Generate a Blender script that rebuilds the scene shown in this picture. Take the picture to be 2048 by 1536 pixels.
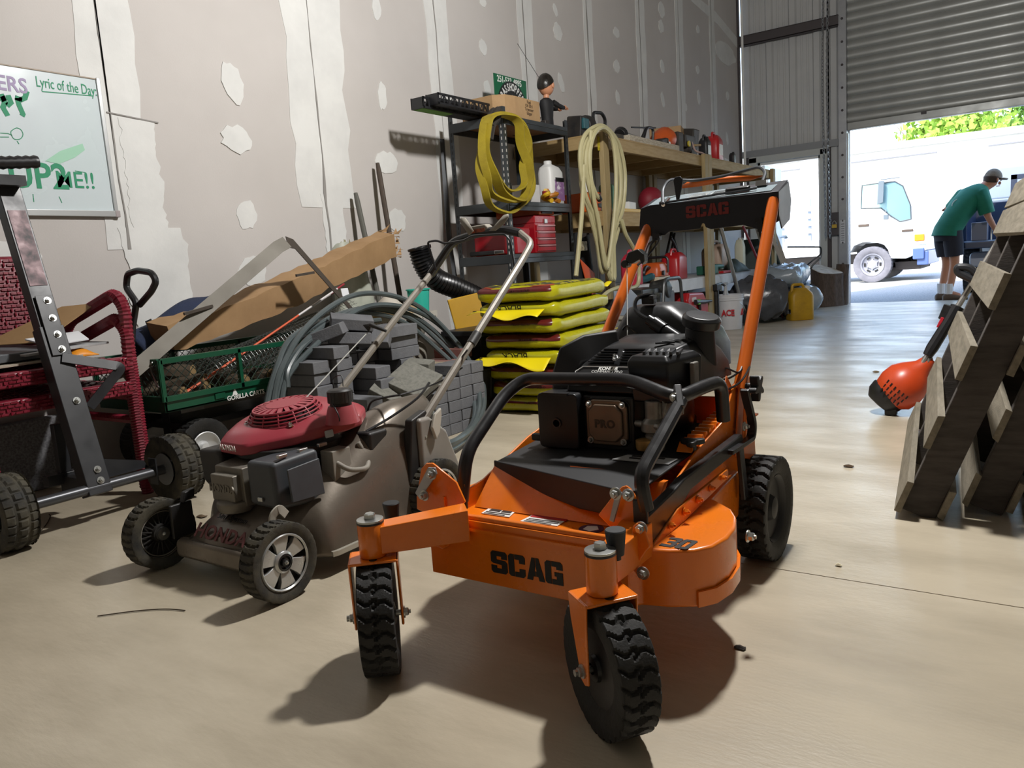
import bpy, math, random
from mathutils import Vector, Matrix, Euler
random.seed(7)
R=math.radians; PI=math.pi; sin=math.sin; cos=math.cos
S=bpy.context.scene; COL=S.collection
for o in list(bpy.data.objects): bpy.data.objects.remove(o)

# ---------- camera, sky, sun, lamp fill, exposure ----------
cam=bpy.data.cameras.new('camera'); camo=bpy.data.objects.new('camera',cam); COL.objects.link(camo)
cam.sensor_width=36; cam.lens=1559/2048*36; cam.clip_start=.05; cam.clip_end=400
def cam_matrix(yaw,pitch,roll):
    f=Vector((sin(yaw)*cos(pitch),cos(yaw)*cos(pitch),-sin(pitch))); r=Vector((cos(yaw),-sin(yaw),0)); d=f.cross(r)
    r2=cos(roll)*r+sin(roll)*d; d2=-sin(roll)*r+cos(roll)*d
    m=Matrix((r2,-d2,-f)).transposed().to_4x4(); m.translation=(0,0,.8); return m
camo.matrix_world=cam_matrix(-.60595,.149666,.069106)
S.camera=camo
w=bpy.data.worlds.new('world'); S.world=w; w.use_nodes=True
nt=w.node_tree; bg=nt.nodes['Background']; sky=nt.nodes.new('ShaderNodeTexSky')
sky.sky_type='NISHITA'; sky.sun_disc=False; sky.sun_elevation=R(52); sky.sun_rotation=R(200); sky.air_density=1.2; sky.dust_density=1.5
nt.links.new(sky.outputs[0],bg.inputs[0]); bg.inputs[1].default_value=1.05
sun=bpy.data.lights.new('sun','SUN'); sun.energy=8; sun.angle=R(.6); sun.color=(1,.95,.86)
suno=bpy.data.objects.new('sun',sun); COL.objects.link(suno)
suno.rotation_euler=(Vector((.35,1,-1.25))).to_track_quat('-Z','Y').to_euler()
S.view_settings.view_transform='Standard'; S.view_settings.look='None'; S.view_settings.gamma=1
S.view_settings.use_curve_mapping=False; S.view_settings.exposure=0.0
LAMP=(-.72,2.75,2.95)      # work lamp hanging over the shop floor
LAMP_W=420
LAMP_C=(1,.978,.95)

# ---------- materials ----------
def lin(h):
    if isinstance(h,str):
        h=h.lstrip('#'); c=[int(h[i:i+2],16)/255 for i in (0,2,4)]
        return tuple(x/12.92 if x<=.04045 else ((x+.055)/1.055)**2.4 for x in c)+(1,)
    return tuple(h)+(1,)
MC={}
def M(name,col,r=.5,m=0,c2=None,sc=6,amt=.5,bump=0,bs=60,coat=0,tr=0,em=0,stretch=None,det=4,lo=.35,hi=.7,alpha=1):
    if name in MC: return MC[name]
    a=bpy.data.materials.new(name); a.use_nodes=True; t=a.node_tree; b=t.nodes['Principled BSDF']; L=t.links.new
    b.inputs['Base Color'].default_value=lin(col); b.inputs['Roughness'].default_value=r; b.inputs['Metallic'].default_value=m
    if coat: b.inputs['Coat Weight'].default_value=coat; b.inputs['Coat Roughness'].default_value=.12
    if tr: b.inputs['Transmission Weight'].default_value=tr
    if em: b.inputs['Emission Color'].default_value=lin(col); b.inputs['Emission Strength'].default_value=em
    co=t.nodes.new('ShaderNodeTexCoord').outputs['Object']
    if stretch:
        mp=t.nodes.new('ShaderNodeMapping'); mp.inputs['Scale'].default_value=stretch; L(co,mp.inputs[0]); co=mp.outputs[0]
    def noise(s,d):
        n=t.nodes.new('ShaderNodeTexNoise'); n.inputs['Scale'].default_value=s; n.inputs['Detail'].default_value=d; n.inputs['Roughness'].default_value=.6; L(co,n.inputs['Vector']); return n.outputs['Fac']
    if c2:
        mr=t.nodes.new('ShaderNodeMapRange'); mr.inputs[1].default_value=lo; mr.inputs[2].default_value=hi; mr.inputs[4].default_value=amt; L(noise(sc,det),mr.inputs[0])
        mx=t.nodes.new('ShaderNodeMix'); mx.data_type='RGBA'; mx.inputs[6].default_value=lin(col); mx.inputs[7].default_value=lin(c2); L(mr.outputs[0],mx.inputs[0]); L(mx.outputs[2],b.inputs['Base Color'])
        m2=t.nodes.new('ShaderNodeMapRange'); m2.inputs[3].default_value=max(r-.08,.02); m2.inputs[4].default_value=min(r+.12,1); L(mr.outputs[0],m2.inputs[0]); L(m2.outputs[0],b.inputs['Roughness'])
    if bump:
        bp=t.nodes.new('ShaderNodeBump'); bp.inputs['Strength'].default_value=min(bump,1); bp.inputs['Distance'].default_value=.004*max(bump,1); L(noise(bs,6),bp.inputs['Height']); L(bp.outputs[0],b.inputs['Normal'])
    MC[name]=a; return a

# ---------- mesh builder ----------
class MB:
    def __init__(s,mx=None): s.v=[]; s.f=[]; s.M=mx
    def add(s,vs,fs,mx=None):
        n=len(s.v); m=mx or s.M
        if mx and s.M: m=s.M@mx
        s.v+=[(m@Vector(p)) for p in vs] if m else [Vector(p) for p in vs]
        s.f+=[[i+n for i in f] for f in fs]; return s
    def box(s,c,d,rot=None):      # centre, size, euler
        x,y,z=(k/2 for k in d)
        vs=[(-x,-y,-z),(x,-y,-z),(x,y,-z),(-x,y,-z),(-x,-y,z),(x,-y,z),(x,y,z),(-x,y,z)]
        mx=Matrix.Translation(c)@(Euler(rot).to_matrix().to_4x4() if rot else Matrix())
        return s.add(vs,[(3,2,1,0),(4,5,6,7),(0,1,5,4),(1,2,6,5),(2,3,7,6),(3,0,4,7)],mx)
    def bx(s,x0,x1,y0,y1,z0,z1): return s.box(((x0+x1)/2,(y0+y1)/2,(z0+z1)/2),(abs(x1-x0),abs(y1-y0),abs(z1-z0)))
    def hexa(s,p): return s.add(p,[(3,2,1,0),(4,5,6,7),(0,1,5,4),(1,2,6,5),(2,3,7,6),(3,0,4,7)])
    def sweep(s,pts,prof,up=None,closed=False,caps=True,scl=None):   # prof: list of (a,b); a along side, b along up
        P=[Vector(p) for p in pts]; n=len(P); k=len(prof); vs=[]; fs=[]
        T=[]
        for i in range(n):
            a=P[(i+1)%n]-P[i] if (closed or i<n-1) else P[i]-P[i-1]
            b=P[i]-P[i-1] if (closed or i>0) else a
            a=a.normalized() if a.length>1e-9 else Vector((0,0,1)); b=b.normalized() if b.length>1e-9 else a
            t=a+b; T.append(t.normalized() if t.length>1e-6 else a)
        if up is not None: U=Vector(up)
        else:
            U=Vector((0,0,1)) if abs(T[0].z)<.9 else Vector((0,1,0))
        for i in range(n):
            t=T[i]; sd=t.cross(U)
            if sd.length<1e-4: sd=t.orthogonal()
            sd.normalize(); u=sd.cross(t).normalized()
            if up is None: U=u
            c=1
            if 0<i<n-1 or closed:
                a=(P[(i+1)%n]-P[i]).normalized(); c=1/max(a.dot(t),.5)
            q=scl[i] if scl else 1
            vs+=[P[i]+sd*(x*q*(c if up is not None else 1))+u*(y*q) for x,y in prof]
        m=n if closed else n-1
        for i in range(m):
            for j in range(k):
                fs.append((i*k+j,i*k+(j+1)%k,((i+1)%n)*k+(j+1)%k,((i+1)%n)*k+j))
        if caps and not closed: fs+=[tuple(range(k))[::-1],tuple((n-1)*k+j for j in range(k))]
        return s.add(vs,fs)
    def tube(s,pts,r,n=8,closed=False):
        rr=r if isinstance(r,(list,tuple)) else None
        pr=[(cos(2*PI*j/n)*(1 if rr else r),sin(2*PI*j/n)*(1 if rr else r)) for j in range(n)]
        return s.sweep(pts,pr,None,closed,True,rr)
    def cyl(s,p0,p1,r,r1=None,n=16):
        return s.tube([p0,p1],[r,r if r1 is None else r1],n)
    def strip(s,pts,wd,th,up=None,closed=False): return s.sweep(pts,[(-wd/2,-th/2),(wd/2,-th/2),(wd/2,th/2),(-wd/2,th/2)],up,closed)
    def lathe(s,prof,o=(0,0,0),ax=(0,0,1),n=24,cap=True):   # prof (r,h)
        a=Vector(ax).normalized(); u=a.orthogonal().normalized(); 
        if abs(a.z)>.99: u=Vector((1,0,0))
        w=a.cross(u); o=Vector(o); k=len(prof); vs=[]; fs=[]
        for i in range(n):
            d=u*cos(2*PI*i/n)+w*sin(2*PI*i/n)
            vs+=[o+d*r+a*h for r,h in prof]
        for i in range(n):
            j=(i+1)%n
            for q in range(k-1): fs.append((i*k+q,j*k+q,j*k+q+1,i*k+q+1))
        if cap:
            if prof[0][0]>1e-6: fs.append(tuple(i*k for i in range(n))[::-1])
            if prof[-1][0]>1e-6: fs.append(tuple(i*k+k-1 for i in range(n)))
        return s.add(vs,fs)
    def sph(s,c,r,n=14,m=9,rot=None):
        r=(r,r,r) if not isinstance(r,(tuple,list)) else r
        mx=Matrix.Translation(c)@(Euler(rot).to_matrix().to_4x4() if rot else Matrix())@Matrix.Diagonal((*r,1))
        vs=[(0,0,-1)]+[(cos(2*PI*i/n)*cos(t),sin(2*PI*i/n)*cos(t),sin(t)) for t in [-PI/2+PI*(q+1)/m for q in range(m-1)] for i in range(n)]+[(0,0,1)]
        fs=[(0,1+(i+1)%n,1+i) for i in range(n)]+[(1+q*n+i,1+q*n+(i+1)%n,1+(q+1)*n+(i+1)%n,1+(q+1)*n+i) for q in range(m-2) for i in range(n)]
        e=len(vs)-1; fs+=[(e,1+(m-2)*n+i,1+(m-2)*n+(i+1)%n) for i in range(n)]
        return s.add(vs,fs,mx)
    def prism(s,poly,o,u,v,d):    # polygon in (u,v) plane at o, extruded by vector d
        o,u,v,d=Vector(o),Vector(u),Vector(v),Vector(d); n=len(poly)
        a=[o+u*x+v*y for x,y in poly]
        return s.add(a+[p+d for p in a],[tuple(range(n))[::-1],tuple(range(n,2*n))]+[(i,(i+1)%n,n+(i+1)%n,n+i) for i in range(n)])
    def loft(s,rings,caps=True,closed=True):
        k=len(rings[0]); vs=[p for r in rings for p in r]; fs=[]
        for i in range(len(rings)-1):
            for j in range(k if closed else k-1): fs.append((i*k+j,i*k+(j+1)%k,(i+1)*k+(j+1)%k,(i+1)*k+j))
        if caps and closed: fs+=[tuple(range(k))[::-1],tuple((len(rings)-1)*k+j for j in range(k))]
        return s.add(vs,fs)
    def grid(s,fn,nu,nv,cu=False,cv=False):
        mu=nu if cu else nu+1; mv=nv if cv else nv+1
        vs=[fn(i/nu,j/nv) for i in range(mu) for j in range(mv)]
        return s.add(vs,[(i*mv+j,((i+1)%mu)*mv+j,((i+1)%mu)*mv+(j+1)%mv,i*mv+(j+1)%mv) for i in range(nu) for j in range(nv)])
    def build(s,name,mat,parent=None,bev=0,sm=35,W=False,sub=0,solid=0,kind=None,segs=2):
        me=bpy.data.meshes.new(name)
        v=s.v
        if W and parent:
            q=parent
            while q.parent: q=q.parent
            inv=q.matrix_basis.inverted(); v=[inv@p for p in v]
        me.from_pydata([tuple(p) for p in v],[],s.f)
        bm=__import__('bmesh').new(); bm.from_mesh(me); __import__('bmesh').ops.recalc_face_normals(bm,faces=bm.faces); bm.to_mesh(me); bm.free()
        if sm:
            me.shade_smooth(); me.set_sharp_from_angle(angle=R(sm))
        o=bpy.data.objects.new(name,me); COL.objects.link(o); me.materials.append(mat)
        if parent: o.parent=parent
        if solid: k=o.modifiers.new('s','SOLIDIFY'); k.thickness=solid; k.offset=0
        if sub: k=o.modifiers.new('d','SUBSURF'); k.levels=sub; k.render_levels=sub
        if bev: k=o.modifiers.new('b','BEVEL'); k.width=bev; k.segments=segs; k.limit_method='ANGLE'; k.angle_limit=R(40); k.harden_normals=bool(sm)
        if kind: o['kind']=kind
        return o
def tag(o,label,cat,group=None):
    o['label']=label; o['category']=cat
    if group: o['group']=group
    return o
def thing(name,label,cat,loc=(0,0,0),rz=0,group=None,rot=None):
    o=bpy.data.objects.new(name,None); COL.objects.link(o); o.empty_display_size=.05
    o.location=loc; o.rotation_euler=rot if rot else (0,0,rz); o.matrix_basis  # basis follows location and rotation
    return tag(o,label,cat,group)
def dup(root,loc,rz=None,label=None,group=None,rot=None):
    r=root.copy(); COL.objects.link(r); r.location=loc
    if rz is not None: r.rotation_euler=(0,0,rz)
    if rot: r.rotation_euler=rot
    if label: r['label']=label
    if group: r['group']=group
    for ch in list(root.children):
        c=ch.copy(); COL.objects.link(c); c.parent=r
        for g in ch.children:
            d=g.copy(); COL.objects.link(d); d.parent=c
    return r
def struct(o): o['kind']='structure'; return o
def text(name,s,mat,parent,o,u,v,size,ext=.0006,al='CENTER',bold=0,W=False,sx=1,sp=1):   # flat lettering: origin, reading direction, up direction
    c=bpy.data.curves.new(name,'FONT'); c.body=s; c.size=size; c.extrude=ext; c.align_x=al; c.align_y='CENTER'; c.offset=bold; c.space_character=sp; c.resolution_u=3
    t=bpy.data.objects.new('t',c); me=bpy.data.meshes.new_from_object(t); bpy.data.objects.remove(t); bpy.data.curves.remove(c)
    u=Vector(u).normalized(); v=Vector(v); v=(v-u*v.dot(u)).normalized(); n=u.cross(v); mx=Matrix((u*sx,v,n)).transposed().to_4x4(); mx.translation=o
    if W:
        q=parent
        while q.parent: q=q.parent
        mx=q.matrix_basis.inverted()@mx
    me.transform(mx); me.name=name; me.materials.clear(); me.materials.append(mat)
    ob=bpy.data.objects.new(name,me); COL.objects.link(ob)
    if parent: ob.parent=parent
    return ob
def bez(pts,n=8,closed=False):    # Catmull-Rom through points
    P=[Vector(p) for p in pts]; o=[]; N=len(P)
    for i in range(N if closed else N-1):
        g=lambda k:P[k%N] if closed else P[max(0,min(N-1,k))]
        a,b,c,d=g(i-1),g(i),g(i+1),g(i+2)
        for j in range(n):
            t=j/n; o.append(.5*((2*b)+(c-a)*t+(2*a-5*b+4*c-d)*t*t+(3*b-a-3*c+d)*t**3))
    if not closed: o.append(P[-1])
    return o
def rnd(poly,r,n=4):    # round corners of a 3d or 2d polyline (open ends kept)
    P=[Vector(p) for p in poly]; o=[P[0]]
    for i in range(1,len(P)-1):
        a=(P[i-1]-P[i]); b=(P[i+1]-P[i]); q=min(r,a.length*.48,b.length*.48); a=P[i]+a.normalized()*q; b=P[i]+b.normalized()*q
        for j in range(n+1):
            t=j/n; o.append(a*(1-t)**2+P[i]*2*t*(1-t)+b*t*t)
    o.append(P[-1]); return o
def circ(c,r,u=(1,0,0),v=(0,0,1),n=32,a0=0,a1=2*PI,end=False):
    c,u,v=Vector(c),Vector(u),Vector(v)
    return [c+u*(r*cos(a0+(a1-a0)*i/(n-1 if end else n)))+v*(r*sin(a0+(a1-a0)*i/(n-1 if end else n))) for i in range(n)]
def rrect(w,h,r,n=4):
    o=[]
    for cx,cy,a in ((w/2-r,h/2-r,0),(-w/2+r,h/2-r,PI/2),(-w/2+r,-h/2+r,PI),(w/2-r,-h/2+r,1.5*PI)):
        o+=[(cx+r*cos(a+PI/2*i/n),cy+r*sin(a+PI/2*i/n)) for i in range(n+1)]
    return o
def bolt(mb,p,ax,r=.009,h=.008):
    p=Vector(p); a=Vector(ax).normalized(); mb.lathe([(r*1.45,0),(r*1.45,.0025)],p,a,14); mb.lathe([(r,.0025),(r,h),(r*.8,h+.002)],p,a,6)
    mb.lathe([(r*.5,h),(r*.5,h+.006)],p,a,8)
# ---------- shell ----------
XW=-3.56; YB=11.17
concrete=M('concrete','#bcb19c',.36,c2='#988d79',sc=2.2,amt=.85,bump=.25,bs=35,det=12,stretch=(.8,2.0,1))
drywall=M('drywall','#c2bdb9',.9,c2='#b5b0ac',sc=.9,amt=.8,bump=.1,bs=120)
mud=M('joint_compound','#d9d9d6',.85,c2='#c6c6c4',sc=4,amt=.7,bump=.15,bs=60)
seam=M('seam_line','#8d8a86',.9)
panel=M('ribbed_panel','#c3c4c4',.5,c2='#b4b5b6',sc=2,amt=.6)
darksteel=M('dark_steel','#4a4446',.6)
galv=M('galvanized','#a6a8ab',.42,.6,c2='#90939a',sc=7,amt=.6)
slatm=M('door_slat','#a9aba9',.42,.35,c2='#989a98',sc=3,amt=.6)
whitep=M('white_paint','#e4e4e2',.5)
blk=M('black_plastic','#141416',.45,c2='#26262a',sc=20,amt=.5)
blkmetal=M('black_paint_metal','#1b1b1e',.38,c2='#2a2a2c',sc=30,amt=.4)
zinc=M('zinc_bolt','#b9bbb8',.3,.9)
chrome=M('chrome','#d8dadc',.16,1)
rubber=M('tire_rubber','#141414',.72,c2='#2a2824',sc=25,amt=.7,bump=.3,bs=150)
wallback=M('block_grey','#8f8f8c',.9)
fl=struct(MB().bx(-3.56,9,-7,11.25,-.12,-.006).build('floor',M('joint_dark','#5c554b',.9),sm=0))  # dark base colour shows through the slab joint
for x0,x1,y0,y1 in ((-3.56,9,-7,1.898),(-3.56,9,1.902,11.25)):
    MB().bx(x0,x1,y0,y1,-.1,0).build('floor_slab',concrete,fl,sm=0)
wl=struct(MB().bx(XW-.15,XW,-7,YB,-.1,6).build('wall_left',drywall,sm=0))
def blob(cy,cz,a,b,n=18,ir=.18,sk=0):
    return [(cy+a*(1+random.uniform(-ir,ir))*cos(2*PI*i/n)+sk*b*sin(2*PI*i/n),cz+b*(1+random.uniform(-ir,ir))*sin(2*PI*i/n)) for i in range(n)]
WQ=0
def wallpoly(name,poly,mat,d=.0035,x=XW-.0005):
    global WQ; WQ+=1; d+=(WQ%23)*.00013; return MB().prism(poly,(x,0,0),(0,1,0),(0,0,1),(d,0,0)).build(name,mat,wl,bev=0,sm=0)
def tape(y,wd,z0,z1,mat=mud,d=.003,n=40,ir=.16,name='joint_tape',jit=.012):
    a=[];b=[];l=r=0
    for i in range(n+1):
        z=z0+(z1-z0)*i/n; l=l*.6+random.uniform(-ir,ir)*wd*.5; r=r*.6+random.uniform(-ir,ir)*wd*.5
        a.append((y-wd/2+l*.7,z)); b.append((y+wd/2+r*.7,z))
    wallpoly(name,a+b[::-1],mat,d)
for y,wd,z0 in ((2.1,.26,1.0),(3.36,.44,1.22),(4.53,.25,.2),(5.68,.21,.2),(6.77,.17,.2),(7.92,.22,.2),(8.98,.22,.2),(10.06,.2,.2)):
    tape(y,wd,z0,5.9)
    wallpoly('tape_seam',[(y-.035+.006*random.uniform(-1,1),z0+k*(5.8-z0)/30) for k in range(31)]+[(y-.029+.006*random.uniform(-1,1),5.8-k*(5.8-z0)/30) for k in range(31)],seam,.0072)
tape(2.19,.17,.9,1.6); tape(3.38,.17,.05,1.3); tape(2.2,.3,.02,1.1)
wallpoly('tape_seam',[(3.325,.5),(3.33,.7),(3.318,.9),(3.325,1.1),(3.31,1.3),(3.325,1.45),(3.335,1.45),(3.322,1.3),(3.336,1.1),(3.33,.9),(3.342,.7),(3.337,.5)],seam,.0072)
PATCH=[(2.76,1.85,.063,.103),(2.74,1.56,.092,.07),(2.75,1.17,.064,.079),(2.75,.87,.091,.075),(3.92,2.47,.042,.068),(3.9,1.93,.042,.088),(3.88,1.52,.104,.07),(3.94,1.15,.083,.072),(5.06,2.44,.046,.059),(5.08,2.14,.04,.067),(6.2,2.77,.069,.076),(6.21,2.35,.044,.077),(7.35,2.99,.067,.048),(7.32,2.67,.067,.062),(7.31,2.37,.045,.067),(8.49,3.45,.083,.079),(8.46,3.27,.069,.063),(8.45,2.85,.055,.069),(8.43,2.5,.042,.075),(9.57,3.46,.05,.046),(9.52,2.99,.05,.047),(9.53,2.67,.05,.077),(10.59,2.83,.06,.051),(10.53,2.27,.04,.078),(10.54,3.35,.393,.139),(1.55,.98,.12,.07),(6.18,2.95,.034,.05),(5.1,2.77,.039,.036),(9.11,2.5,.031,.046)]
for cy,cz,a,b in PATCH: wallpoly('spackle_patch',blob(cy,cz,a,b,18,.15,random.uniform(-.35,.1) if b>a else 0),mud)
wallpoly('joint_tape',[(9.35,3.84),(10.2,3.80),(11.1,3.63),(11.1,3.50),(10.3,3.66),(9.4,3.74)],mud)
wallpoly('joint_tape',[(10.4,2.02),(11.1,1.95),(11.1,1.75),(10.45,1.85)],mud)
wallpoly('tape_seam',[(2.05,1.62),(2.3,1.6),(2.3,1.594),(2.05,1.614)],seam,.0072)
# other walls and roof
for n,b in (('wall_right',(9,9.15,-7,YB,-.1,6)),('wall_front',(-3.7,9.15,-7.15,-7,-.1,6)),('ceiling',(-3.75,9.2,-7.2,YB+.25,6,6.15))):
    struct(MB().bx(*b).build(n,M('pale_wall','#cfccc6',.9),sm=0))
# back wall: ribbed metal panels round the man door and the roll-up door
def ribbed(x0,x1,z0,z1,first):
    P=[];p=.305;x=x0;prof=[]
    k=math.floor((x0-first)/p)
    pts=[]
    while True:
        b=first+k*p
        for dx,dy in ((-.055,0),(-.035,-.03),(.035,-.03),(.055,0),(.10,0),(.105,-.007),(.125,-.007),(.13,0),(.175,0),(.18,-.007),(.2,-.007),(.205,0)): pts.append((b+dx,dy))
        k+=1
        if b>x1: break
    pts=sorted(pts); pts=[q for q in pts if x0<q[0]<x1]; pts=[(x0,pts[0][1])]+pts+[(x1,pts[-1][1])]
    poly=pts+[(x1,.012),(x0,.012)]
    return MB().prism(poly,(0,YB+.05,z0),(1,0,0),(0,1,0),(0,0,z1-z0))
wb=struct(ribbed(XW,-2.42,2.06,5.95,-3.18).build('wall_back',panel,sm=0))
ribbed(XW,-3.47,0,2.06,-3.55).build('wall_panel',panel,wb,sm=0)
ribbed(-2.47,-2.27,0,5.95,-2.36).build('wall_panel',panel,wb,sm=0)
ribbed(1.75,9.1,0,5.95,2).build('wall_panel',panel,wb,sm=0)
MB().bx(-2.3,1.8,YB+.06,YB+.12,4.3,5.95).build('wall_panel',panel,wb,sm=0)
MB().bx(XW,9,YB+.14,YB+.2,4.3,6).bx(XW,-3.47,YB+.14,YB+.2,0,4.3).bx(-2.47,-2.22,YB+.14,YB+.2,0,4.3).bx(XW,-2.22,YB+.14,YB+.2,2.06,4.3).bx(1.75,9,YB+.14,YB+.2,0,4.3).build('wall_sheathing',panel,wb,sm=0)
g=MB(); g.bx(XW+.0,-2.28,YB-.09,YB+.02,3.535,3.545); g.bx(XW,-2.28,YB-.09,YB-.083,3.53,3.66); g.bx(XW,-2.28,YB-.09,YB+.02,3.655,3.662); struct(g.build('trim_1',darksteel,sm=0))
struct(MB().bx(XW,-2.3,YB-.02,YB+.03,2.06,2.15).build('trim_2',M('header_grey','#8d8f92',.5),sm=0))
struct(MB().bx(-3.52,-3.46,YB-.01,YB+.05,0,2.06).bx(-2.47,-2.40,YB-.01,YB+.05,0,2.06).build('trim_3',darksteel,sm=0))
struct(MB().cyl((-3.5,YB-.1,2.3),(-3.5,YB-.1,5.9),.018,n=8).cyl((-3.5,YB-.1,.9),(-3.5,YB-.1,2.3),.018,n=8).build('trim_4',whitep))
struct(MB().bx(XW,XW+.02,YB-.14,YB-.1,.3,5.9).build('trim_5',darksteel,sm=0))
# man door opening: white frame with glazed door leaf
d1=struct(MB().bx(-3.47,-3.36,YB-.03,YB+.12,0,2.05).bx(-2.53,-2.44,YB-.03,YB+.12,0,2.05).bx(-3.47,-2.44,YB-.03,YB+.12,1.975,2.06).build('door_1',M('frame_grey','#b9bcba',.5),bev=.006))
MB().bx(-3.36,-3.33,YB+.03,YB+.06,0,1.975).bx(-2.56,-2.53,YB+.03,YB+.06,0,1.975).bx(-3.36,-2.53,YB+.03,YB+.06,1.94,1.975).build('door_stop',whitep,d1)
MB().bx(-3.33,-3.29,YB+.1,YB+.93,.01,1.94).build('door_leaf',whitep,d1,bev=.003)
b=MB(); b.cyl((-3.29,YB+.86,.95),(-3.23,YB+.86,.95),.012); b.sph((-3.22,YB+.86,.95),.032); b.build('door_handle',chrome,d1)
# roll-up door: guides, slats, bottom bar
d2=struct(MB().bx(-2.29,-2.19,YB-.06,YB+.12,0,4.4).bx(1.66,1.76,YB-.06,YB+.12,0,4.4).build('door_2',galv,bev=.004))
MB().bx(-2.192,-2.175,YB-.03,YB+.03,0,2.2).bx(-2.192,-2.175,YB+.07,YB+.1,0,4.3).build('guide_lip',M('guide_white','#d0d2d4',.4),d2,sm=0)
for z in [.25+.28*k for k in range(14)]:
    q=MB(); bolt(q,(-2.24,YB-.06,z),(0,-1,0),.011,.008); q.build('guide_bolt',darksteel,d2)
sp=[(0,0),(.03,-.016),(.07,-.016),(.1,-.004),(.106,.004),(.114,.006),(.118,.012),(.1,.012),(.07,-.006),(.03,-.006),(.006,.012),(-.004,.012)]
q=MB().prism([(y,z) for z,y in sp],(-2.19,YB+.03,0),(0,1,0),(0,0,1),(3.88,0,0)).build('door_slat',slatm,d2,sm=50)
q.location.z=2.33
for k in range(1,18):
    c=q.copy(); COL.objects.link(c); c.location.z=2.33+.1125*k; c.parent=d2
MB().bx(-2.19,1.69,YB+.0,YB+.06,2.235,2.33).bx(-2.19,1.69,YB-.02,YB+.08,2.235,2.245).build('bottom_bar',M('bar_grey','#9c9e9c',.4,.4,c2='#8d8f8d',sc=4),d2,bev=.003)
MB().bx(-1.34,-1.28,YB-.02,YB,2.3,2.33).build('lift_tab',darksteel,d2)
# chain hoist loop beside the roll-up door
ch=thing('hoist_chain','galvanized hoist chain hanging beside the roll-up door','chain',(-2.42,YB-.16,.9))
for dx in (-.025,.03):
    m=MB(); k=0; z=.9
    while z<4.6:
        a=(1,0,0) if k%2 else (.35,.94,0)
        m.tube([Vector((-2.42+dx+.012*sin(z*1.7),YB-.16,z))+Vector(a)*p.x+Vector((0,0,1))*p.z for p in [Vector((cos(2*PI*i/8)*.013,0,sin(2*PI*i/8)*.026)) for i in range(8)]],.0045,4,True); z+=.041; k+=1
    m.build('chain_strand',galv,ch,W=True,kind='stuff')
lb=thing('lock_box','dark steel wall box with a brass padlock below the chain','lock box',(-2.36,YB-.05,1.06))
MB().box((-2.36,YB-.02,1.06),(.15,.08,.3)).build('housing',darksteel,lb,W=True,bev=.008)
MB().box((-2.34,YB-.08,1.03),(.06,.03,.05)).build('padlock',M('brass','#c9a84e',.35,.8),lb,W=True,bev=.006)
MB().tube([(-2.36,YB-.08,1.05),(-2.36,YB-.08,1.08),(-2.34,YB-.08,1.1),(-2.32,YB-.08,1.08),(-2.32,YB-.08,1.05)],.006,6).build('shackle',zinc,lb,W=True)
wl2=thing('warning_placard','small pale placard riveted to the roll-up door guide','sign',(-2.24,YB-.066,.95))
MB().box((-2.24,YB-.066,.95),(.06,.004,.3)).build('plate',M('placard','#c9cbd0',.5),wl2,W=True)
b=MB(); [b.box((-2.24,YB-.0685,.84+.03*k),(.04,.001,.01)) for k in range(8)]; b.build('print_lines',M('print_grey','#777a80',.6),wl2,W=True,kind='stuff')
# high bay lamp (above the frame): the light of the shop
hb=thing('high_bay_lamp','round high bay lamp hanging above the shop floor','lamp',LAMP)
m=MB(); m.lathe([(.06,.35),(.1,.3),(.11,.12),(.2,.03),(.21,.0),(.19,.0),(.17,.04),(.05,.1)],LAMP,(0,0,1),32); m.build('lamp_shade',blkmetal,hb,W=True)
m=MB(); m.cyl((LAMP[0],LAMP[1],LAMP[2]+.35),(LAMP[0],LAMP[1],6),.012); m.build('drop_rod',galv,hb,W=True)
lt=bpy.data.lights.new('high_bay_light','POINT'); lt.shadow_soft_size=.1; lt.energy=LAMP_W; lt.color=LAMP_C
lo=bpy.data.objects.new('high_bay_light',lt); COL.objects.link(lo); lo.parent=hb; lo.location=(0,0,-.12)
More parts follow.
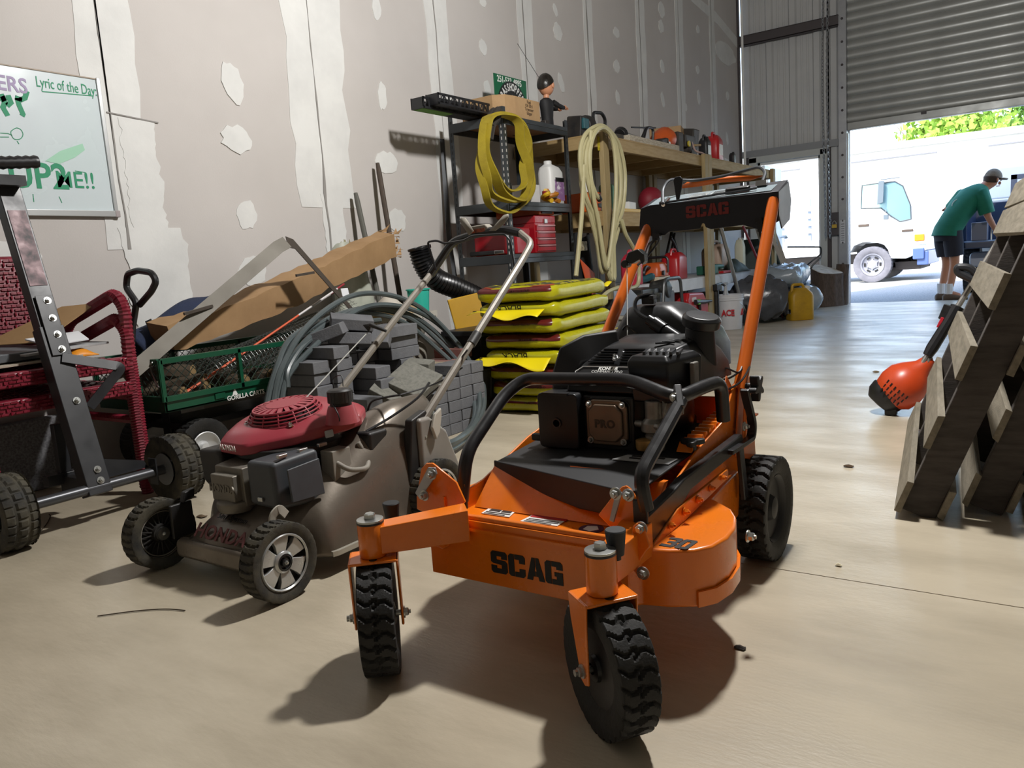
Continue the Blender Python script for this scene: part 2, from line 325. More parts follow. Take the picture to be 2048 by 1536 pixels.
# ---------- orange stand-on-deck mower ----------
orange=M('mower_orange','#ea7a14',.32,c2='#dc6d10',sc=9,amt=.5,coat=.25)
orangeh=M('handle_orange','#dd6a16',.36,c2='#c9590c',sc=12,amt=.4,coat=.15)
decal=M('decal_black','#0c0c0c',.5)
decalw=M('decal_white','#dededa',.5)
decalr=M('decal_red','#b01c1c',.5)
engblk=M('engine_black','#101114',.4,c2='#1e2024',sc=18,amt=.4)
matte=M('matte_black','#17171a',.55)
alu=M('cast_alloy','#8d8a84',.45,.7,c2='#6c675f',sc=30,amt=.6)
bronze=M('cover_bronze','#7d6a58',.45,.5,c2='#69594a',sc=20,amt=.5)
mow=thing('walk_behind_mower','orange commercial walk-behind mower with black engine in front','mower',(-.86,1.6,0))
def glyph(mb,ch,o,u,v,s,d,asp=.86):   # heavy stencil block capitals
    a=asp
    G={'S':[[(0,.9),(.1,1),(a-.1,1),(a,.9),(a,.66),(a-.3,.66),(a-.3,.78),(.3,.78),(.3,.62),(0,.62)],[(0,.63),(a-.1,.6),(a,.5),(a,.36),(a-.3,.36),(a-.3,.4),(.1,.44),(0,.5)],[(0,.34),(.3,.34),(.3,.22),(a-.3,.22),(a-.3,.38),(a,.38),(a,.1),(a-.1,0),(.1,0),(0,.1)]],
       'C':[[(0,.1),(0,.9),(.1,1),(.3,1),(.3,0),(.1,0)],[(.33,1),(a-.1,1),(a,.9),(a,.62),(a-.3,.62),(a-.3,.78),(.33,.78)],[(.33,0),(a-.1,0),(a,.1),(a,.38),(a-.3,.38),(a-.3,.22),(.33,.22)]],
       'A':[[(0,0),(.28,1),(.44,1),(.44,.62),(.4,.4),(.44,.4),(.44,.18),(.33,.18),(.29,0)],[(a+.04,0),(a-.24,1),(.47,1),(.47,.62),(.51,.4),(.47,.4),(.47,.18),(.58,.18),(.62,0)]],
       'G':[[(0,.1),(0,.9),(.1,1),(.3,1),(.3,0),(.1,0)],[(.33,1),(a-.1,1),(a,.9),(a,.66),(a-.3,.66),(a-.3,.78),(.33,.78)],[(.33,0),(a,0),(a,.54),(.46,.54),(.46,.36),(a-.3,.36),(a-.3,.22),(.33,.22)]],
       '3':[[(0,1),(a-.1,1),(a,.9),(a,.6),(a-.08,.5),(a,.4),(a,.1),(a-.1,0),(0,0),(0,.22),(a-.3,.22),(a-.3,.4),(.2,.4),(.2,.6),(a-.3,.6),(a-.3,.78),(0,.78)]],
       '0':[[(0,.1),(0,.9),(.1,1),(.4,1),(.4,.78),(.3,.78),(.3,.22),(.4,.22),(.4,0),(.1,0)],[(a,.1),(a,.9),(a-.1,1),(.43,1),(.43,.78),(a-.3,.78),(a-.3,.22),(.43,.22),(.43,0),(a-.1,0)]]}
    u,v=Vector(u),Vector(v); n=u.cross(v).normalized()
    for pl in G[ch]: mb.prism([(x*s,y*s) for x,y in pl],o,u,v,n*d)
def blockword(name,wd,mat,par,o,u,v,s,d=.0015,gap=.12,sx=1,W=True):
    m=MB(); u=Vector(u).normalized(); v=Vector(v).normalized(); x=Vector(o)
    for c in wd: glyph(m,c,x,u*sx,v,s,d); x=x+u*(.86+gap)*s*sx
    return m.build(name,mat,par,W=W,sm=0)
def tire(mb,c,ax,ro,wd,rim,nl=26,dep=.007,style=0,nu=208,side=None):
    a=Vector(ax).normalized(); u=a.orthogonal().normalized(); w=a.cross(u); c=Vector(c); hw=wd/2
    prof=[(rim,-hw*.75),(rim+(ro-rim)*.35,-hw*.98),(ro*.95,-hw),(ro*.985,-hw*.97)]+[(ro,hw*(-.92+1.84*k/15)) for k in range(16)]+[(ro*.985,hw*.97),(ro*.95,hw),(rim+(ro-rim)*.35,hw*.98),(rim,hw*.75)]
    np_=len(prof)
    def fn(i,j):
        k=min(int(round(j*np_)),np_-1); r,h=prof[k]; t=i*2*PI; x=h/hw
        if 4<=k<20:
            ph=i*nl
            if style==0:   # wavy interlocking lugs
                q=ph+.33*sin(x*3.6)+(.5 if x>0 else 0); g=abs((q%1)-.5)
                gro=g>.39 or (abs(x-.12*sin(ph*PI*2))<.09 and (ph%1)<.75)
            elif style==1:   # square turf blocks
                q=ph+(.5 if abs(x)<.36 else 0); g=abs((q%1)-.5)
                gro=g>.36 or abs(abs(x)-.36)<.09
            else:
                q=ph+.25*abs(x); g=abs((q%1)-.5); gro=g>.36 or abs(x)<.06
            r-=dep if gro else 0
            if style==1: r-=dep*1.6*x*x
        elif k in (3,20) and style<2:
            q=i*nl+(.33*sin(x*3.6)+(.5 if x>0 else 0) if style==0 else 0)
            if abs((q%1)-.5)>.37: r-=dep*.6
        return c+(u*cos(t)+w*sin(t))*r+a*h
    n=np_
    vs=[fn(i/nu,j/n) for i in range(nu) for j in range(n)]
    mb.add(vs,[(i*n+j,((i+1)%nu)*n+j,((i+1)%nu)*n+(j+1)%n,i*n+(j+1)%n) for i in range(nu) for j in range(n)])
    return mb
W_=dict(W=True)
# deck shell
top=[(-1.09,1.235),(-.645,1.235),(-.62,1.275),(-.565,1.29),(-.525,1.312),(-.502,1.345),(-.492,1.4),(-.497,1.46),(-.515,1.52),(-.54,1.565),(-.60,1.62),(-.62,1.86),(-1.09,1.86),(-1.14,1.75),(-1.19,1.62),(-1.2,1.5),(-1.17,1.42),(-1.11,1.39)]
m=MB(); m.prism(top,(0,0,.145),(1,0,0),(0,1,0),(0,0,.115)); dk=m.build('deck',orange,mow,W=True,bev=.007)
m=MB(); m.strip([Vector((x,y,.163))+Vector((.004,-.002,0)) for x,y in top[4:10]]+[Vector((-.6,1.63,.163))],.006,.03,(0,0,1)); m.build('deck_skirt',orange,dk,W=True)
# front plate with rolled edge
m=MB(); m.prism([(-1.095,.150),(-.62,.150),(-.62,.262),(-.66,.283),(-1.04,.283),(-1.095,.24)],(0,1.232,0),(1,0,0),(0,0,1),(0,-.006,0)); m.bx(-1.095,-1.089,1.226,1.3,.15,.24)
m.tube([(-1.03,1.238,.285),(-.655,1.238,.285)],.008,8); m.build('front_plate',orange,mow,W=True,bev=.002)
m=MB(); m.bx(-1.02,-.66,1.219,1.226,.262,.268); m.build('front_rib',orange,mow,W=True)
blockword('maker_lettering','SCAG',decal,mow,(-0.932,1.226,0.179),(1,0,0),(0,0,1),.047,.0012,.07,1.0)
# decals on the deck top
def plate(name,pts,mat,par,d=.0012):
    P=[Vector(p) for p in pts]; n=(P[1]-P[0]).cross(P[2]-P[1]).normalized()*d
    if n.z<0 and abs(n.z)>.0002: n=-n
    return MB().add(P+[p+n for p in P],[(3,2,1,0),(4,5,6,7),(0,1,5,4),(1,2,6,5),(2,3,7,6),(3,0,4,7)]).build(name,mat,par,W=True,sm=0)
def lines(name,p0,u,v,n,ln,gap,th,mat,par,h=.0018):
    m=MB(); u=Vector(u);v=Vector(v);k=u.cross(v).normalized()
    for i in range(n):
        L=ln*random.uniform(.7,1); a=Vector(p0)-v*gap*i
        m.add([a,a+u*L,a+u*L+v*th,a+v*th]+[q+k*h for q in (a,a+u*L,a+u*L+v*th,a+v*th)],[(3,2,1,0),(4,5,6,7),(0,1,5,4),(1,2,6,5),(2,3,7,6),(3,0,4,7)])
    return m.build(name,mat,par,W=True,sm=0,kind='stuff')
def quadprint(name,P,rects,mat,par):   # P: four corners in order, rects in unit square
    P=[Vector(p) for p in P]; f=lambda a,b:(P[0].lerp(P[1],a)).lerp(P[3].lerp(P[2],a),b); m=MB()
    for a0,a1,b0,b1 in rects:
        k=[f(a0,b0),f(a1,b0),f(a1,b1),f(a0,b1)]; n=(k[1]-k[0]).cross(k[2]-k[1]).normalized()*.0008; n=n if n.z>=-.0002 else -n
        m.add(k+[p+n for p in k],[(3,2,1,0),(4,5,6,7),(0,1,5,4),(1,2,6,5),(2,3,7,6),(3,0,4,7)])
    return m.build(name,mat,par,W=True,sm=0,kind='stuff')
q=plate('deck_label',[(-1.027,1.327,0.261),(-0.952,1.328,0.261),(-0.965,1.382,0.261),(-1.033,1.378,0.261)],decalw,mow); quadprint('label_print',[(-1.025,1.323,0.262),(-0.95,1.324,0.262),(-0.963,1.379,0.262),(-1.03,1.375,0.262)],[(.08,.92,.80,.90),(.1,.5,.45,.72),(.55,.9,.45,.72),(.06,.94,.26,.36),(.06,.8,.1,.18)],decal,q)
q=plate('warning_label',[(-0.915,1.315,0.261),(-0.825,1.319,0.261),(-0.827,1.369,0.261),(-0.912,1.366,0.261)],decalw,mow); quadprint('label_print',[(-0.913,1.312,0.262),(-0.823,1.315,0.262),(-0.825,1.366,0.262),(-0.91,1.363,0.262)],[(.06,.9,.42,.5),(.06,.94,.26,.34),(.06,.8,.1,.18)],decal,q)
plate('warning_band',[(-0.909,1.346,0.262),(-0.823,1.35,0.262),(-0.826,1.369,0.262),(-0.912,1.366,0.262)],decalr,mow)
m=MB(); m.lathe([(.026,0),(.026,.0015)],(-0.753,1.334,0.26),(0,0,1),20); q=m.build('round_decal',M('decal_violet','#3a3350',.35),mow,W=True)
m=MB(); m.lathe([(.017,0),(.017,.0022)],(-0.753,1.334,0.26),(0,0,1),5); m.build('emblem',decalw,q,W=True)
blockword('deck_size_number','30',decal,mow,(-.592,1.303,.2602),(1,.0,0),(.1,1,0),.05,.001,.06,.62)
# inclined chute cover: orange face with lettering, black top pan
m=MB(); m.prism([(1.36,.262),(1.385,.262),(1.47,.338),(1.45,.338)],(-1.07,0,0),(0,1,0),(0,0,1),(.43,0,0)); m.build('deck_riser',orange,mow,W=True)
m=MB(); pan=[(-1.07,1.45,.345),(-.70,1.345,.345),(-.655,1.36,.345),(-.64,1.85,.375),(-1.07,1.9,.375)]
m.add([Vector(p) for p in pan]+[Vector(p)-Vector((0,0,.006)) for p in pan],[(0,1,2,3,4),(9,8,7,6,5)]+[(i,(i+1)%5,5+(i+1)%5,5+i) for i in range(5)])
m.add([(-1.072,1.448,.349),(-.70,1.343,.349),(-.70,1.343,.29),(-.80,1.372,.285),(-1.0,1.428,.305),(-1.072,1.448,.305)]+[(-1.072,1.454,.349),(-.70,1.349,.349),(-.70,1.349,.29),(-.80,1.378,.285),(-1.0,1.434,.305),(-1.072,1.454,.305)],[tuple(range(6)),tuple(range(6,12))[::-1]]+[(i,(i+1)%6,6+(i+1)%6,6+i) for i in range(6)])
m.build('cover_pan',matte,mow,W=True,bev=.003)
m=MB(); m.hexa([(-.96,1.44,.347),(-.69,1.37,.347),(-.69,1.50,.352),(-.96,1.5,.352),(-.96,1.44,.35),(-.69,1.37,.35),(-.69,1.50,.355),(-.96,1.5,.355)]); 
q=plate('cover_sign',[(-.795,1.52,.3565),(-.66,1.52,.3565),(-.655,1.56,.359),(-.775,1.56,.359)],M('sign_grey','#a4a5a6',.4),mow); lines('sign_print',(-.76,1.548,.3595),(1,0,0),(0,1,.06),2,.09,.014,.006,decal,q)
m=MB(); m.hexa([(-.80,1.40,.30),(-.665,1.40,.30),(-.665,1.46,.351),(-.87,1.46,.351),(-.80,1.405,.296),(-.665,1.405,.296),(-.665,1.465,.347),(-.87,1.465,.347)]); q=m.build('badge_plate',orangeh,mow,W=True)
blockword('badge_letters','SCAG',decal,q,(-.765,1.437,.3335),(1,0,0),(0,.76,.65),.02,.001,.1,1)
lines('badge_print',(-.755,1.427,.3265),(1,0,0),(0,.76,.65),2,.07,.012,.008,decal,q)
# side rails
for s,x in (('L',-1.085),('R',-.635)):
    m=MB(); m.prism([(1.27,.25),(1.27,.31),(1.33,.30),(1.42,.31),(1.62,.368),(1.80,.40),(1.88,.475),(2.0,.475),(2.02,.36),(2.05,.16),(1.9,.16),(1.75,.24)],(x-.003,0,0),(0,1,0),(0,0,1),(.006,0,0)); m.build('side_plate',orange,mow,W=True,bev=.002)
m=MB(); m.bx(-1.085,-.635,1.93,1.94,.2,.43); m.bx(-1.085,-.63,1.86,2.06,.36,.366); m.build('rear_bulkhead',orangeh,mow,W=True,bev=.002)
m=MB(); m.prism([(1.78,.38),(1.85,.50),(1.9,.455),(1.99,.52),(2.06,.36),(2.06,.2),(1.9,.2),(1.78,.33)],(-.645,0,0),(0,1,0),(0,0,1),(.004,0,0)); m.build('rear_bracket',orangeh,mow,W=True,bev=.002)
# toothed adjustment strip and hinge knob
m=MB(); m.prism([(1.6,.365),(1.9,.40)]+[q for k in range(12) for q in ((1.9-.024*k,.402-.0028*k),(1.894-.024*k,.415-.0028*k),(1.886-.024*k,.415-.0028*k))],(-.675,0,0),(0,1,0),(0,0,1),(.035,0,0)); m.build('height_rack',orange,mow,W=True)
def starknob(mb,c,ax,r,h,n=3):
    a=Vector(ax).normalized(); u=a.orthogonal().normalized(); w=a.cross(u)
    pl=[(r*(1+.38*cos(n*2*PI*i/36))*cos(2*PI*i/36),r*(1+.38*cos(n*2*PI*i/36))*sin(2*PI*i/36)) for i in range(36)]
    mb.prism(pl,c,u,w,a*h); mb.cyl(Vector(c)-a*h*1.2,c,r*.45)
m=MB(); starknob(m,(-0.645,1.62,0.379),(0,0,1),.022,.012); m.build('star_knob',blk,mow,W=True,bev=.003)
m=MB(); m.cyl((-0.734,1.75,0.364),(-0.661,1.75,0.371),.008); m.cyl((-0.699,1.75,0.369),(-0.686,1.75,0.37),.013,n=6); m.build('linkage_rod',blkmetal,mow,W=True)
# front frame: caster arms, pivot tubes, forks, wheels
for sgn,px_,py_,yaw in ((-1,-1.108,1.067,R(42)),(1,-.609,1.105,R(54))):
    m=MB(Matrix.Translation((0,py_-1.075,0)))
    m.lathe([(.026,.243),(.027,.245),(.027,.312),(.026,.314)],(px_,1.075,0),(0,0,1),24)
    m.hexa([(px_+.012,1.055,.25),(px_-sgn*.14,1.215,.245),(px_-sgn*.1,1.255,.245),(px_-.014,1.1,.25)]+[(px_+.012,1.055,.305),(px_-sgn*.14,1.215,.312),(px_-sgn*.1,1.255,.312),(px_-.014,1.1,.305)] if sgn<0 else [(px_-.02,1.09,.25),(px_+.014,1.06,.25),(px_+.012,1.26,.245),(px_-.05,1.26,.245),(px_-.02,1.09,.306),(px_+.014,1.06,.306),(px_+.012,1.26,.31),(px_-.05,1.26,.31)])
    m.build('caster_arm',orange,mow,W=True,bev=.005)
    m=MB(); m.lathe([(.027,.316),(.027,.320),(.012,.321),(.012,.3205),(.0,.3205)],(px_,py_,0),(0,0,1),24); wsh=m.build('pivot_washer',zinc,mow,W=True,bev=.0008)
    m=MB(); m.lathe([(.0115,.321),(.0115,.330),(.009,.332),(0,.332)],(px_,py_,0),(0,0,1),6,cap=False); m.build('pivot_bolt',zinc,wsh,W=True)
    m=MB(); m.lathe([(.0275,.312),(.0275,.316)],(px_,py_,0),(0,0,1),24); m.build('rubber_seal',blk,wsh,W=True)
    # fork + wheel in a turned frame
    rt=Matrix.Translation((px_,py_,0))@Matrix.Rotation(yaw,4,'Z')
    tr=-.004 if sgn<0 else -.012    # trail
    m=MB(rt); m.box((0,.0,.2395),(.094,.075,.006))
    for k in (-1,1):
        m.prism([(-.036,.2425),(.036,.2425),(.03,.2),(tr+.016,.115),(tr+.012,.098),(tr-.004,.092),(tr-.018,.098),(-.032,.2)],(k*.047-.0025,0,0),(0,1,0),(0,0,1),(.005,0,0))
    fk=m.build('caster_fork',orange,mow,W=True,bev=.004)
    m=MB(rt); m.lathe([(.008,0),(.008,.0012)],(0,-.026,.2426),(0,0,1),12); m.build('fork_hole',decal,fk,W=True)
    m=MB(rt); m.cyl((-.065,tr,.1175),(.06,tr,.1175),.006); bolt(m,(.05,tr,.1175),(1,0,0),.0085); bolt(m,(-.05,tr,.1175),(-1,0,0),.0085); m.build('axle_bolt',zinc,fk,W=True)
    m=MB(rt); tire(m,(0,tr,.1175),(1,0,0),.1185,.07,.068,26,.006,0); tw=m.build('caster_tire',rubber,mow,W=True,sm=30)
    m=MB(rt); m.lathe([(.068,-.026),(.06,-.02),(.03,-.012),(.022,-.032),(.01,-.034),(.01,.034),(.022,.032),(.03,.012),(.06,.02),(.068,.026)],(0,tr,.1175),(1,0,0),28); m.build('wheel_hub',blk,tw,W=True)
# rubber bumper cones and latch plates
for p in ((-1.147,1.17,0.3),(-0.597,1.14,0.326)):
    m=MB(); m.lathe([(.0135,-.026),(.018,.014),(.0185,.017),(.017,.019),(0,.019)],p,(0,0,1),20); m.cyl(Vector(p)-Vector((0,0,.035)),Vector(p)-Vector((0,0,.02)),.008); m.build('rubber_bumper',M('bumper_rubber','#202225',.6),mow,W=True)
# corner gussets with link plates and bolts
def poly3(name,pts,d,mat,par,bev=.002):
    P=[Vector(p) for p in pts]; n=len(P); d=Vector(d)
    return MB().add(P+[p+d for p in P],[tuple(range(n))[::-1],tuple(range(n,2*n))]+[(i,(i+1)%n,n+(i+1)%n,n+i) for i in range(n)]).build(name,mat,par,W=True,bev=bev)
poly3('corner_gusset',[(-1.171,1.275,0.269),(-1.168,1.275,0.3),(-1.147,1.275,0.366),(-1.131,1.275,0.38),(-1.113,1.275,0.382),(-1.102,1.275,0.376),(-1.049,1.275,0.344),(-1.029,1.275,0.302),(-1.104,1.275,0.252)],(0,.006,0),orange,mow)
poly3('corner_gusset',[(-0.673,1.28,0.285),(-0.706,1.28,0.313),(-0.665,1.28,0.363),(-0.652,1.28,0.375),(-0.643,1.28,0.378),(-0.635,1.28,0.373),(-0.606,1.28,0.333),(-0.601,1.28,0.295),(-0.629,1.28,0.279)],(0,.006,0),orange,mow)
poly3('tilt_link',[(-1.156,1.262,0.314),(-1.146,1.262,0.304),(-1.136,1.262,0.308),(-1.087,1.262,0.363),(-1.091,1.262,0.378),(-1.111,1.262,0.377)],(0,-.005,0),galv,mow)
poly3('tilt_link',[(-0.674,1.268,0.311),(-0.664,1.268,0.308),(-0.644,1.268,0.368),(-0.65,1.268,0.374),(-0.658,1.268,0.366)],(0,-.005,0),galv,mow)
bm_=MB()
for x,y,Y in ((865,948,1.255),(850,991,1.255),(893,1077,1.22),(1255,990,1.272),(1233,985,1.262),(1265,1053,1.225),(1284,1048,1.225),(1287,1146,1.222)):
    pass
for p in ((-1.099,1.257,0.363),(-1.126,1.257,0.312),(-1.038,1.215,0.239),(-0.657,1.265,0.366),(-0.637,1.277,0.362),(-0.591,1.23,0.319),(-0.589,1.225,0.236)):
    q=MB(); bolt(q,p,(0,-1,0),.0085,.01); q.build('hex_bolt',zinc,mow,W=True)
poly3('pivot_lug',[(-1.085,1.228,0.23),(-1.068,1.228,0.251),(-1.058,1.228,0.266),(-1.036,1.228,0.267),(-1.038,1.228,0.22),(-1.056,1.228,0.21),(-1.075,1.228,0.214)],(0,-.008,0),orange,mow,.003)
poly3('pivot_lug',[(-0.606,1.23,0.322),(-0.597,1.23,0.329),(-0.584,1.23,0.324),(-0.573,1.23,0.288),(-0.582,1.23,0.277),(-0.602,1.23,0.247),(-0.59,1.23,0.23),(-0.596,1.23,0.219),(-0.608,1.23,0.236),(-0.618,1.23,0.263)],(0,-.006,0),orange,mow,.003)
# black brush guard
m=MB(); m.tube(rnd([(-1.07,1.315,.288),(-1.07,1.345,.393),(-1.07,1.51,.497),(-1.045,1.565,.528),(-.765,1.565,.532),(-.632,1.51,.503),(-.612,1.63,.512),(-.60,1.69,.512),(-.60,1.70,.42)],.04),.0155,12); gd=m.build('brush_guard',blkmetal,mow,W=True)
m=MB(); m.tube(rnd([(-.605,1.285,.335),(-.612,1.275,.40),(-.618,1.5,.502)],.03),.014,10); m.build('guard_leg',blkmetal,mow,W=True)
for a in (((-1.07,1.318,.30),(.026,.008,.06)),((-.622,1.497,.505),(.016,.06,.03),(.7,0,.5)),((-.615,1.28,.33),(.03,.008,.05))):
    MB().box(*a).build('guard_foot',blkmetal,gd,W=True,bev=.003)
for p in ((-1.07,1.309,.30),(-.628,1.49,.51)):
    q=MB(); bolt(q,p,(0,-1,0),.007); q.build('guard_bolt',zinc,gd,W=True)
# right deck guard (black angle) with bolts and orange rail
poly3('side_guard',[(-.625,1.26,.292),(-.625,1.285,.322),(-.625,1.41,.335),(-.625,1.47,.345),(-.625,1.84,.358),(-.625,1.86,.325),(-.625,1.5,.312),(-.625,1.43,.285),(-.625,1.3,.262)],(.022,0,0),blkmetal,mow,.004)
m=MB(); m.prism([(1.28,.258),(1.42,.296),(1.72,.302),(1.72,.28),(1.45,.26)],(-.607,0,0),(0,1,0),(0,0,1),(.008,0,0)); rl=m.build('guard_rail',orange,mow,W=True,bev=.002)
for k in range(5):
    q=MB(); bolt(q,(-.597,1.37+.075*k,.279+.004*k),(1,0,0),.006,.007); q.build('rail_bolt',orange,rl,W=True)
# rear wheels
for k,x in ((1,-.597),(-1,-1.125)):
    m=MB(); tire(m,(x,1.975,.134),(1,0,0),.1355,.085,.088,28,.007,0,224); t=m.build('rear_tire',rubber,mow,W=True,sm=30)
    m=MB(); m.lathe([(.088,-.03),(.08,-.028),(.075,-.02),(.03,-.015),(.025,-.03),(0,-.03)],(x,1.975,.134),(1,0,0),32,cap=False); m.lathe([(.088,.034),(.082,.03),(.078,.02),(.035,.015),(.028,.03),(.012,.034),(0,.034)],(x,1.975,.134),(1,0,0),32,cap=False); m.build('rear_hub',matte,t,W=True)
m=MB(); m.cyl((-1.09,1.975,.134),(-.63,1.975,.134),.014); m.build('rear_axle',blkmetal,mow,W=True)
q=MB(); bolt(q,(-.498,1.535,.215),(1,0,0),.009,.012); q.build('hex_bolt',zinc,mow,W=True)
# mower engine, tank, handle and console
m=MB(); m.bx(-.95,-.74,1.62,1.9,.36,.39); m.bx(-.91,-.775,1.6,1.66,.355,.485); m.lathe([(.12,.38),(.125,.40),(.125,.49),(.1,.5)],(-.83,1.77,0),(0,0,1),28); blkE=m.build('engine_block',engblk,mow,W=True,bev=.006)
# muffler guard
m=MB(); m.prism(rrect(.112,.135,.012,3),(-.962,1.57,.425),(1,0,0),(0,0,1),(0,.1,0)); m.bx(-1.045,-1.01,1.575,1.59,.37,.388); mf=m.build('muffler',engblk,mow,W=True,bev=.004)
m=MB(); m.lathe([(.013,0),(.013,.003),(.009,.003),(.009,.0)],(-.965,1.57,.42),(0,-1,0),16); m.build('muffler_port',blkmetal,mf,W=True)
MB().bx(-1.0,-.93,1.565,1.58,.488,.494).build('muffler_lip',blkmetal,mf,W=True)
m=MB()
for k in range(6): m.bx(-1.0195,-1.017,1.58,1.592,.385+.014*k,.392+.014*k)
m.build('muffler_slots',alu,mf,W=True,kind='stuff')
# valve cover, octagonal with raised letters
c=Vector((-.841,1.598,.424)); oc=lambda a,k:[(a-k,a),(-a+k,a),(-a,a-k),(-a,-a+k),(-a+k,-a),(a-k,-a),(a,-a+k),(a,a-k)]
m=MB(); m.prism(oc(.058,.014),c,(1,0,0),(0,0,1),(0,.03,0)); m.build('valve_housing',engblk,mow,W=True,bev=.004)
m=MB(); m.prism(oc(.054,.017),c,(1,0,0),(0,0,1),(0,-.01,0)); m.prism(oc(.044,.017),c-Vector((0,.01,0)),(1,0,0),(0,0,1),(0,-.008,0)); vc=m.build('valve_cover',bronze,mow,W=True,bev=.004)
text('cover_lettering','PRO',M('bronze_dark','#463a2f',.5,.3),vc,c+Vector((0,-.018,-.002)),(1,0,0),(0,0,1),.026,.0012,bold=.001,W=True,sp=1.1)
for sx in (-1,1):
    for sz in (-1,1):
        q=MB(); bolt(q,c+Vector((sx*.043,-.009,sz*.043)),(0,-1,0),.0055,.007); q.build('cover_bolt',zinc,vc,W=True)
# carburettor side
m=MB(); m.lathe([(.022,.365),(.022,.40),(.018,.405),(.03,.41),(.03,.43),(.02,.44),(.02,.48)],(-.725,1.6,0),(0,0,1),18); m.box((-.71,1.63,.46),(.07,.05,.04)); m.cyl((-.77,1.6,.425),(-.70,1.575,.425),.008); cb=m.build('carburettor',alu,mow,W=True,bev=.002)
m=MB(); m.lathe([(.018,.37),(.02,.375),(.02,.392),(.01,.395)],(-.742,1.58,0),(0,0,1),16); m.build('fuel_bowl',M('brass_bowl','#b08a52',.4,.6),cb,W=True)
m=MB()
for k in range(3): m.tube(bez([(-.70+.004*k,1.6,.49),(-.695,1.585,.46-.01*k),(-.688+.005*k,1.60,.43),(-.70,1.62,.40)],5),.0025,5)
m.build('throttle_spring',alu,cb,W=True)
# blower shroud: sloping front with name plate, slotted top grille
A=(-.965,1.625);B=(-.665,1.625)
m=MB(); m.loft([[Vector(p) for p in r] for r in ([(-.955,1.605,.49),(-.66,1.605,.49),(-.65,1.92,.49),(-.975,1.92,.49)],[(-.95,1.61,.522),(-.67,1.61,.522),(-.655,1.91,.53),(-.97,1.91,.53)],[(-.93,1.65,.553),(-.68,1.65,.553),(-.67,1.90,.56),(-.95,1.9,.56)],[(-.885,1.68,.588),(-.70,1.68,.588),(-.695,1.86,.60),(-.91,1.86,.6)],[(-.86,1.71,.597),(-.73,1.71,.597),(-.73,1.84,.605),(-.88,1.84,.605)])]); sh=m.build('blower_shroud',engblk,mow,W=True,bev=.006)
m=MB()
for k in range(6):
    z=.558+.0055*k; y=1.653+.005*k
    m.bx(-.915+.006*k,-.845,y-.004,y,z,z+.0025); m.bx(-.83,-.775,y-.004,y,z,z+.0025)
for k in range(5): m.box((-.735+.004*k,1.70+.03*k,.5985),(.045,.007,.004),(0,0,.5))
m.build('grille_bars',M('grille_gloss','#2b2d31',.25),sh,W=True,kind='stuff')
nx=Vector((0,.04,.031)).normalized()
m=MB(); fr=[Vector((-.853,1.629,.5385))+Vector((1,0,0))*x+nx*y for x,y in ((-.082,-.013),(.07,-.013),(.078,-.004),(.07,.015),(-.07,.015),(-.085,-.002))]; nn=Vector((0,-.031,.04)).normalized()
m.tube([p+nn*.001 for p in fr],.0012,5,True); m.build('name_plate_border',decalw,sh,W=True)
text('engine_lettering','KOHLER',decalw,sh,Vector((-.853,1.629,.5385))+nx*.008+nn*.0015,(1,0,0),nx,.0135,.0004,bold=.0006,W=True)
text('engine_lettering','COMMAND PRO',decalw,sh,Vector((-.853,1.629,.5385))-nx*.002+nn*.0015,(1,0,0),nx,.011,.0004,W=True)
lines('engine_print',Vector((-.89,1.629,.5385))-nx*.009+nn*.001,(1,0,0),nx,1,.07,.01,.0022,decalw,sh)
q=MB(); bolt(q,(-.84,1.652,.566),(0,-.6,.8),.006,.009); q.build('shroud_bolt',chrome,sh,W=True)
# recoil housing at the left, air filter at the right
m=MB(); m.sweep([(-.985,1.66,.44),(-.985,1.665,.52),(-.975,1.68,.565),(-.95,1.71,.582),(-.90,1.78,.588)],[(-.035,-.02),(.035,-.02),(.035,.02),(-.035,.02)],(0,1,0)); m.build('shroud_side',matte,mow,W=True,bev=.008)
m=MB(); m.loft([[(-.775+.02*0,1.60,.475),(-.683,1.59,.475),(-.65,1.7,.475),(-.77,1.71,.475)],[(-.785,1.592,.568),(-.68,1.582,.568),(-.645,1.7,.572),(-.775,1.71,.572)],[(-.775,1.602,.582),(-.69,1.594,.582),(-.66,1.69,.584),(-.765,1.70,.584)]]); af=m.build('air_filter',engblk,mow,W=True,bev=.005)
m=MB(); [m.box((-.755+.016*k,1.64,.586),(.006,.07,.006),(0,0,.25)) for k in range(6)]; m.build('filter_ribs',M('grille_gloss','#2b2d31',.25),af,W=True,kind='stuff')
m=MB(); m.box((-.65,1.66,.53),(.012,.03,.06)); m.box((-.645,1.65,.50),(.012,.05,.02)); m.build('choke_lever',alu,af,W=True,bev=.003)
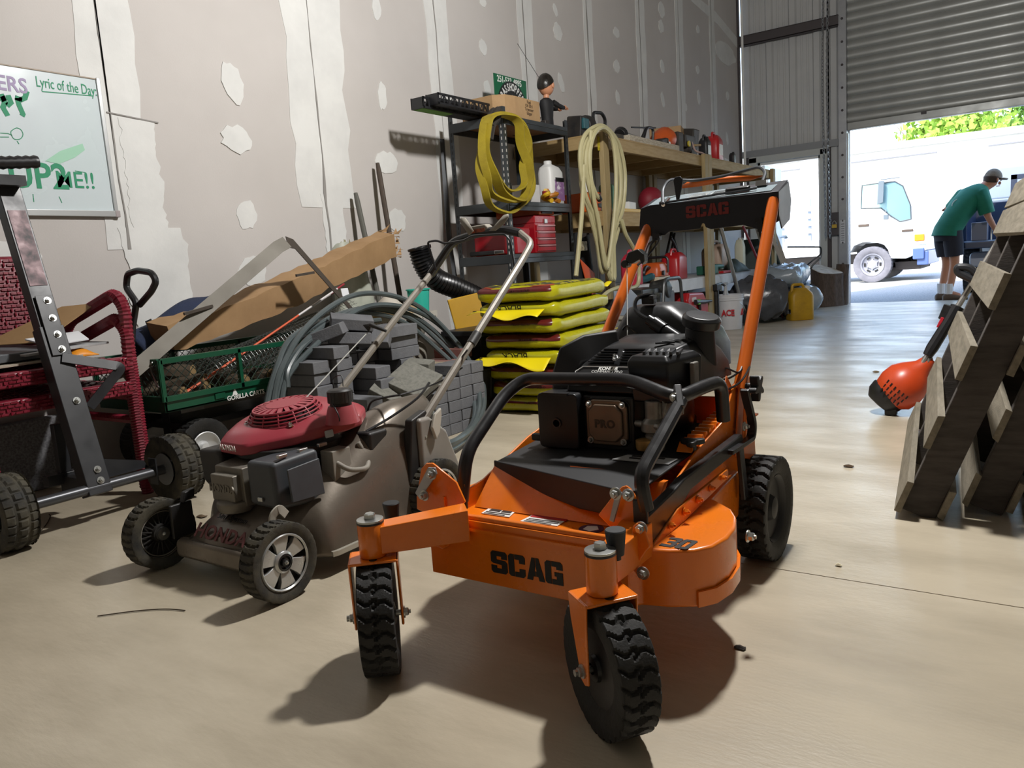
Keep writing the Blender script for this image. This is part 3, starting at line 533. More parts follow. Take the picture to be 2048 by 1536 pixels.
# fuel tank behind the engine with canister and cap
m=MB(); Yt=1.98
def ring(z,x0,x1,y0,y1,r=.03): return [Vector(((x0+x1)/2+p[0],(y0+y1)/2+p[1],z)) for p in rrect(x1-x0,y1-y0,min(r,(x1-x0)*.45,(y1-y0)*.45),4)]
m.loft([ring(.50,-1.0,-.70,1.92,2.08),ring(.56,-1.0,-.70,1.92,2.08),ring(.60,-.985,-.72,1.92,2.08),ring(.64,-.965,-.78,1.93,2.09),ring(.665,-.95,-.815,1.94,2.08),ring(.672,-.93,-.83,1.96,2.06)]); tk=m.build('fuel_tank',M('tank_black','#101114',.45,c2='#24262a',sc=40,amt=.5),mow,W=True,sm=50)
m=MB(); m.cyl((-.865,1.90,.637),(-.76,1.885,.575),.014); m.cyl((-.85,1.899,.628),(-.82,1.893,.61),.018); m.cyl((-.815,1.892,.607),(-.78,1.887,.586),.0175); m.tube(bez([(-.865,1.9,.637),(-.905,1.91,.66),(-.91,1.93,.69),(-.88,1.95,.70),(-.87,1.96,.69)],6),.0055,7); m.tube(bez([(-.90,1.91,.595),(-.93,1.905,.62),(-.945,1.905,.61)],5),.003,6); m.build('breather_hose',M('hose_gloss','#1a1b1e',.25),tk,W=True)
m=MB(); m.box((-.885,1.95,.684),(.035,.02,.02)); m.box((-.872,1.95,.692),(.012,.03,.012)); m.build('vent_valve',blkmetal,tk,W=True,bev=.003)
m=MB(); m.cyl((-.70,1.83,.50),(-.695,1.82,.625),.042,.034,20); m.build('filler_neck',matte,mow,W=True,bev=.004)
m=MB(); ax=Vector((.25,-.12,1)).normalized(); m.lathe([(.03,0),(.045,.006),(.047,.026),(.04,.034),(.0,.035)],(-.692,1.815,.620),ax,20)
for k in range(10):
    a=2*PI*k/10; 
m.build('fuel_cap',M('cap_black','#1c1d20',.35),tk,W=True,bev=.002)
# handle bars from the rear brackets up to the console
H0=(-.632,1.88,.44); 
m=MB(); m.tube(rnd([(-.628,1.90,.455),(-.628,1.955,.53),(-.622,2.21,.93)],.05,5),.0165,12); m.build('handle_bar',orangeh,mow,W=True)
m=MB(); m.tube(rnd([(-1.05,1.90,.455),(-1.05,1.955,.53),(-.995,2.215,.89)],.05,5),.0165,12); m.build('handle_bar',orangeh,mow,W=True)
m=MB(); m.prism([(1.84,.30),(1.885,.475),(1.92,.48),(1.97,.40),(2.0,.25)],(-.626,0,0),(0,1,0),(0,0,1),(.004,0,0)); m.strip([(-.61,1.86,.30),(-.61,1.90,.46)],.02,.004,(1,0,0)); m.build('handle_bracket',orangeh,mow,W=True,bev=.002)
m=MB(); starknob(m,(-.60,1.91,.462),(1,0,0),.026,.022,5); m.build('handle_knob',blk,mow,W=True,bev=.004)
m=MB(); m.strip(rnd([(-.60,1.855,.465),(-.60,1.86,.455),(-.60,1.91,.37),(-.60,1.90,.335),(-.60,1.73,.338)],.02),.012,.022,(1,0,0)); m.strip([(-.598,1.80,.34),(-.598,1.83,.20)],.012,.028,(0,1,0)); m.build('brake_lever',blkmetal,mow,W=True,bev=.003)
q=MB(); bolt(q,(-.603,1.85,.375),(1,0,0),.008); q.build('hex_bolt',zinc,mow,W=True)
for pts in ([(-.69,1.87,.50),(-.66,1.88,.515),(-.63,1.9,.50),(-.628,1.93,.515)],[(-.69,1.86,.488),(-.65,1.88,.487),(-.625,1.92,.505)],[(-.66,1.85,.455),(-.62,1.88,.478),(-.61,1.93,.51)]):
    m=MB(); m.tube(bez(pts,6),.0026,6); m.build('control_cable',blk,mow,W=True)
# console: folded black sheet
CY=2.2
fp=[(-1.013,2.2,0.944),(-0.982,2.2,0.951),(-0.872,2.2,0.951),(-0.608,2.2,0.951),(-0.609,2.2,0.886),(-0.606,2.2,0.872),(-0.628,2.2,0.861),(-0.634,2.2,0.851),(-0.666,2.2,0.854),(-0.705,2.2,0.869),(-0.756,2.2,0.867),(-0.797,2.2,0.865),(-0.813,2.2,0.872),(-0.817,2.2,0.883),(-0.823,2.2,0.884),(-0.83,2.2,0.869),(-0.891,2.2,0.868),(-0.925,2.2,0.868),(-0.938,2.2,0.859),(-1.007,2.2,0.861),(-1.02,2.2,0.887)]
csm=M('console_black','#1c1d24',.42,c2='#24252d',sc=12,amt=.4)
m=MB(); n=len(fp); P=[Vector(p) for p in fp]; m.add(P+[p+Vector((0,.004,0)) for p in P],[tuple(range(n))[::-1],tuple(range(n,2*n))]+[(i,(i+1)%n,n+(i+1)%n,n+i) for i in range(n)])
TL=P[0]; TR=P[3]
dz=Vector((0,.105,.032))
topq=[TL+Vector((0,.0,0)),TR,TR+dz+Vector((0,0,.004)),TL+dz]
m.add(topq+[p-Vector((0,0,.004)) for p in topq],[(0,1,2,3),(7,6,5,4),(0,4,5,1),(1,5,6,2),(2,6,7,3),(3,7,4,0)])
for ex in (TL.x,TR.x):
    b0=[(CY,P[3].z),(CY+.105,P[3].z+.032),(CY+.13,P[3].z-.02),(CY+.11,P[3].z-.075),(CY+.03,P[4].z-.035),(CY,P[4].z)]
    if ex==TL.x: b0=[(y,z-.015) for y,z in b0]
    m.prism(b0,(ex-.002,0,0),(0,1,0),(0,0,1),(.004,0,0))
cs=m.build('console',csm,mow,W=True,bev=.002)
blockword('console_lettering','SCAG',M('dull_red','#7d2723',.6),cs,(-0.87,2.199,0.902),(TR-TL),(0,0,1),.034,.001,.09,1.0)
up=dz.normalized(); ud=(TR-TL).normalized()
def ontop(a,b): return TL+ud*a*(TR-TL).length+up*b*dz.length+Vector((0,0,.0015))
def cplate(name,a0,a1,b0,b1,mat): return plate(name,[ontop(a0,b0),ontop(a1,b0),ontop(a1,b1),ontop(a0,b1)],mat,cs)
cplate('control_panel',.05,.95,.08,.95,M('panel_grey','#7f8b90',.3,c2='#717d82',sc=8,amt=.4))
cplate('panel_label',.33,.46,.25,.8,decalw); cplate('panel_label',.48,.66,.25,.8,M('label_pale','#c9d2d4',.4)); cplate('panel_label',.31,.42,.1,.32,M('label_orange','#e07a20',.5))
lines('panel_print',ontop(.5,.75),ud,up,6,.05,.008,.0025,decal,cs)
m=MB(); m.prism(rrect(.07,.02,.008,3),ontop(.70,.35)+Vector((0,0,.004)),ud,up,(0,0,.012)); m.build('switch_block',blk,cs,W=True,bev=.003)
m=MB(); m.tube([ontop(.15,.02)+Vector((0,0,.006)),ontop(.5,.16)+Vector((0,0,.006)),ontop(.84,.25)+Vector((0,0,.008))],.0035,6); m.build('throttle_rod',blkmetal,cs,W=True)
# throttle lever with black paddle
a=ontop(.26,.3); m=MB(); m.prism([(-.004,0),(.004,0),(.012,.035),(.015,.062),(.008,.07),(-.009,.07),(-.014,.06)],a,(1,0,0),(0,.1,1),(0,.006,0)); m.build('throttle_lever',blk,cs,W=True,bev=.002)
# bail bars over the console: grey rod and orange paddle
m=MB(); m.tube(rnd([(-0.937,2.19,0.951),(-0.961,2.25,0.998),(-0.952,2.28,1.027),(-0.898,2.33,1.018),(-0.812,2.33,1.019),(-0.693,2.33,1.035),(-0.671,2.31,1.014),(-0.671,2.27,0.983)],.03),.005,8); bl=m.build('bail_rod',M('rod_grey','#55585c',.35,.6),cs,W=True)
m=MB(); m.add([Vector(p) for p in [(-0.951,2.33,1),(-0.901,2.33,1.022),(-0.782,2.33,1.019),(-0.679,2.33,1.008),(-0.723,2.33,0.999),(-0.812,2.33,1.003),(-0.878,2.33,0.999)]],[tuple(range(7))]); pd=m.build('bail_paddle',orangeh,cs,W=True,solid=.004)
m=MB(); m.tube([(-0.938,2.195,0.947),(-0.943,2.25,0.967)],.006,8); m.build('bail_clamp',chrome,cs,W=True)
MB().box((-0.671,2.27,0.983),(.03,.02,.015)).build('bail_clamp',chrome,cs,W=True)
# clutch cables and starter handle
m=MB(); m.tube(bez([(-0.949,2.19,0.861),(-0.973,2.17,0.834),(-0.977,2.14,0.798),(-0.993,2.12,0.778)],6),.004,6); m.tube(bez([(-0.962,2.19,0.865),(-0.949,2.18,0.847),(-0.966,2.17,0.819),(-0.989,2.14,0.782)],6),.003,6); m.box((-0.959,2.19,0.856),(.022,.02,.02)); m.build('clutch_cable',blk,mow,W=True)
m=MB(); m.tube(bez([(-0.658,2.2,0.879),(-0.658,2.2,0.838),(-0.648,2.2,0.81),(-0.645,2.21,0.769)],5),.004,6); m.box((-0.66,2.198,0.879),(.018,.008,.012)); m.box((-0.656,2.198,0.862),(.014,.012,.03)); m.build('clutch_cable',blk,mow,W=True)
m=MB(); m.prism([(-.03,.0),(-.02,.022),(.012,.03),(.03,.014),(.03,-.006),(.022,-.016),(.016,.0),(-.01,-.012)],(-0.97,2.05,0.794),(1,0,0),(0,0,1),(0,.03,0)); m.lathe([(.012,0),(.012,.03)],(-1.002,2.05,0.784),(0,1,0),14); m.build('starter_handle',M('handle_gloss','#2a2c2c',.25),mow,W=True,bev=.004)
m=MB(); m.tube([(-0.993,2.05,0.778),(-0.915,1.87,0.575)],.0015,5); m.build('starter_cord',M('cord_grey','#9a9a94',.7),mow,W=True)
# ---------- red push mower with grey deck ----------
mred=M('mower_red','#97303d',.5,c2='#9a6a60',sc=3.2,amt=.6,coat=.1,lo=.45,hi=.8)
deckm=M('deck_taupe','#7a7268',.32,.5,c2='#5f564b',sc=4,amt=.85,bump=.1,bs=40)
dustgrey=M('dusty_grey','#8b867c',.7,c2='#6f695f',sc=8,amt=.6)
plg=M('plastic_grey','#3d4044',.5,c2='#4c4f53',sc=10,amt=.5)
dustblk=M('dusty_black','#1a1a1b',.55,c2='#3a352f',sc=9,amt=.55)
tread=M('dusty_rubber','#1c1b19',.8,c2='#5a5444',sc=14,amt=.75,bump=.3,bs=120)
silver=M('wheel_silver','#b9bab9',.3,.55,c2='#a3a3a0',sc=10,amt=.5)
pm=thing('push_mower','red and grey walk-behind push mower with dusty deck','mower',(-1.855,1.55,0))
cx=-1.855
def hw_(u): return .172+.10*min(1,max(0,(u-.13)/.10))**1.0 if u<.23 else .272-.02*max(0,(u-.75)/.25)
def sst(a,b,x): t=max(0,min(1,(x-a)/(b-a))); return t*t*(3-2*t)
def deckp(u,s):
    Y=1.215+.70*u; x=s*2-1; h=hw_(u); y0=.055
    edge=max(0,1-abs(x)**5)**.6
    base=.045+.125*sst(-.06,.34,u)
    right=.205*sst(.2,.82,u)*sst(-.45,.75,x); left=.02*sst(.3,.8,u)*sst(.2,.9,-x)
    dome=.03*math.exp(-((x)**2*2.2+((u-.4)*3)**2))
    if u>.9: base-=.0
    z=y0+(base+right+left+dome)*edge if abs(x)<.999 else y0
    if u<.02: z=y0+(z-y0)*(.45+u*20)
    return (cx+h*x*(1+.04*sst(.3,.9,u)*(1 if x>0 else 0)),Y-(0 if u>.1 else .02*(1-x*x)),z)
m=MB(); m.grid(lambda u,s:deckp(u,.5-.5*cos(PI*s)),40,40); dk=m.build('deck',deckm,pm,W=True,sm=60,solid=.004)
m=MB(); m.strip([(cx+hw_(k/40)*1.02*(1+.04*sst(.3,.9,k/40)),1.215+.70*k/40,.062) for k in range(9,36)],.014,.014,(0,0,1)); m.build('deck_rim',M('rim_pale','#a7a296',.4,.3),dk,W=True)
m=MB(); m.prism([(-.165,.048),(.165,.048),(.172,.062),(.172,.095),(.15,.105),(-.15,.105),(-.172,.095),(-.172,.062)],(cx,1.19,0),(1,0,0),(0,0,1),(0,.03,0)); m.build('front_lip',deckm,dk,W=True,bev=.012,segs=3)
def ondeck(u,s,h=.006):
    p=Vector(deckp(u,s)); du=Vector(deckp(u+.04,s))-Vector(deckp(u-.04,s)); ds=Vector(deckp(u,s+.04))-Vector(deckp(u,s-.04)); n=ds.cross(du).normalized(); n=n if n.z>0 else -n
    return p+n*h,ds.normalized(),du.normalized()
text('deck_lettering','HONDA',M('dull_maroon','#6d3a3a',.6),dk,*ondeck(.035,.54),.056,.0012,bold=.0012,W=True,sx=1.0,sp=1.05)
text('deck_print','5in1 System',decal,dk,*ondeck(.10,.53,.007),.026,.0008,W=True)
# wheels
def pushwheel(x,y,r,wd,outer,rimM,facing):
    m=MB(); tire(m,(x,y,r),(1,0,0),r,wd,r*.70,30,.005,2,180); t=m.build('wheel',tread,pm,W=True,sm=30)
    if facing:
        m=MB(); m.lathe([(r*.74,wd*.38),(r*.70,wd*.5),(r*.66,wd*.42)],(x,y,r),(1,0,0),40,cap=False)
        for k in range(6):
            a0=2*PI*k/6+.2
            def P(rr,a,h): return (x+h,y+rr*cos(a),r+rr*sin(a))
            m.loft([[P(r*.28,a0-.1,.016),P(r*.28,a0+.9,.016),P(r*.28,a0+.9,.004),P(r*.28,a0-.1,.004)],[P(r*.5,a0,.021),P(r*.5,a0+.76,.021),P(r*.5,a0+.76,.008),P(r*.5,a0,.008)],[P(r*.70,a0,.020),P(r*.70,a0+.74,.020),P(r*.70,a0+.74,.004),P(r*.70,a0,.004)]])
        m.lathe([(r*.3,.006),(r*.28,.02),(r*.22,.024)],(x,y,r),(1,0,0),28,cap=False); m.build('spoked_rim',rimM,t,W=True,bev=.0015)
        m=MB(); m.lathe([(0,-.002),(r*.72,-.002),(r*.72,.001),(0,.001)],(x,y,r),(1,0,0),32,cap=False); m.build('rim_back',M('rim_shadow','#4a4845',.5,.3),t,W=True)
        m=MB(); m.lathe([(r*.24,.012),(r*.24,.022),(r*.17,.024),(r*.16,.016),(r*.1,.016),(r*.1,.026),(0,.026)],(x,y,r),(1,0,0),28,cap=False); m.build('hub_ring',blk,t,W=True)
        q=MB(); bolt(q,(x+.02,y,r),(1,0,0),.006,.008); q.build('axle_nut',zinc,t,W=True)
    else:
        m=MB(); m.lathe([(r*.73,.0),(r*.70,wd*.2),(r*.66,.0),(r*.3,-.004),(r*.25,.012),(r*.12,.014),(0,.014)],(x,y,r),(1,0,0),40,cap=False)
        for k in range(20):
            a=2*PI*k/20; m.cyl((x+.003,y+r*.26*cos(a),r+r*.26*sin(a)),(x+.003,y+r*.66*cos(a),r+r*.66*sin(a)),.0022,n=5)
        m.build('wheel_back',dustblk,t,W=True)
        m=MB()
        for rr in (.70,.64): m.tube(circ((x+.012,y,r),r*rr,(0,1,0),(0,0,1),40),.0018,5,True)
        m.build('rim_lines',dustgrey,t,W=True)
        m=MB(); m.lathe([(r*.2,.014),(r*.18,.022),(r*.06,.024),(0,.03)],(x,y,r),(1,0,0),14,cap=False); m.build('hub_gear',zinc,t,W=True)
    return t
pushwheel(-1.59,1.205,.102,.055,1,silver,True)
pushwheel(-2.12,1.205,.102,.055,1,silver,False)
pushwheel(-1.565,1.80,.112,.055,1,silver,True)
pushwheel(-2.15,1.80,.112,.055,1,silver,False)
# height levers and wheel brackets
m=MB(); m.box((-2.055,1.24,.14),(.012,.07,.10)); m.prism([(-.02,.19),(.02,.20),(.025,.225),(-.01,.22)],(-2.06,1.26,0),(0,1,0),(0,0,1),(.02,0,0)); m.build('wheel_bracket',dustblk,pm,W=True,bev=.004)
m=MB(); m.strip(rnd([(-1.66,1.25,.15),(-1.655,1.25,.20),(-1.65,1.27,.215),(-1.65,1.29,.19)],.01),.022,.006,(1,0,0)); m.build('height_lever',M('lever_pale','#b3aea2',.5),pm,W=True,bev=.001)
# engine base
m=MB(); m.lathe([(.17,.15),(.165,.185),(.14,.19),(.13,.30),(.16,.31),(.16,.335)],(-1.86,1.5,0),(0,0,1),32); m.build('engine_base',dustblk,pm,W=True,bev=.004)
m=MB(); m.hexa([(-1.95,1.29,.19),(-1.815,1.29,.19),(-1.80,1.4,.19),(-1.96,1.4,.19),(-1.94,1.29,.30),(-1.82,1.29,.30),(-1.80,1.4,.31),(-1.95,1.4,.31)]); m.box((-1.88,1.28,.245),(.10,.03,.075)); m.lathe([(.05,.175),(.055,.19),(.055,.205),(.04,.21)],(-1.87,1.3,0),(0,0,1),20); hd=m.build('cylinder_head',M('head_alloy','#77726a',.55,.5,c2='#8d877a',sc=12,amt=.6),pm,W=True,bev=.004)
text('head_lettering','HONDA',MC['head_alloy'],hd,(-1.88,1.2645,.243),(1,0,0),(0,0,1),.03,.002,bold=.0008,W=True)
m=MB(); m.prism([(-2.06,.33),(-1.97,.335),(-1.95,.32),(-1.95,.2),(-1.975,.185),(-2.05,.235)],(0,1.32,0),(1,0,0),(0,0,1),(0,.11,0)); m.build('muffler_shield',dustblk,pm,W=True,bev=.012,segs=3)
m=MB(); m.hexa([(-1.80,1.29,.20),(-1.68,1.29,.195),(-1.645,1.43,.19),(-1.78,1.44,.20),(-1.80,1.29,.325),(-1.69,1.29,.325),(-1.66,1.43,.34),(-1.78,1.44,.33)]); ac=m.build('air_cleaner',plg,pm,W=True,bev=.014,segs=3)
m=MB(); m.hexa([(-1.655,1.315,.215),(-1.648,1.315,.215),(-1.632,1.415,.215),(-1.64,1.415,.215),(-1.662,1.315,.305),(-1.657,1.315,.305),(-1.642,1.415,.315),(-1.65,1.415,.315)]); m.build('cleaner_panel',plg,ac,W=True,bev=.003)
m=MB(); m.box((-1.745,1.287,.222),(.02,.008,.012)); m.build('drain_clip',zinc,ac,W=True,bev=.002)
m=MB(); m.box((-1.67,1.50,.26),(.05,.07,.12)); m.tube(rnd([(-1.67,1.47,.30),(-1.62,1.50,.26),(-1.61,1.56,.25),(-1.64,1.60,.27),(-1.66,1.58,.32)],.02),.008,8); m.lathe([(.05,.15),(.055,.2),(.03,.21)],(-1.67,1.56,0),(0,0,1),16); m.build('carburettor',dustgrey,pm,W=True,bev=.003)
m=MB(); m.bx(-1.70,-1.63,1.60,1.68,.27,.345); m.build('fuel_line_box',dustblk,pm,W=True,bev=.01)
for y in (1.33,1.40,1.47):
    q=MB(); q.box((-1.69-.02*(1.4-y),y,.337),(.012,.03,.01)); q.build('cover_clip',zinc,pm,W=True,bev=.002)
# red cover: wedge plan, sloping front, raised grille
out=[(-1.955,1.325),(-1.855,1.318),(-1.83,1.33),(-1.745,1.42),(-1.665,1.55),(-1.655,1.60),(-1.70,1.665),(-1.9,1.70),(-2.03,1.66),(-2.07,1.55),(-2.03,1.42),(-1.97,1.34)]
top2=[(-1.945,1.345),(-1.86,1.342),(-1.842,1.355),(-1.765,1.43),(-1.69,1.55),(-1.68,1.59),(-1.715,1.65),(-1.9,1.68),(-2.01,1.645),(-2.045,1.55),(-2.01,1.43),(-1.965,1.36)]
top3=[(-1.93,1.37),(-1.875,1.37),(-1.86,1.38),(-1.79,1.44),(-1.715,1.55),(-1.705,1.58),(-1.73,1.63),(-1.9,1.66),(-1.99,1.63),(-2.02,1.55),(-1.99,1.44),(-1.95,1.385)]
z1=lambda y:.325+.15*(y-1.32); z2=lambda y:.372+.15*(y-1.32); z3=lambda y:.385+.16*(y-1.34)
m=MB(); m.loft([[Vector((x,y,z1(y))) for x,y in out],[Vector((x,y,z1(y)+.03)) for x,y in out],[Vector((x,y,z2(y))) for x,y in top2],[Vector((x,y,z3(y))) for x,y in top3]]); rc=m.build('engine_cover',mred,pm,W=True,bev=.008,segs=3)
text('cover_lettering','HONDA',M('silver_print','#c3b3ae',.4),rc,(-1.907,1.3165,.346),(1,-.06,0),(0,.1,1),.021,.0008,bold=.0008,W=True)
m=MB(); m.prism(rrect(.024,.02,.002,1),(-1.688,1.5,.362),(.53,.85,.12),(-.25,.1,1),(.001,0,0)); m.build('cover_badge',zinc,rc,W=True)
# round cooling grille
gc=Vector((-1.865,1.50,.402)); tilt=Vector((0,-.14,1)).normalized()
m=MB()
us=Vector((1,0,0)); vs=tilt.cross(us)
for rr,h,t in ((.112,.0,.004),(.108,.010,.0026),(.104,.019,.0026),(.098,.028,.0026),(.09,.036,.004)):
    m.tube(circ(gc+tilt*h,rr,us,vs,40),t,6,True)
for k in range(14):
    a=2*PI*k/14; d=us*cos(a)+vs*sin(a)
    m.tube([gc+d*.112,gc+d*.104+tilt*.019,gc+d*.09+tilt*.037],.0028,5)
gr=m.build('cooling_grille',mred,rc,W=True)
m=MB()
for k in range(22):
    a=2*PI*k/22; d=us*cos(a)+vs*sin(a); e=tilt.cross(d)
    m.strip([gc+d*.05+tilt*.041,gc+d*.092+tilt*.037],.013,.004,tilt)
m.lathe([(0,.0405),(.054,.0405),(.052,.044),(0,.044)],gc,tilt,24,cap=False); m.build('grille_top',mred,gr,W=True)
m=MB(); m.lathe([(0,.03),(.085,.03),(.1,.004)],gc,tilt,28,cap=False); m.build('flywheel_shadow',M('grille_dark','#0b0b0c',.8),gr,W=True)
for a in (-2.2,-.6):
    q=MB(); bolt(q,gc+(us*cos(a)+vs*sin(a))*.115,tilt,.006,.008); q.build('grille_bolt',chrome,gr,W=True)
# filler neck and black cap
m=MB(); m.lathe([(.05,.39),(.04,.43),(.036,.44)],(-1.665,1.535,0),(0,0,1),24); m.build('filler_neck',mred,rc,W=True)
m=MB(); m.lathe([(.031,.435),(.031,.447),(.036,.449),(.036,.482),(.030,.487),(0,.488)],(-1.665,1.535,0),(0,0,1),28,cap=False)
for k in range(20):
    a=2*PI*k/20; m.box((-1.665+.0345*cos(a),1.535+.0345*sin(a),.466),(.004,.004,.03),(0,0,a))
m.build('fuel_cap',dustblk,rc,W=True)
m=MB(); m.tube(bez([(-1.70,1.55,.485),(-1.715,1.56,.51),(-1.69,1.57,.52),(-1.675,1.56,.49)],5),.0015,5); m.tube(bez([(-1.66,1.50,.45),(-1.63,1.49,.42),(-1.64,1.5,.4)],4),.002,5); m.build('cap_tether',blk,rc,W=True)
# starter cord up to the handle
m=MB(); m.tube([(-1.84,1.56,.45),(-2.115,2.12,0.59)],.0022,5); m.build('starter_cord',M('cord_grey','#9a9a94',.7),pm,W=True)
m=MB(); hp=Vector((-2.095,2.12,0.609)); m.add([Vector(p) for p in [(-2.135,2.12,0.619),(-2.087,2.12,0.626),(-2.107,2.12,0.592)]],[(0,1,2)]); m.cyl(hp+Vector((0,0,.01)),Vector((-2.039,2.14,0.593)),.008,.004); m.build('starter_handle',dustblk,pm,W=True,solid=.004)
# rear: door bar, chute flap, handle brackets
m=MB(); m.bx(-2.06,-1.62,1.78,1.86,.30,.325); m.bx(-2.04,-1.64,1.765,1.79,.325,.34); m.bx(-2.03,-1.64,1.74,1.78,.26,.28); m.build('rear_door',M('rear_taupe','#7c756c',.5,c2='#635c53',sc=6,amt=.6),pm,W=True,bev=.006)
m=MB(); m.bx(-2.02,-1.63,1.775,1.78,.285,.30); m.build('door_gap',dustblk,pm,W=True)
m=MB(); m.prism([(0,.10),(.16,.06),(.19,.16),(.13,.30),(.05,.36),(0,.36)],(-1.60,1.75,0),(0,1,0),(0,0,1),(.035,0,0)); m.build('chute_flap',M('flap_grey','#85817a',.45,c2='#767068',sc=7,amt=.5),pm,W=True,bev=.012,segs=3)
for x in (-1.595,-2.12):
    m=MB(); m.prism([(1.70,.17),(1.73,.36),(1.80,.38),(1.83,.33),(1.79,.22),(1.76,.16)],(x-.012,0,0),(0,1,0),(0,0,1),(.03,0,0)); m.build('handle_bracket',dustblk,pm,W=True,bev=.006)
    q=MB(); bolt(q,(x+.018,1.775,.30),(1,0,0),.008); q.build('bracket_bolt',zinc,pm,W=True)
m=MB(); m.prism([(-.02,-.01),(.0,.03),(.03,.045),(.03,.02),(.015,-.03),(-.005,-.05)],(-1.56,1.81,.335),(0,1,0),(0,0,1),(.012,0,0)); m.build('clamp_lever',M('lever_pale','#b3aea2',.5),pm,W=True,bev=.004)
# handle
hR=[(-1.585,1.775,.335),(-1.585,1.90,.44)]; top_=[(-1.57,2.45,0.872),(-1.59,2.47,0.888),(-1.652,2.5,0.926),(-1.738,2.5,0.948),(-1.955,2.5,0.92),(-2.017,2.48,0.84)]
hgrey=M('handle_grey','#7d776d',.48,.2,c2='#6d675f',sc=9,amt=.6)
m=MB(); m.tube(rnd([(-1.585,1.775,.335),(-1.583,2.40,.815),(-1.578,2.47,0.88),(-1.656,2.5,0.928)],.03,5),.0135,10); h1=m.build('handle_tube',hgrey,pm,W=True)
m=MB(); m.tube([(-2.10,1.775,.30),(-2.10,1.93,.39),(-2.08,2.25,.635),(-2.083,2.48,0.791)],.0135,10); m.build('handle_tube',hgrey,pm,W=True)
m=MB(); m.tube(rnd([(-2.083,2.48,0.791),(-1.974,2.5,0.914),(-1.859,2.5,0.934),(-1.731,2.5,0.943),(-1.644,2.495,0.921)],.04,5),.0165,10); m.build('foam_grip',blk,pm,W=True)
m=MB(); m.cyl((-1.583,2.06,.552),(-1.583,2.10,.583),.0165); m.build('handle_clamp',dustblk,pm,W=True)
m=MB(); m.prism([(-.045,-.012),(.045,-.012),(.05,.01),(.035,.022),(-.035,.022),(-.05,.01)],(-1.835,2.485,0.944),(1,0,.05),(0,0,1),(0,.04,0)); ct=m.build('control_pod',dustgrey,pm,W=True,bev=.006)
m=MB(); m.prism([(-.034,-.006),(.034,-.006),(.034,.008),(-.034,.008)],(-1.834,2.485,0.944),(1,0,.05),(0,0,1),(0,-.002,0)); m.build('pod_label',M('label_orange_red','#b5542c',.5,c2='#222222',sc=60,amt=1),ct,W=True)
for q in ([(-1.866,2.47,0.931),(-1.888,2.47,0.962),(-1.907,2.47,0.991),(-1.896,2.47,1.001),(-1.879,2.47,0.998),(-1.864,2.47,0.979),(-1.843,2.47,0.945)],[(-1.769,2.47,0.939),(-1.734,2.47,0.962),(-1.695,2.47,0.992),(-1.676,2.47,0.994),(-1.675,2.47,0.983),(-1.697,2.47,0.959),(-1.741,2.47,0.937)]):
    MB().add([Vector(p) for p in q],[tuple(range(len(q)))]).build('speed_lever',dustgrey,ct,W=True,solid=.006)
m=MB(); m.tube(rnd([(-2.022,2.44,0.806),(-2.037,2.42,0.918),(-1.99,2.42,0.92),(-1.949,2.42,0.905),(-1.854,2.42,0.91),(-1.812,2.42,0.924),(-1.662,2.42,0.919),(-1.641,2.42,0.896),(-1.628,2.42,0.789)],.012,3),.0045,7); m.build('blade_bar',blkmetal,pm,W=True)
for pts in ([(-1.783,2,0.299),(-1.753,2,0.367),(-1.672,2,0.425),(-1.622,2,0.474),(-1.552,2,0.541)],[(-1.688,1.72,0.278),(-1.725,1.72,0.315),(-1.75,1.72,0.362),(-1.73,1.72,0.411),(-1.668,1.72,0.429),(-1.605,1.72,0.439)]):
    m=MB(); m.tube(bez(pts,6),.0035,6); m.build('control_cable',blk,pm,W=True)
m=MB(); m.tube(bez([(-1.66,1.62,.345),(-1.63,1.70,.375),(-1.59,1.78,.42),(-1.58,1.83,.46)],5),.004,6); m.tube(bez([(-1.736,1.86,0.41),(-1.705,1.95,0.42),(-1.657,2,0.442),(-1.595,2.02,0.479)],5),.003,6); m.build('control_cable',blk,pm,W=True)
m=MB(); m.tube([(-1.606,1.81,0.328),(-1.595,1.9,0.435)],.004,6); m.sph((-1.595,1.9,0.437),.008); m.build('release_rod',zinc,pm,W=True)
# ---------- whiteboard ----------
board=M('board_white','#c9d2d6',.25,c2='#bccacb',sc=3,amt=.7)
frame=M('board_frame','#c6c8c8',.3,.7)
marker=M('marker_green','#12855c',.6); purple=M('marker_purple','#9d8fb0',.6); smear=M('marker_smear','#93c3a8',.5)
wbx=XW+.012
wbd=thing('whiteboard','whiteboard with green marker lettering hung on the drywall','whiteboard',(wbx,1.4,1.15))
m=MB(); m.bx(XW+.004,wbx,.7,2.03,1.155,1.755); m.build('panel',board,wbd,W=True)
m=MB(); m.bx(XW+.004,wbx+.008,2.015,2.032,1.15,1.76); m.build('frame_side',frame,wbd,W=True,bev=.002)
m=MB(); m.bx(XW+.004,wbx+.012,.7,2.035,1.148,1.175); m.build('frame_bottom',frame,wbd,W=True,bev=.002)
m=MB(); m.bx(XW+.004,wbx+.004,.7,2.032,1.752,1.757); m.build('frame_top',M('frame_tan','#8f7f6c',.5),wbd,W=True)
m=MB(); m.bx(XW+.004,wbx+.014,2.014,2.037,1.146,1.176); m.build('corner_cap',M('cap_grey','#9a9190',.5),wbd,W=True,bev=.003)
m=MB(); m.bx(wbx,wbx+.05,1.2,1.8,1.138,1.15); m.prism([(1.62,1.11),(1.78,1.11),(1.83,1.148),(1.5,1.148)],(XW+.003,0,0),(0,1,0),(0,0,1),(.004,0,0)); 
def stroke(name,pts,wd,mat,par,x=wbx+.0008):
    m=MB()
    for s in pts: m.strip([Vector((x,p[1],p[2])) for p in s],wd,.0009,(1,0,0))
    return m.build(name,mat,par,W=True,sm=0,kind='stuff')
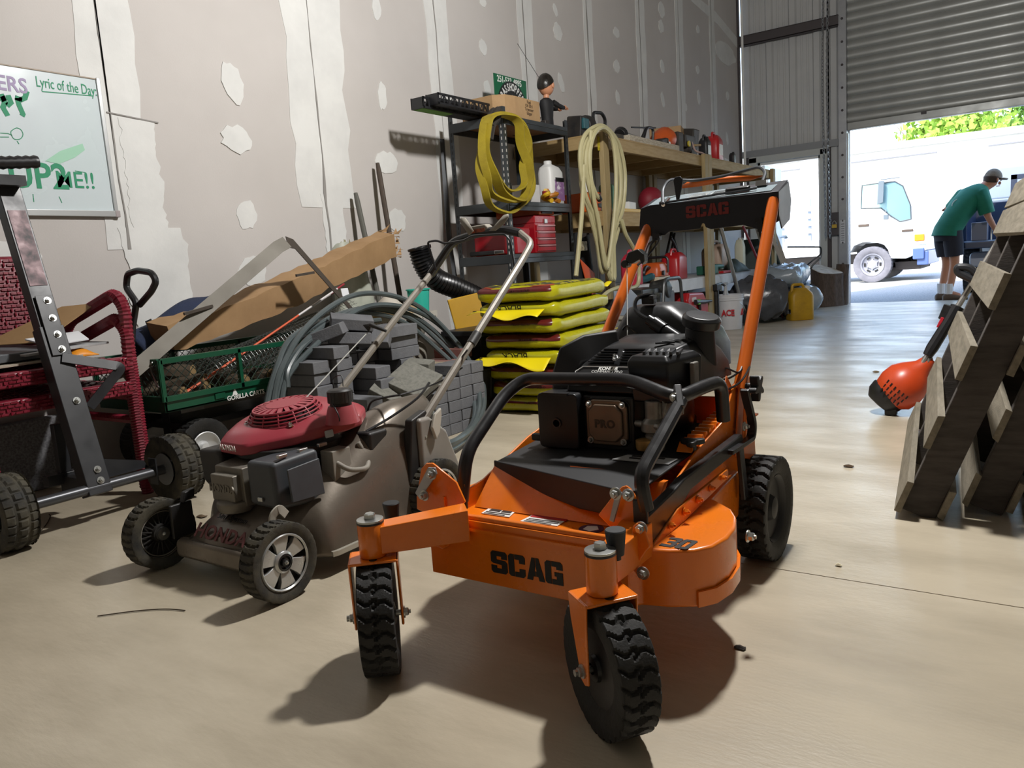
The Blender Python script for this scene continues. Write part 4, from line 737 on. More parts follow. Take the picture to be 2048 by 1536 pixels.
text('lettering_small','Lyric of the Day:',marker,wbd,(-3.547,1.883,1.702),(0,1,-.02),(0,0,1),.062,.0004,bold=.0002,W=True,sx=.62)
stroke('underline',[[(-3.548,1.774,1.668),(-3.548,1.993,1.679)]],.004,marker,wbd)
text('lettering_large','UP2',marker,wbd,(-3.547,1.708,1.311),(0,1,0),(0,0,1),.15,.0006,bold=.003,W=True,sx=.95)
text('lettering_large','ME!!',marker,wbd,(-3.547,1.861,1.302),(0,1,0),(0,0,1),.10,.0006,bold=.0005,W=True,sx=.95)
text('lettering_purple','ERS',purple,wbd,(-3.547,1.658,1.678),(0,1,-.02),(0,0,1),.085,.0005,bold=.0015,W=True,sx=.9)
poly3('marker_smear',[(-3.547,1.743,1.379),(-3.547,1.812,1.426),(-3.547,1.914,1.466),(-3.547,1.921,1.439),(-3.547,1.872,1.403),(-3.547,1.799,1.37)],(.0006,0,0),smear,wbd,0)
stroke('marker_strokes',[[(-3.548,1.61,1.636),(-3.548,1.62,1.604),(-3.548,1.609,1.583),(-3.548,1.623,1.551)],[(-3.548,1.636,1.635),(-3.548,1.643,1.607),(-3.548,1.626,1.591)],[(-3.548,1.67,1.628),(-3.548,1.673,1.6),(-3.548,1.683,1.566),(-3.548,1.678,1.557)],[(-3.548,1.68,1.621),(-3.548,1.701,1.632),(-3.548,1.714,1.662)],[(-3.548,1.603,1.611),(-3.548,1.627,1.624)],[(-3.548,1.662,1.629),(-3.548,1.688,1.622)]],.02,marker,wbd)
stroke('marker_lines',[[(-3.548,1.583,1.479),(-3.548,1.613,1.48),(-3.548,1.627,1.474)],[(-3.548,1.58,1.463),(-3.548,1.614,1.466)],bez([(-3.548,1.626,1.491),(-3.548,1.649,1.506),(-3.548,1.666,1.499),(-3.548,1.67,1.48),(-3.548,1.656,1.462),(-3.548,1.633,1.46),(-3.548,1.624,1.479),(-3.548,1.626,1.491)],4),[(-3.548,1.673,1.239),(-3.548,1.672,1.206)],[(-3.548,1.779,1.232),(-3.548,1.787,1.205)],[(-3.548,1.864,1.345),(-3.548,1.907,1.341)],[(-3.548,1.643,1.453),(-3.548,1.649,1.441)]],.003,marker,wbd)
# ---------- stacked red wicker armchairs ----------
wick=M('wicker_red','#6d1526',.38,c2='#8d2c3c',sc=60,amt=.7)
def woven(mb,o,u,v,w,h,nx,nz,th=.006):   # basket weave of short slats
    u,v=Vector(u).normalized(),Vector(v).normalized(); n=u.cross(v); o=Vector(o); du=w/nx; dv=h/nz
    for i in range(nx):
        for j in range(nz):
            c=o+u*(i+.5+(.25 if j%2 else -.25))*du+v*(j+.5)*dv
            if (i+(j//1))%4==3: a,b=du*.34,dv*.9
            else: a,b=du*.95,dv*.62
            t=.22*(1 if (i+j)%2 else -1)
            uu=u*a/2; vv=v*b/2
            q=[c-uu-vv,c+uu-vv,c+uu+vv,c-uu+vv]; k=[0,th*(.5+t),th*(.5+t)*1.0,0]
            mb.add([q[0]+n*.001,q[1]+n*.001,q[2]+n*.001,q[3]+n*.001]+[q[0]*.92+c*.08+n*(th*(.6+t)),q[1]*.92+c*.08+n*(th*(.6-t)),q[2]*.92+c*.08+n*(th*(.6-t)),q[3]*.92+c*.08+n*(th*(.6+t))],[(3,2,1,0),(4,5,6,7),(0,1,5,4),(1,2,6,5),(2,3,7,6),(3,0,4,7)])
def wound(mb,pts,r,pitch=.011,n=8):
    P=[]; 
    for a,b in zip(pts[:-1],pts[1:]):
        a,b=Vector(a),Vector(b); k=max(2,int((b-a).length/pitch)*2); P+=[a.lerp(b,i/k) for i in range(k)]
    P.append(Vector(pts[-1])); mb.tube(P,[r*(1 if i%2 else .84) for i in range(len(P))],n)
def wicker_chair(label):
    t=thing('wicker_armchair',label,'chair',(-3.2,1.39,0),group=None)
    for y in (1.12,1.66):
        m=MB(); wound(m,rnd([(-2.965,y,.0),(-2.965,y,.55),(-2.955,y,.655),(-3.01,y,.705),(-3.40,y,.60),(-3.46,y,.52)],.07,6),.026); m.build('arm_frame',wick,t,W=True,sm=20)
        m=MB(); wound(m,[(-3.47,y,0),(-3.45,y,.45)],.022); m.build('leg',wick,t,W=True,sm=20)
        m=MB(); wound(m,[(-2.985,y-.0,.02),(-2.985,y,.44)],.02); m.build('leg',wick,t,W=True,sm=20)
        m=MB(); wound(m,[(-2.97,y,.30),(-3.46,y,.30)],.018); m.build('side_rail',wick,t,W=True,sm=20)
    m=MB(); m.bx(-2.995,-2.945,1.12,1.66,.405,.46); r=m.build('front_rail',wick,t,W=True,bev=.01)
    m=MB(); woven(m,(-2.944,1.13,.408),(0,1,0),(0,0,1),.52,.05,22,4); m.build('front_weave',wick,r,W=True,sm=0,kind='stuff')
    m=MB(); m.bx(-3.46,-2.96,1.13,1.65,.435,.45); s=m.build('seat',wick,t,W=True,bev=.005)
    m=MB(); woven(m,(-3.45,1.14,.451),(1,0,0),(0,1,0),.48,.5,18,20); m.build('seat_weave',wick,s,W=True,sm=0,kind='stuff')
    m=MB(); m.hexa([(-3.46,1.12,.5),(-3.42,1.12,.5),(-3.42,1.66,.5),(-3.46,1.66,.5),(-3.53,1.14,.885),(-3.49,1.14,.885),(-3.49,1.64,.885),(-3.53,1.64,.885)]); b=m.build('backrest',wick,t,W=True,bev=.018,segs=3)
    m=MB(); woven(m,(-3.418,1.155,.51),(0,1,0),(-.18,0,1),.47,.37,22,22); m.build('back_weave',wick,b,W=True,sm=0,kind='stuff')
    return t
wc=wicker_chair('lower of two stacked dark red wicker armchairs')
dup(wc,(-3.2,1.395,.095),0,'upper of two stacked dark red wicker armchairs, with papers on its seat')
# papers on the chair
paper=M('paper_white','#d9dadd',.7); kraft=M('kraft_card','#97774f',.8,c2='#876a46',sc=8,amt=.6); binderm=M('binder_grey','#55585c',.55)
def flat(name,label,cat,pts,th,mat,group=None,bev=.001):
    P=[Vector(p) for p in pts]; n=(P[1]-P[0]).cross(P[2]-P[1]).normalized()
    if n.z<0: n=-n
    t=MB().add(P+[p+n*th for p in P],[tuple(range(len(P)))[::-1],tuple(range(len(P),2*len(P)))]+[(i,(i+1)%len(P),len(P)+(i+1)%len(P),len(P)+i) for i in range(len(P))])
    o=t.build(name,mat,None,bev=bev); return tag(o,label,cat,group)
z0=.575
flat('binder','grey ring binder with a punched edge on the upper wicker chair','binder',[(-3.40,1.16,z0+.03),(-3.02,1.2,z0+.01),(-3.04,1.44,z0+.01),(-3.40,1.42,z0+.03)],.03,binderm,bev=.004)
flat('cardboard_sheet','bent brown cardboard sheet standing among papers on the red chair','cardboard',[(-3.36,1.30,z0+.06),(-3.12,1.42,z0+.06),(-3.16,1.67,z0+.19),(-3.30,1.6,z0+.185)],.004,kraft)
flat('envelope','crumpled white envelope on top of papers on the red chair','envelope',[(-3.16,1.38,z0+.075),(-3.03,1.40,z0+.05),(-3.05,1.56,z0+.055),(-3.14,1.57,z0+.085)],.006,paper)
flat('magazine','thin grey magazine lying under white envelope on the red chair','magazine',[(-3.3,1.28,z0+.035),(-2.99,1.3,z0+.025),(-3.02,1.62,z0+.035),(-3.3,1.6,z0+.04)],.008,M('magazine','#8e8f90',.5,c2='#b9babb',sc=10,amt=1))
flat('paper_sheet','tan folded paper under binder on the red chair','paper',[(-3.42,1.13,z0-.005),(-2.98,1.15,z0-.005),(-2.99,1.5,z0),(-3.42,1.5,z0)],.008,M('paper_tan','#a69c8c',.8))
m=MB(); m.grid(lambda a,b:(-3.06+.07*a,1.45+.11*b,z0+.0+.03*sin(PI*a)*sin(PI*b)),6,8); tag(m.build('snack_packet',M('packet_orange','#d98a1f',.5),None,solid=.003),'small orange packet beside papers at the front of red chair','packet')
# ---------- towing dolly with two wheels and a tall post ----------
dolly=thing('trailer_dolly','black two-wheeled hand dolly with tall bolted post in front of red chairs','dolly',(-2.76,1.36,0))
postm=M('post_black','#232427',.45,c2='#303134',sc=15,amt=.5)
for y in (1.065,1.665):
    m=MB(); tire(m,(-2.76,y,.127),(0,1,0),.128,.10,.06,26,.006,1,182); t=m.build('wheel_tire',tread,dolly,W=True,sm=30)
    m=MB(); m.lathe([(.062,-.046),(.05,-.035),(.022,-.02),(.018,-.05),(.018,.05),(.022,.02),(.05,.035),(.062,.046)],(-2.76,y,.127),(0,1,0),28); m.build('wheel_rim',M('rim_grey','#77797c',.45,.4),t,W=True)
m=MB(); m.cyl((-2.76,1.01,.127),(-2.76,1.64,.127),.0185,n=14); m.build('axle',M('axle_grey','#4a4b4e',.35,.5),dolly,W=True)
m=MB(); m.bx(-2.785,-2.735,1.145,1.152,.085,.16); m.bx(-2.785,-2.735,1.575,1.58,.08,.18); m.build('axle_plate',postm,dolly,W=True)
m=MB(); m.prism([(1.38,.145),(1.575,.145),(1.56,.175),(1.38,.225)],(-2.79,0,0),(0,1,0),(0,0,1),(.005,0,0)); m.build('gusset',postm,dolly,W=True)
m=MB(); m.bx(-2.95,-2.79,1.33,1.37,.10,.16); m.bx(-2.97,-2.93,1.28,1.42,.13,.17); m.bx(-2.965,-2.935,1.33,1.37,.17,.35); m.build('hitch_arm',postm,dolly,W=True,bev=.003)
A=Vector((-2.765,1.365,.10)); B=Vector((-3.095,1.365,1.235)); dv=(B-A).normalized()
m=MB(); m.sweep([A,A+dv*.62],[(-.042,-.03),(.042,-.03),(.042,.03),(-.042,.03)],(1,0,.3)); m.build('post_lower',postm,dolly,W=True,bev=.003)
m=MB(); m.sweep([A+dv*.56,B],[(-.038,-.026),(.038,-.026),(.038,.026),(-.038,.026)],(1,0,.3)); m.build('post_upper',postm,dolly,W=True,bev=.003)
nf=(Vector((1,0,.3))-dv*Vector((1,0,.3)).dot(dv)).normalized()
m=MB(); c=A+dv*.62+nf*.034; m.sweep([c-dv*.11,c+dv*.11],[(-.028,-.003),(.028,-.003),(.028,.003),(-.028,.003)],nf); m.build('splice_plate',postm,dolly,W=True,bev=.001)
for d in (.53,.585,.645,.71,.34,.045,.085):
    q=MB(); bolt(q,A+dv*d+nf*(.037 if d>.5 else .031)+Vector((0,.008,0)),nf,.009,.009); q.build('post_bolt',zinc,dolly,W=True)
c=A+dv*.5+nf*.035
m=MB(); m.strip(rnd([c,c+Vector((.04,.19,-.06)),c+Vector((.02,.06,-.19))],.02),.035,.006,nf); m.build('hook_bar',postm,dolly,W=True,bev=.001)
m=MB(); m.bx(-3.09,-3.0,1.30,1.40,1.2,1.235); m.cyl((-3.04,1.2,1.265),(-3.0,1.445,1.285),.018,n=12); m.build('handle_bar',postm,dolly,W=True)
m=MB(); wound(m,[(-3.03,1.25,1.27),(-3.0,1.45,1.285)],.024,.025,10); m.build('hand_grip',blk,dolly,W=True)
m=MB(); c=A+dv*.93+nf*.028; m.sweep([c-dv*.16,c+dv*.12],[(-.03,-.0006),(.03,-.0006),(.03,.0006),(-.03,.0006)],nf); m.build('post_decal',M('decal_pinkgrey','#7c4a50',.5,c2='#3a3a3c',sc=20,amt=1),dolly,W=True)
# ---------- green mesh-sided garden cart ----------
green=M('cart_green','#0f4a33',.38,c2='#0b3d29',sc=10,amt=.5)
cart=thing('garden_cart','green steel mesh-sided garden cart loaded with wood and wire','cart',(-3.18,2.2,0))
X0,X1,Y0,Y1,Z0,Z1=-3.42,-2.92,1.755,2.88,.315,.525
m=MB(); m.bx(X0,X1,Y0,Y1,Z0-.005,Z0+.005); m.bx(X1-.012,X1,Y0,Y1,Z0-.005,Z0+.045); m.bx(X0,X0+.012,Y0,Y1,Z0-.005,Z0+.045); m.bx(X0,X1,Y0,Y0+.012,Z0-.005,Z0+.045); m.bx(X0,X1,Y1-.012,Y1,Z0-.005,Z0+.045); m.build('cart_bed',green,cart,W=True,bev=.002)
def meshside(x0,x1,y0,y1):
    L_=math.hypot(x1-x0,y1-y0); d=Vector((x1-x0,y1-y0,0))/L_; o=Vector((x0,y0,0))
    m=MB(); 
    for a in (0,.33,.66,1): m.sweep([o+d*L_*a+Vector((0,0,Z0+.04)),o+d*L_*a+Vector((0,0,Z1))],[(-.011,-.008),(.011,-.008),(.011,.008),(-.011,.008)],d)
    for z in (Z1-.006,Z0+.05): m.sweep([o+Vector((0,0,z)),o+d*L_+Vector((0,0,z))],[(-.011,-.011),(.011,-.011),(.011,.011),(-.011,.011)],(0,0,1))
    fr=m.build('side_frame',green,cart,W=True,bev=.001)
    m=MB(); h=Z1-Z0-.06; zb=Z0+.05; st=.037; N=int((L_+h)/st)+1
    for k in range(-1,N):
        for s in (1,-1):
            a=k*st if s>0 else k*st-h*0
            p0=a-h if s>0 else a; p1=a if s>0 else a-h
            q0,q1=(p0,0),(p1,h)
            t0,t1=0,1
            for lim,sg in ((0,1),(L_,-1)):
                f0=(q0[0]-lim)*sg; f1=(q1[0]-lim)*sg
                if f0<0 and f1<0: t0=2
                elif f0<0: t0=max(t0,f0/(f0-f1))
                elif f1<0: t1=min(t1,f0/(f0-f1))
            if t0>=t1: continue
            P=[o+d*(q0[0]+(q1[0]-q0[0])*t)+Vector((0,0,zb+h*t)) for t in (t0,t1)]
            m.tube(P,.0017,4)
    m.build('wire_mesh',M('mesh_dark','#2b3a34',.45,.4),fr,W=True,sm=0,kind='stuff')
meshside(X1,X1,Y0,Y1); meshside(X0,X0,Y0,Y1); meshside(X0,X1,Y0,Y0); meshside(X0,X1,Y1,Y1)
m=MB(); m.bx(X1-.002,X1+.006,1.985,2.035,Z0+.01,Z0+.035); m.build('latch_plate',green,cart,W=True,bev=.002)
m=MB(); m.tube(bez([(-2.94,1.74,0.519),(-2.963,1.74,0.498),(-2.935,1.74,0.438),(-2.919,1.74,0.418)],4),.003,6); m.build('latch_pin',zinc,cart,W=True)
text('maker_lettering','GORILLA CARTS',decalw,cart,(-2.918,2.141,0.317),(0,1,0),(0,0,1),.028,.0005,bold=.0006,W=True,sx=.95)
m=MB(); m.prism([(0,0),(.028,0),(.02,.018),(.014,.03),(.008,.018)],(-2.919,2.072,.328),(0,1,0),(0,0,1),(.0008,0,0)); m.build('maker_emblem',decalw,cart,W=True)
for x,y in ((-2.98,1.93),(-3.36,1.93),(-2.98,2.72),(-3.36,2.72)):
    m=MB(); tire(m,(x,y,.125),(1,0,0),.126,.085,.068,30,.004,2,180); t=m.build('cart_tire',rubber,cart,W=True,sm=30)
    m=MB(); m.lathe([(.07,.04),(.066,.042),(.06,.03),(.03,.012),(.02,.014),(.018,.035),(0,.036)],(x,y,.125),(1,0,0),28,cap=False); m.build('cart_rim',M('rim_white','#cfd0d0',.35,.2),t,W=True)
m=MB(); m.bx(-3.36,-2.98,1.915,1.945,.11,.14); m.bx(-3.36,-2.98,2.705,2.735,.11,.14); m.bx(-3.3,-3.04,1.9,2.75,.2,.23); m.bx(-3.2,-3.14,1.9,1.96,.12,.3); m.build('undercarriage',blkmetal,cart,W=True,bev=.003)
m=MB(); m.tube(rnd([(-3.023,1.7,0.533),(-3.014,1.72,0.662),(-2.978,1.73,0.76),(-3.055,1.74,0.821),(-3.031,1.74,0.874),(-2.956,1.74,0.884),(-2.862,1.74,0.871),(-2.836,1.74,0.837),(-2.879,1.74,0.8),(-2.976,1.74,0.749)],.02,4),.013,9); m.build('pull_handle',blk,cart,W=True)
# load of the cart
bark=M('bark','#4d4132',.9,c2='#352b20',sc=12,amt=.8,bump=.8,bs=40); endg=M('wood_end','#8f7650',.8,c2='#75603c',sc=18,amt=.6)
logs=[('split firewood log lying at the front of green cart',(-3.25,1.84,.37),(-3.02,2.02,.385),.05),('thick bark log near the front post of green cart',(-3.32,1.80,.44),(-3.08,2.0,.43),.045),('short log showing its pale end through cart mesh',(-3.1,2.10,.365),(-2.96,2.18,.365),.042),('round log lying crosswise mid green cart',(-3.3,2.25,.37),(-2.97,2.33,.37),.04),('small log at the front corner of green cart',(-3.12,1.80,.365),(-2.98,1.88,.365),.035)]
for lb_,a,b,r in logs:
    t=thing('firewood_log',lb_,'log',a,group='firewood in the green cart')
    m=MB(); m.tube([Vector(a).lerp(Vector(b),k/6)+Vector((0,0,.004*sin(k*2))) for k in range(7)],[r*(1+.08*sin(k*1.7)) for k in range(7)],10); m.build('bark',bark,t,W=True)
    m=MB(); d=(Vector(b)-Vector(a)).normalized(); m.lathe([(r*.9,.0),(r*.9,.004)],Vector(b),d,10); m.build('cut_end',endg,t,W=True)
m=MB()
for k in range(150):
    c=Vector((random.uniform(-3.3,-2.96),random.uniform(2.05,2.7),.335)); d=Vector((random.uniform(-.05,.05),random.uniform(-.06,.06),random.uniform(.03,.10))); m.tube([c,c+d*.6,c+d+Vector((0,0,-.01))],[.004,.003,.001],4)
o=m.build('grass_clippings',M('grass_dark','#2c4422',.9,c2='#3b3a1e',sc=20,amt=.8),None,sm=0); tag(o,'tangle of dark green grass in the mesh cart','grass'); o['kind']='stuff'
roll=thing('wire_mesh_roll','roll of galvanized wire mesh lying along the green cart','wire roll',(-3.12,2.5,.42))
m=MB()
A=Vector((-3.1,2.1,.40)); B=Vector((-3.15,3.05,.60)); d=(B-A).normalized(); u=d.orthogonal().normalized(); v=d.cross(u)
for k in range(44):
    m.tube([A+d*(k*.0222)+(u*cos(t)+v*sin(t))*.085 for t in [2*PI*i/14 for i in range(14)]],.0012,3,True)
for i in range(26):
    t=2*PI*i/26; m.tube([A+(u*cos(t)+v*sin(t))*.085,B+(u*cos(t)+v*sin(t))*.085],.0012,3)
m.build('mesh_wire',M('mesh_zinc','#6d716e',.45,.6),roll,W=True,sm=0,kind='stuff')
# long cardboard parcel leaning from the cart to the wall
cb_=M('parcel_card','#a2815b',.8,c2='#8a6c49',sc=5,amt=.7,bump=.3,bs=18)
pc=thing('cardboard_parcel','long crumpled brown cardboard parcel leaning out of the green cart','parcel',(-3.2,2.6,.6))
rings=[]
N=26
for i in range(N+1):
    t=i/N; c=Vector((-3.12-.16*t,1.9+1.62*t,.605+.375*t-.05*sin(PI*t)*(1-t))); a=Vector((1,.08,-.15)).normalized()*(.065+.004*random.uniform(-1,1)); b=Vector((.15,-.25,1)).normalized()*(.058+.006*random.uniform(-1,1)+.012*t)
    jit=lambda:Vector((random.uniform(-.004,.004) for _ in range(3)))
    rings.append([c+a-b+jit(),c+a-b*.1+jit(),c+a+b+jit(),c+b*1.05+jit(),c-a+b+jit(),c-a-b+jit()])
m=MB(); m.loft(rings); m.build('parcel_body',cb_,pc,W=True,sm=28)
m=MB(); e=rings[-1]
for k in range(14):
    a=e[k%5].lerp(e[(k+1)%5],random.random()); m.add([a,a+Vector((.01,.03,0)),a+Vector((random.uniform(-.03,.03),.05,random.uniform(-.01,.05)))],[(0,1,2)])
m.build('torn_end',cb_,pc,W=True,sm=0,solid=.002,kind='stuff')
m=MB(); m.box((-3.06,2.93,0.723),(.004,.05,.045),(0,-.2,0)); m.build('paper_tag',paper,pc,W=True)
# navy cloth over the parcel
m=MB(); 
def cl(a,b):
    p=Vector((-3.22,1.85,.585)).lerp(Vector((-3.22,2.28,.735)),a); f=.022*sin(a*9+b*5)*sin(PI*b)
    return (p.x-.13+.2*b,p.y+f*.4+.02*sin(b*7),p.z+.035*sin(PI*b)+f*.6-.09*(abs(b-.5)*2)**3+.02*sin(PI*a)*1.0)
m.grid(cl,26,14); tag(m.build('navy_cloth',M('navy_cloth','#1d2740',.95,c2='#28334f',sc=14,amt=.6,bump=.4,bs=200),None,solid=.012,sm=60),'crumpled navy blue cloth lying over the brown parcel','cloth')
# bent steel edging strip with slots
eg=thing('steel_edging_strip','bent grey steel edging strip peaking above the green cart','metal strip',(-3.3,2.4,.5))
P1=[(-2.97,1.605,0.453),(-2.97,2.45,0.963)];P2=[(-2.97,2.547,0.975),(-2.97,2.893,0.621)]
m=MB(); m.strip([P1[0],P1[1],(-2.97,2.506,0.985)],.062,.003,(1,-.25,.55)); m.build('strip_lit',M('strip_grey','#696459',.6,.1,c2='#5a554c',sc=5,amt=.5),eg,W=True)
m=MB(); m.strip([(-2.97,2.506,0.985),P2[0],P2[1]],.062,.003,(1,.9,.3)); m.build('strip_shaded',M('strip_brown','#4a423b',.5,.3),eg,W=True)  # shade on this leg of the strip is put into its darker colour
for q in ([(-2.96,1.918,0.697),(-2.96,2.057,0.719)],[(-2.96,2.53,0.826),(-2.96,2.643,0.836)]):
    m=MB(); m.strip(q,.012,.01,(1,0,0)); m.build('edging_stake',M('strip_brown','#4a423b',.5,.3),eg,W=True)
o=MB().strip([(-3.2,1.9,0.678),(-3.2,1.946,0.531)],.03,.004,(1,0,.2)).build('slotted_bracket',blkmetal,None); tag(o,'short black slotted steel bracket standing in the green cart','bracket')
# orange marker stakes
for k,(a,b) in enumerate((((-2.99,1.845,0.345),(-3.1,2.967,0.767)),((-3,1.823,0.336),(-3.13,2.941,0.738)))):
    t=thing('marker_stake',('upper','lower')[k]+' of two orange driveway marker rods slanting through the cart mesh','stake',a,group='orange marker rods')
    A,B=Vector(a),Vector(b); m=MB(); m.cyl(A,A.lerp(B,.68),.005,n=7); m.build('orange_rod',M('rod_orange','#d8603c',.5),t,W=True)
    m=MB(); m.cyl(A.lerp(B,.68),A.lerp(B,.95),.005,n=7); m.build('white_rod',M('rod_white','#d8d3d2',.5),t,W=True)
    m=MB(); m.cyl(A.lerp(B,.95),B,.0055,n=7); m.build('red_tip',M('rod_red','#8e2430',.5),t,W=True)
o=MB().box((-3.528,1.35,.15),(.06,.7,.30)).build('concrete_block',M('speckled_grey','#77777a',.9,c2='#4d4d50',sc=120,amt=1),None,bev=.006); tag(o,'grey speckled concrete block standing on the floor behind the red chairs','block')
# ---------- pavers ----------
pav=M('paver_grey','#5c5d60',.9,c2='#707174',sc=9,amt=.8,bump=.4,bs=110)
pav2=M('slab_speckled','#77766e',.92,c2='#5d5d57',sc=60,amt=.8,bump=.4,bs=140)
L_,B_,H_=.198,.097,.0545
pm0=bpy.data.meshes.new('paver'); 
q=MB().box((0,0,H_/2),(L_,B_,H_)).build('concrete_paver',pav,None,bev=.004,segs=1); tag(q,'x','paver','grey pavers'); proto=q; first=[True]
def paver(x,y,z,rz,label,rot=None):
    if first[0]: o=proto; first[0]=False
    else: o=proto.copy(); COL.objects.link(o)
    o.location=(x+random.uniform(-.004,.004),y+random.uniform(-.003,.003),z); o.rotation_euler=rot or (0,0,rz+random.uniform(-.03,.03)); o['label']=label; return o
G=PI/2
ORD=['first','second','third','fourth','fifth','sixth','seventh','eighth','ninth','tenth']
def up(k): return ORD[k]+' row up'
for c,(y,n) in enumerate(((2.85,4),(2.95,5),(3.05,6),(3.15,6))):
    for k in range(n): paver(-2.49,y,.0555*k,0,'grey paver in neat front stack, '+ORD[c]+' column from its left, '+up(k))
for k in range(6): paver(-2.70,2.87,.0555*k,0,'grey paver hidden behind the neat front stack, '+up(k))
for k in range(7): paver(-2.60+(.02 if k%2 else 0),2.59,.0555*k,0,'grey paver in middle stack behind red engine, '+up(k))
for k in range(7): paver(-2.70+(.015 if k%2 else 0),2.76 if k<3 else 2.865,.0555*k,0,'grey paver in tall back stack, right column, '+up(k))
for k in range(7,10):
    paver(-2.655+(.02 if k==9 else 0),2.86-(.02 if k==9 else 0),.0555*k,G,'grey paver lying lengthwise atop the tall back stack, front side, '+up(k))
    paver(-2.76,2.84,.0555*k,G,'grey paver lying lengthwise atop the tall back stack, wall side, '+up(k))
for k in range(9): paver(-2.70-(.05 if k<8 else .0)+(.012 if k%2 else 0),2.345 if k<8 else 2.44,.0555*k if k<8 else .0555*8,0,'grey paver in left stack next to green cart, outer column, '+up(k))
for k in range(8): paver(-2.71,2.45,.0555*k,0,'grey paver in left stack next to green cart, inner column, '+up(k))
for k in range(5): paver(-2.50,2.41,.0555*k,0,'grey paver in short stack nearest the red engine, '+up(k))
for k in range(9): paver(-2.80,2.58,.0555*k,0,'grey paver in tall back stack, left column, '+up(k))
for k in range(8): paver(-2.80,2.69,.0555*k,0,'grey paver in tall back stack, middle column, '+up(k))
for x,y,z,rt,l in ((-2.76,2.50,.52,(.05,-.30,.5),'tilted grey paver on the left of jumbled top of paver pile'),(-2.72,2.62,.565,(.25,.15,.9),'grey paver tipped up at the peak of the paver pile'),(-2.70,2.59,.49,(-.1,.1,.75),'grey paver under the tipped one at top of pile'),(-2.67,2.70,.50,(.9,.1,.5),'grey paver leaning edge-on in the middle of pile top')):
    paver(x,y,z,0,l,rt)
for x,y,z,rt,s,l in ((-2.43,2.70,.30,(.42,.40,.2),(.2,.2,.05),'large speckled paving slab tilted on the front pavers'),(-2.47,2.60,.25,(.3,.55,.55),(.2,.17,.05),'speckled paving slab sliding down left of the tilted slab'),(-2.50,2.83,.35,(.1,.12,.4),(.13,.10,.06),'small speckled paver resting on top of front stack')):
    tag(MB().box((0,0,0),s).build('paving_slab',pav2,None,bev=.004),l,'slab','speckled paving slabs').location=(x,y,z); o=bpy.context.scene.collection.objects[-1]; o.rotation_euler=rt
for x,y,z,l,c in ((-2.80,3.25,.28,'tan brick on top of small brick pile behind hose coil','#9a8d78'),(-2.80,3.36,.28,'pinkish brick beside the tan brick behind hose coil','#8a5f5a'),(-2.80,3.47,.335,'red brick highest of the pile beside the black bin','#85504a')):
    o=MB().box((x,y,z/2+.14) if 0 else (x,y,z),(.2,.1,.055)).build('clay_brick',M('brick'+c,c,.9,c2='#75695c',sc=12,amt=.6),None,bev=.004); tag(o,l,'brick','loose clay bricks')
for x,y,n,c in ((-2.80,3.25,4,'#8d8171'),(-2.80,3.36,4,'#7d5a55'),(-2.80,3.47,5,'#7b5049')):
    for k in range(n):
        o=MB().box((x,y,.0275+.0565*k),(.2,.1,.055)).build('clay_brick',M('brick'+c,c,.9,c2='#6d6156',sc=12,amt=.6),None,bev=.004); tag(o,'worn '+{'#8d8171':'tan','#7d5a55':'pinkish','#7b5049':'red'}[c]+' clay brick in small pile behind hose coil, '+up(k),'brick','loose clay bricks')
# ---------- grey poly pipe coil ----------
pipe=M('poly_pipe','#474f50',.4,c2='#586062',sc=6,amt=.6)
coil=thing('poly_pipe_coil','coil of dark grey poly pipe looped around the paver pile','pipe coil',(-2.55,2.75,0))
base=[(-2.73,2.114,0.274),(-2.75,2.191,0.403),(-2.79,2.369,0.553),(-2.86,2.691,0.626),(-2.9,2.978,0.63),(-2.91,3.254,0.553),(-2.83,3.398,0.401),(-2.66,3.39,0.243),(-2.4,3.135,0.135),(-2.3,2.969,0.045),(-2.151,2.645,0.03),(-2.139,2.442,0.03),(-2.30,2.15,.03),(-2.5,1.98,.03)]
offs=[((0,0,0),0),((.0,.05,-.02),.02),((.02,.03,.025),.05),((.0,-.045,.01),-.03),((.03,.09,-.05),.06)]
for k,(of,dz) in enumerate(offs):
    P=[Vector(p)+Vector(of)*(1 if 1<i<8 else (.5 if i<9 else .3))+Vector((0,0,dz*(1 if 3<=i<=6 else .3))) for i,p in enumerate(base)]
    P=[Vector((p.x,p.y,max(p.z,.016+.012*k))) for p in P]
    if k in (1,3): P=P+[Vector((-2.68+.03*k,1.93+.02*k,.05+.02*k))]
    m=MB(); m.tube(bez(P,7),.0135,8); m.build('pipe_loop',pipe,coil,W=True)
m=MB(); m.tube(bez([(-2.72,2.21,0.345),(-2.74,2.247,0.428),(-2.79,2.425,0.529),(-2.85,2.707,0.57),(-2.88,2.986,0.569)],6),.0135,8); m.build('pipe_end',pipe,coil,W=True)
# ---------- black corrugated drain pipe ----------
dr=thing('corrugated_drain_pipe','black corrugated drain pipe with open end leaning by steel shelf','pipe',(-3.12,3.8,.6))
P=bez([(-3.13,3.636,0.952),(-3.12,3.657,0.849),(-3.1,3.734,0.754),(-3.08,3.914,0.684),(-3.06,4.117,0.602),(-3.05,4.375,0.474),(-3.1,4.5,.46),(-3.1,4.6,.40)],14)
m=MB(); m.sweep(P,[(cos(2*PI*j/18),sin(2*PI*j/18)) for j in range(18)],None,False,False,[.068*(1 if i%2 else .86) if i>3 else .07 for i in range(len(P))]); m.build('pipe_wall',M('drain_black','#101012',.3),dr,W=True,solid=.004,sm=50)
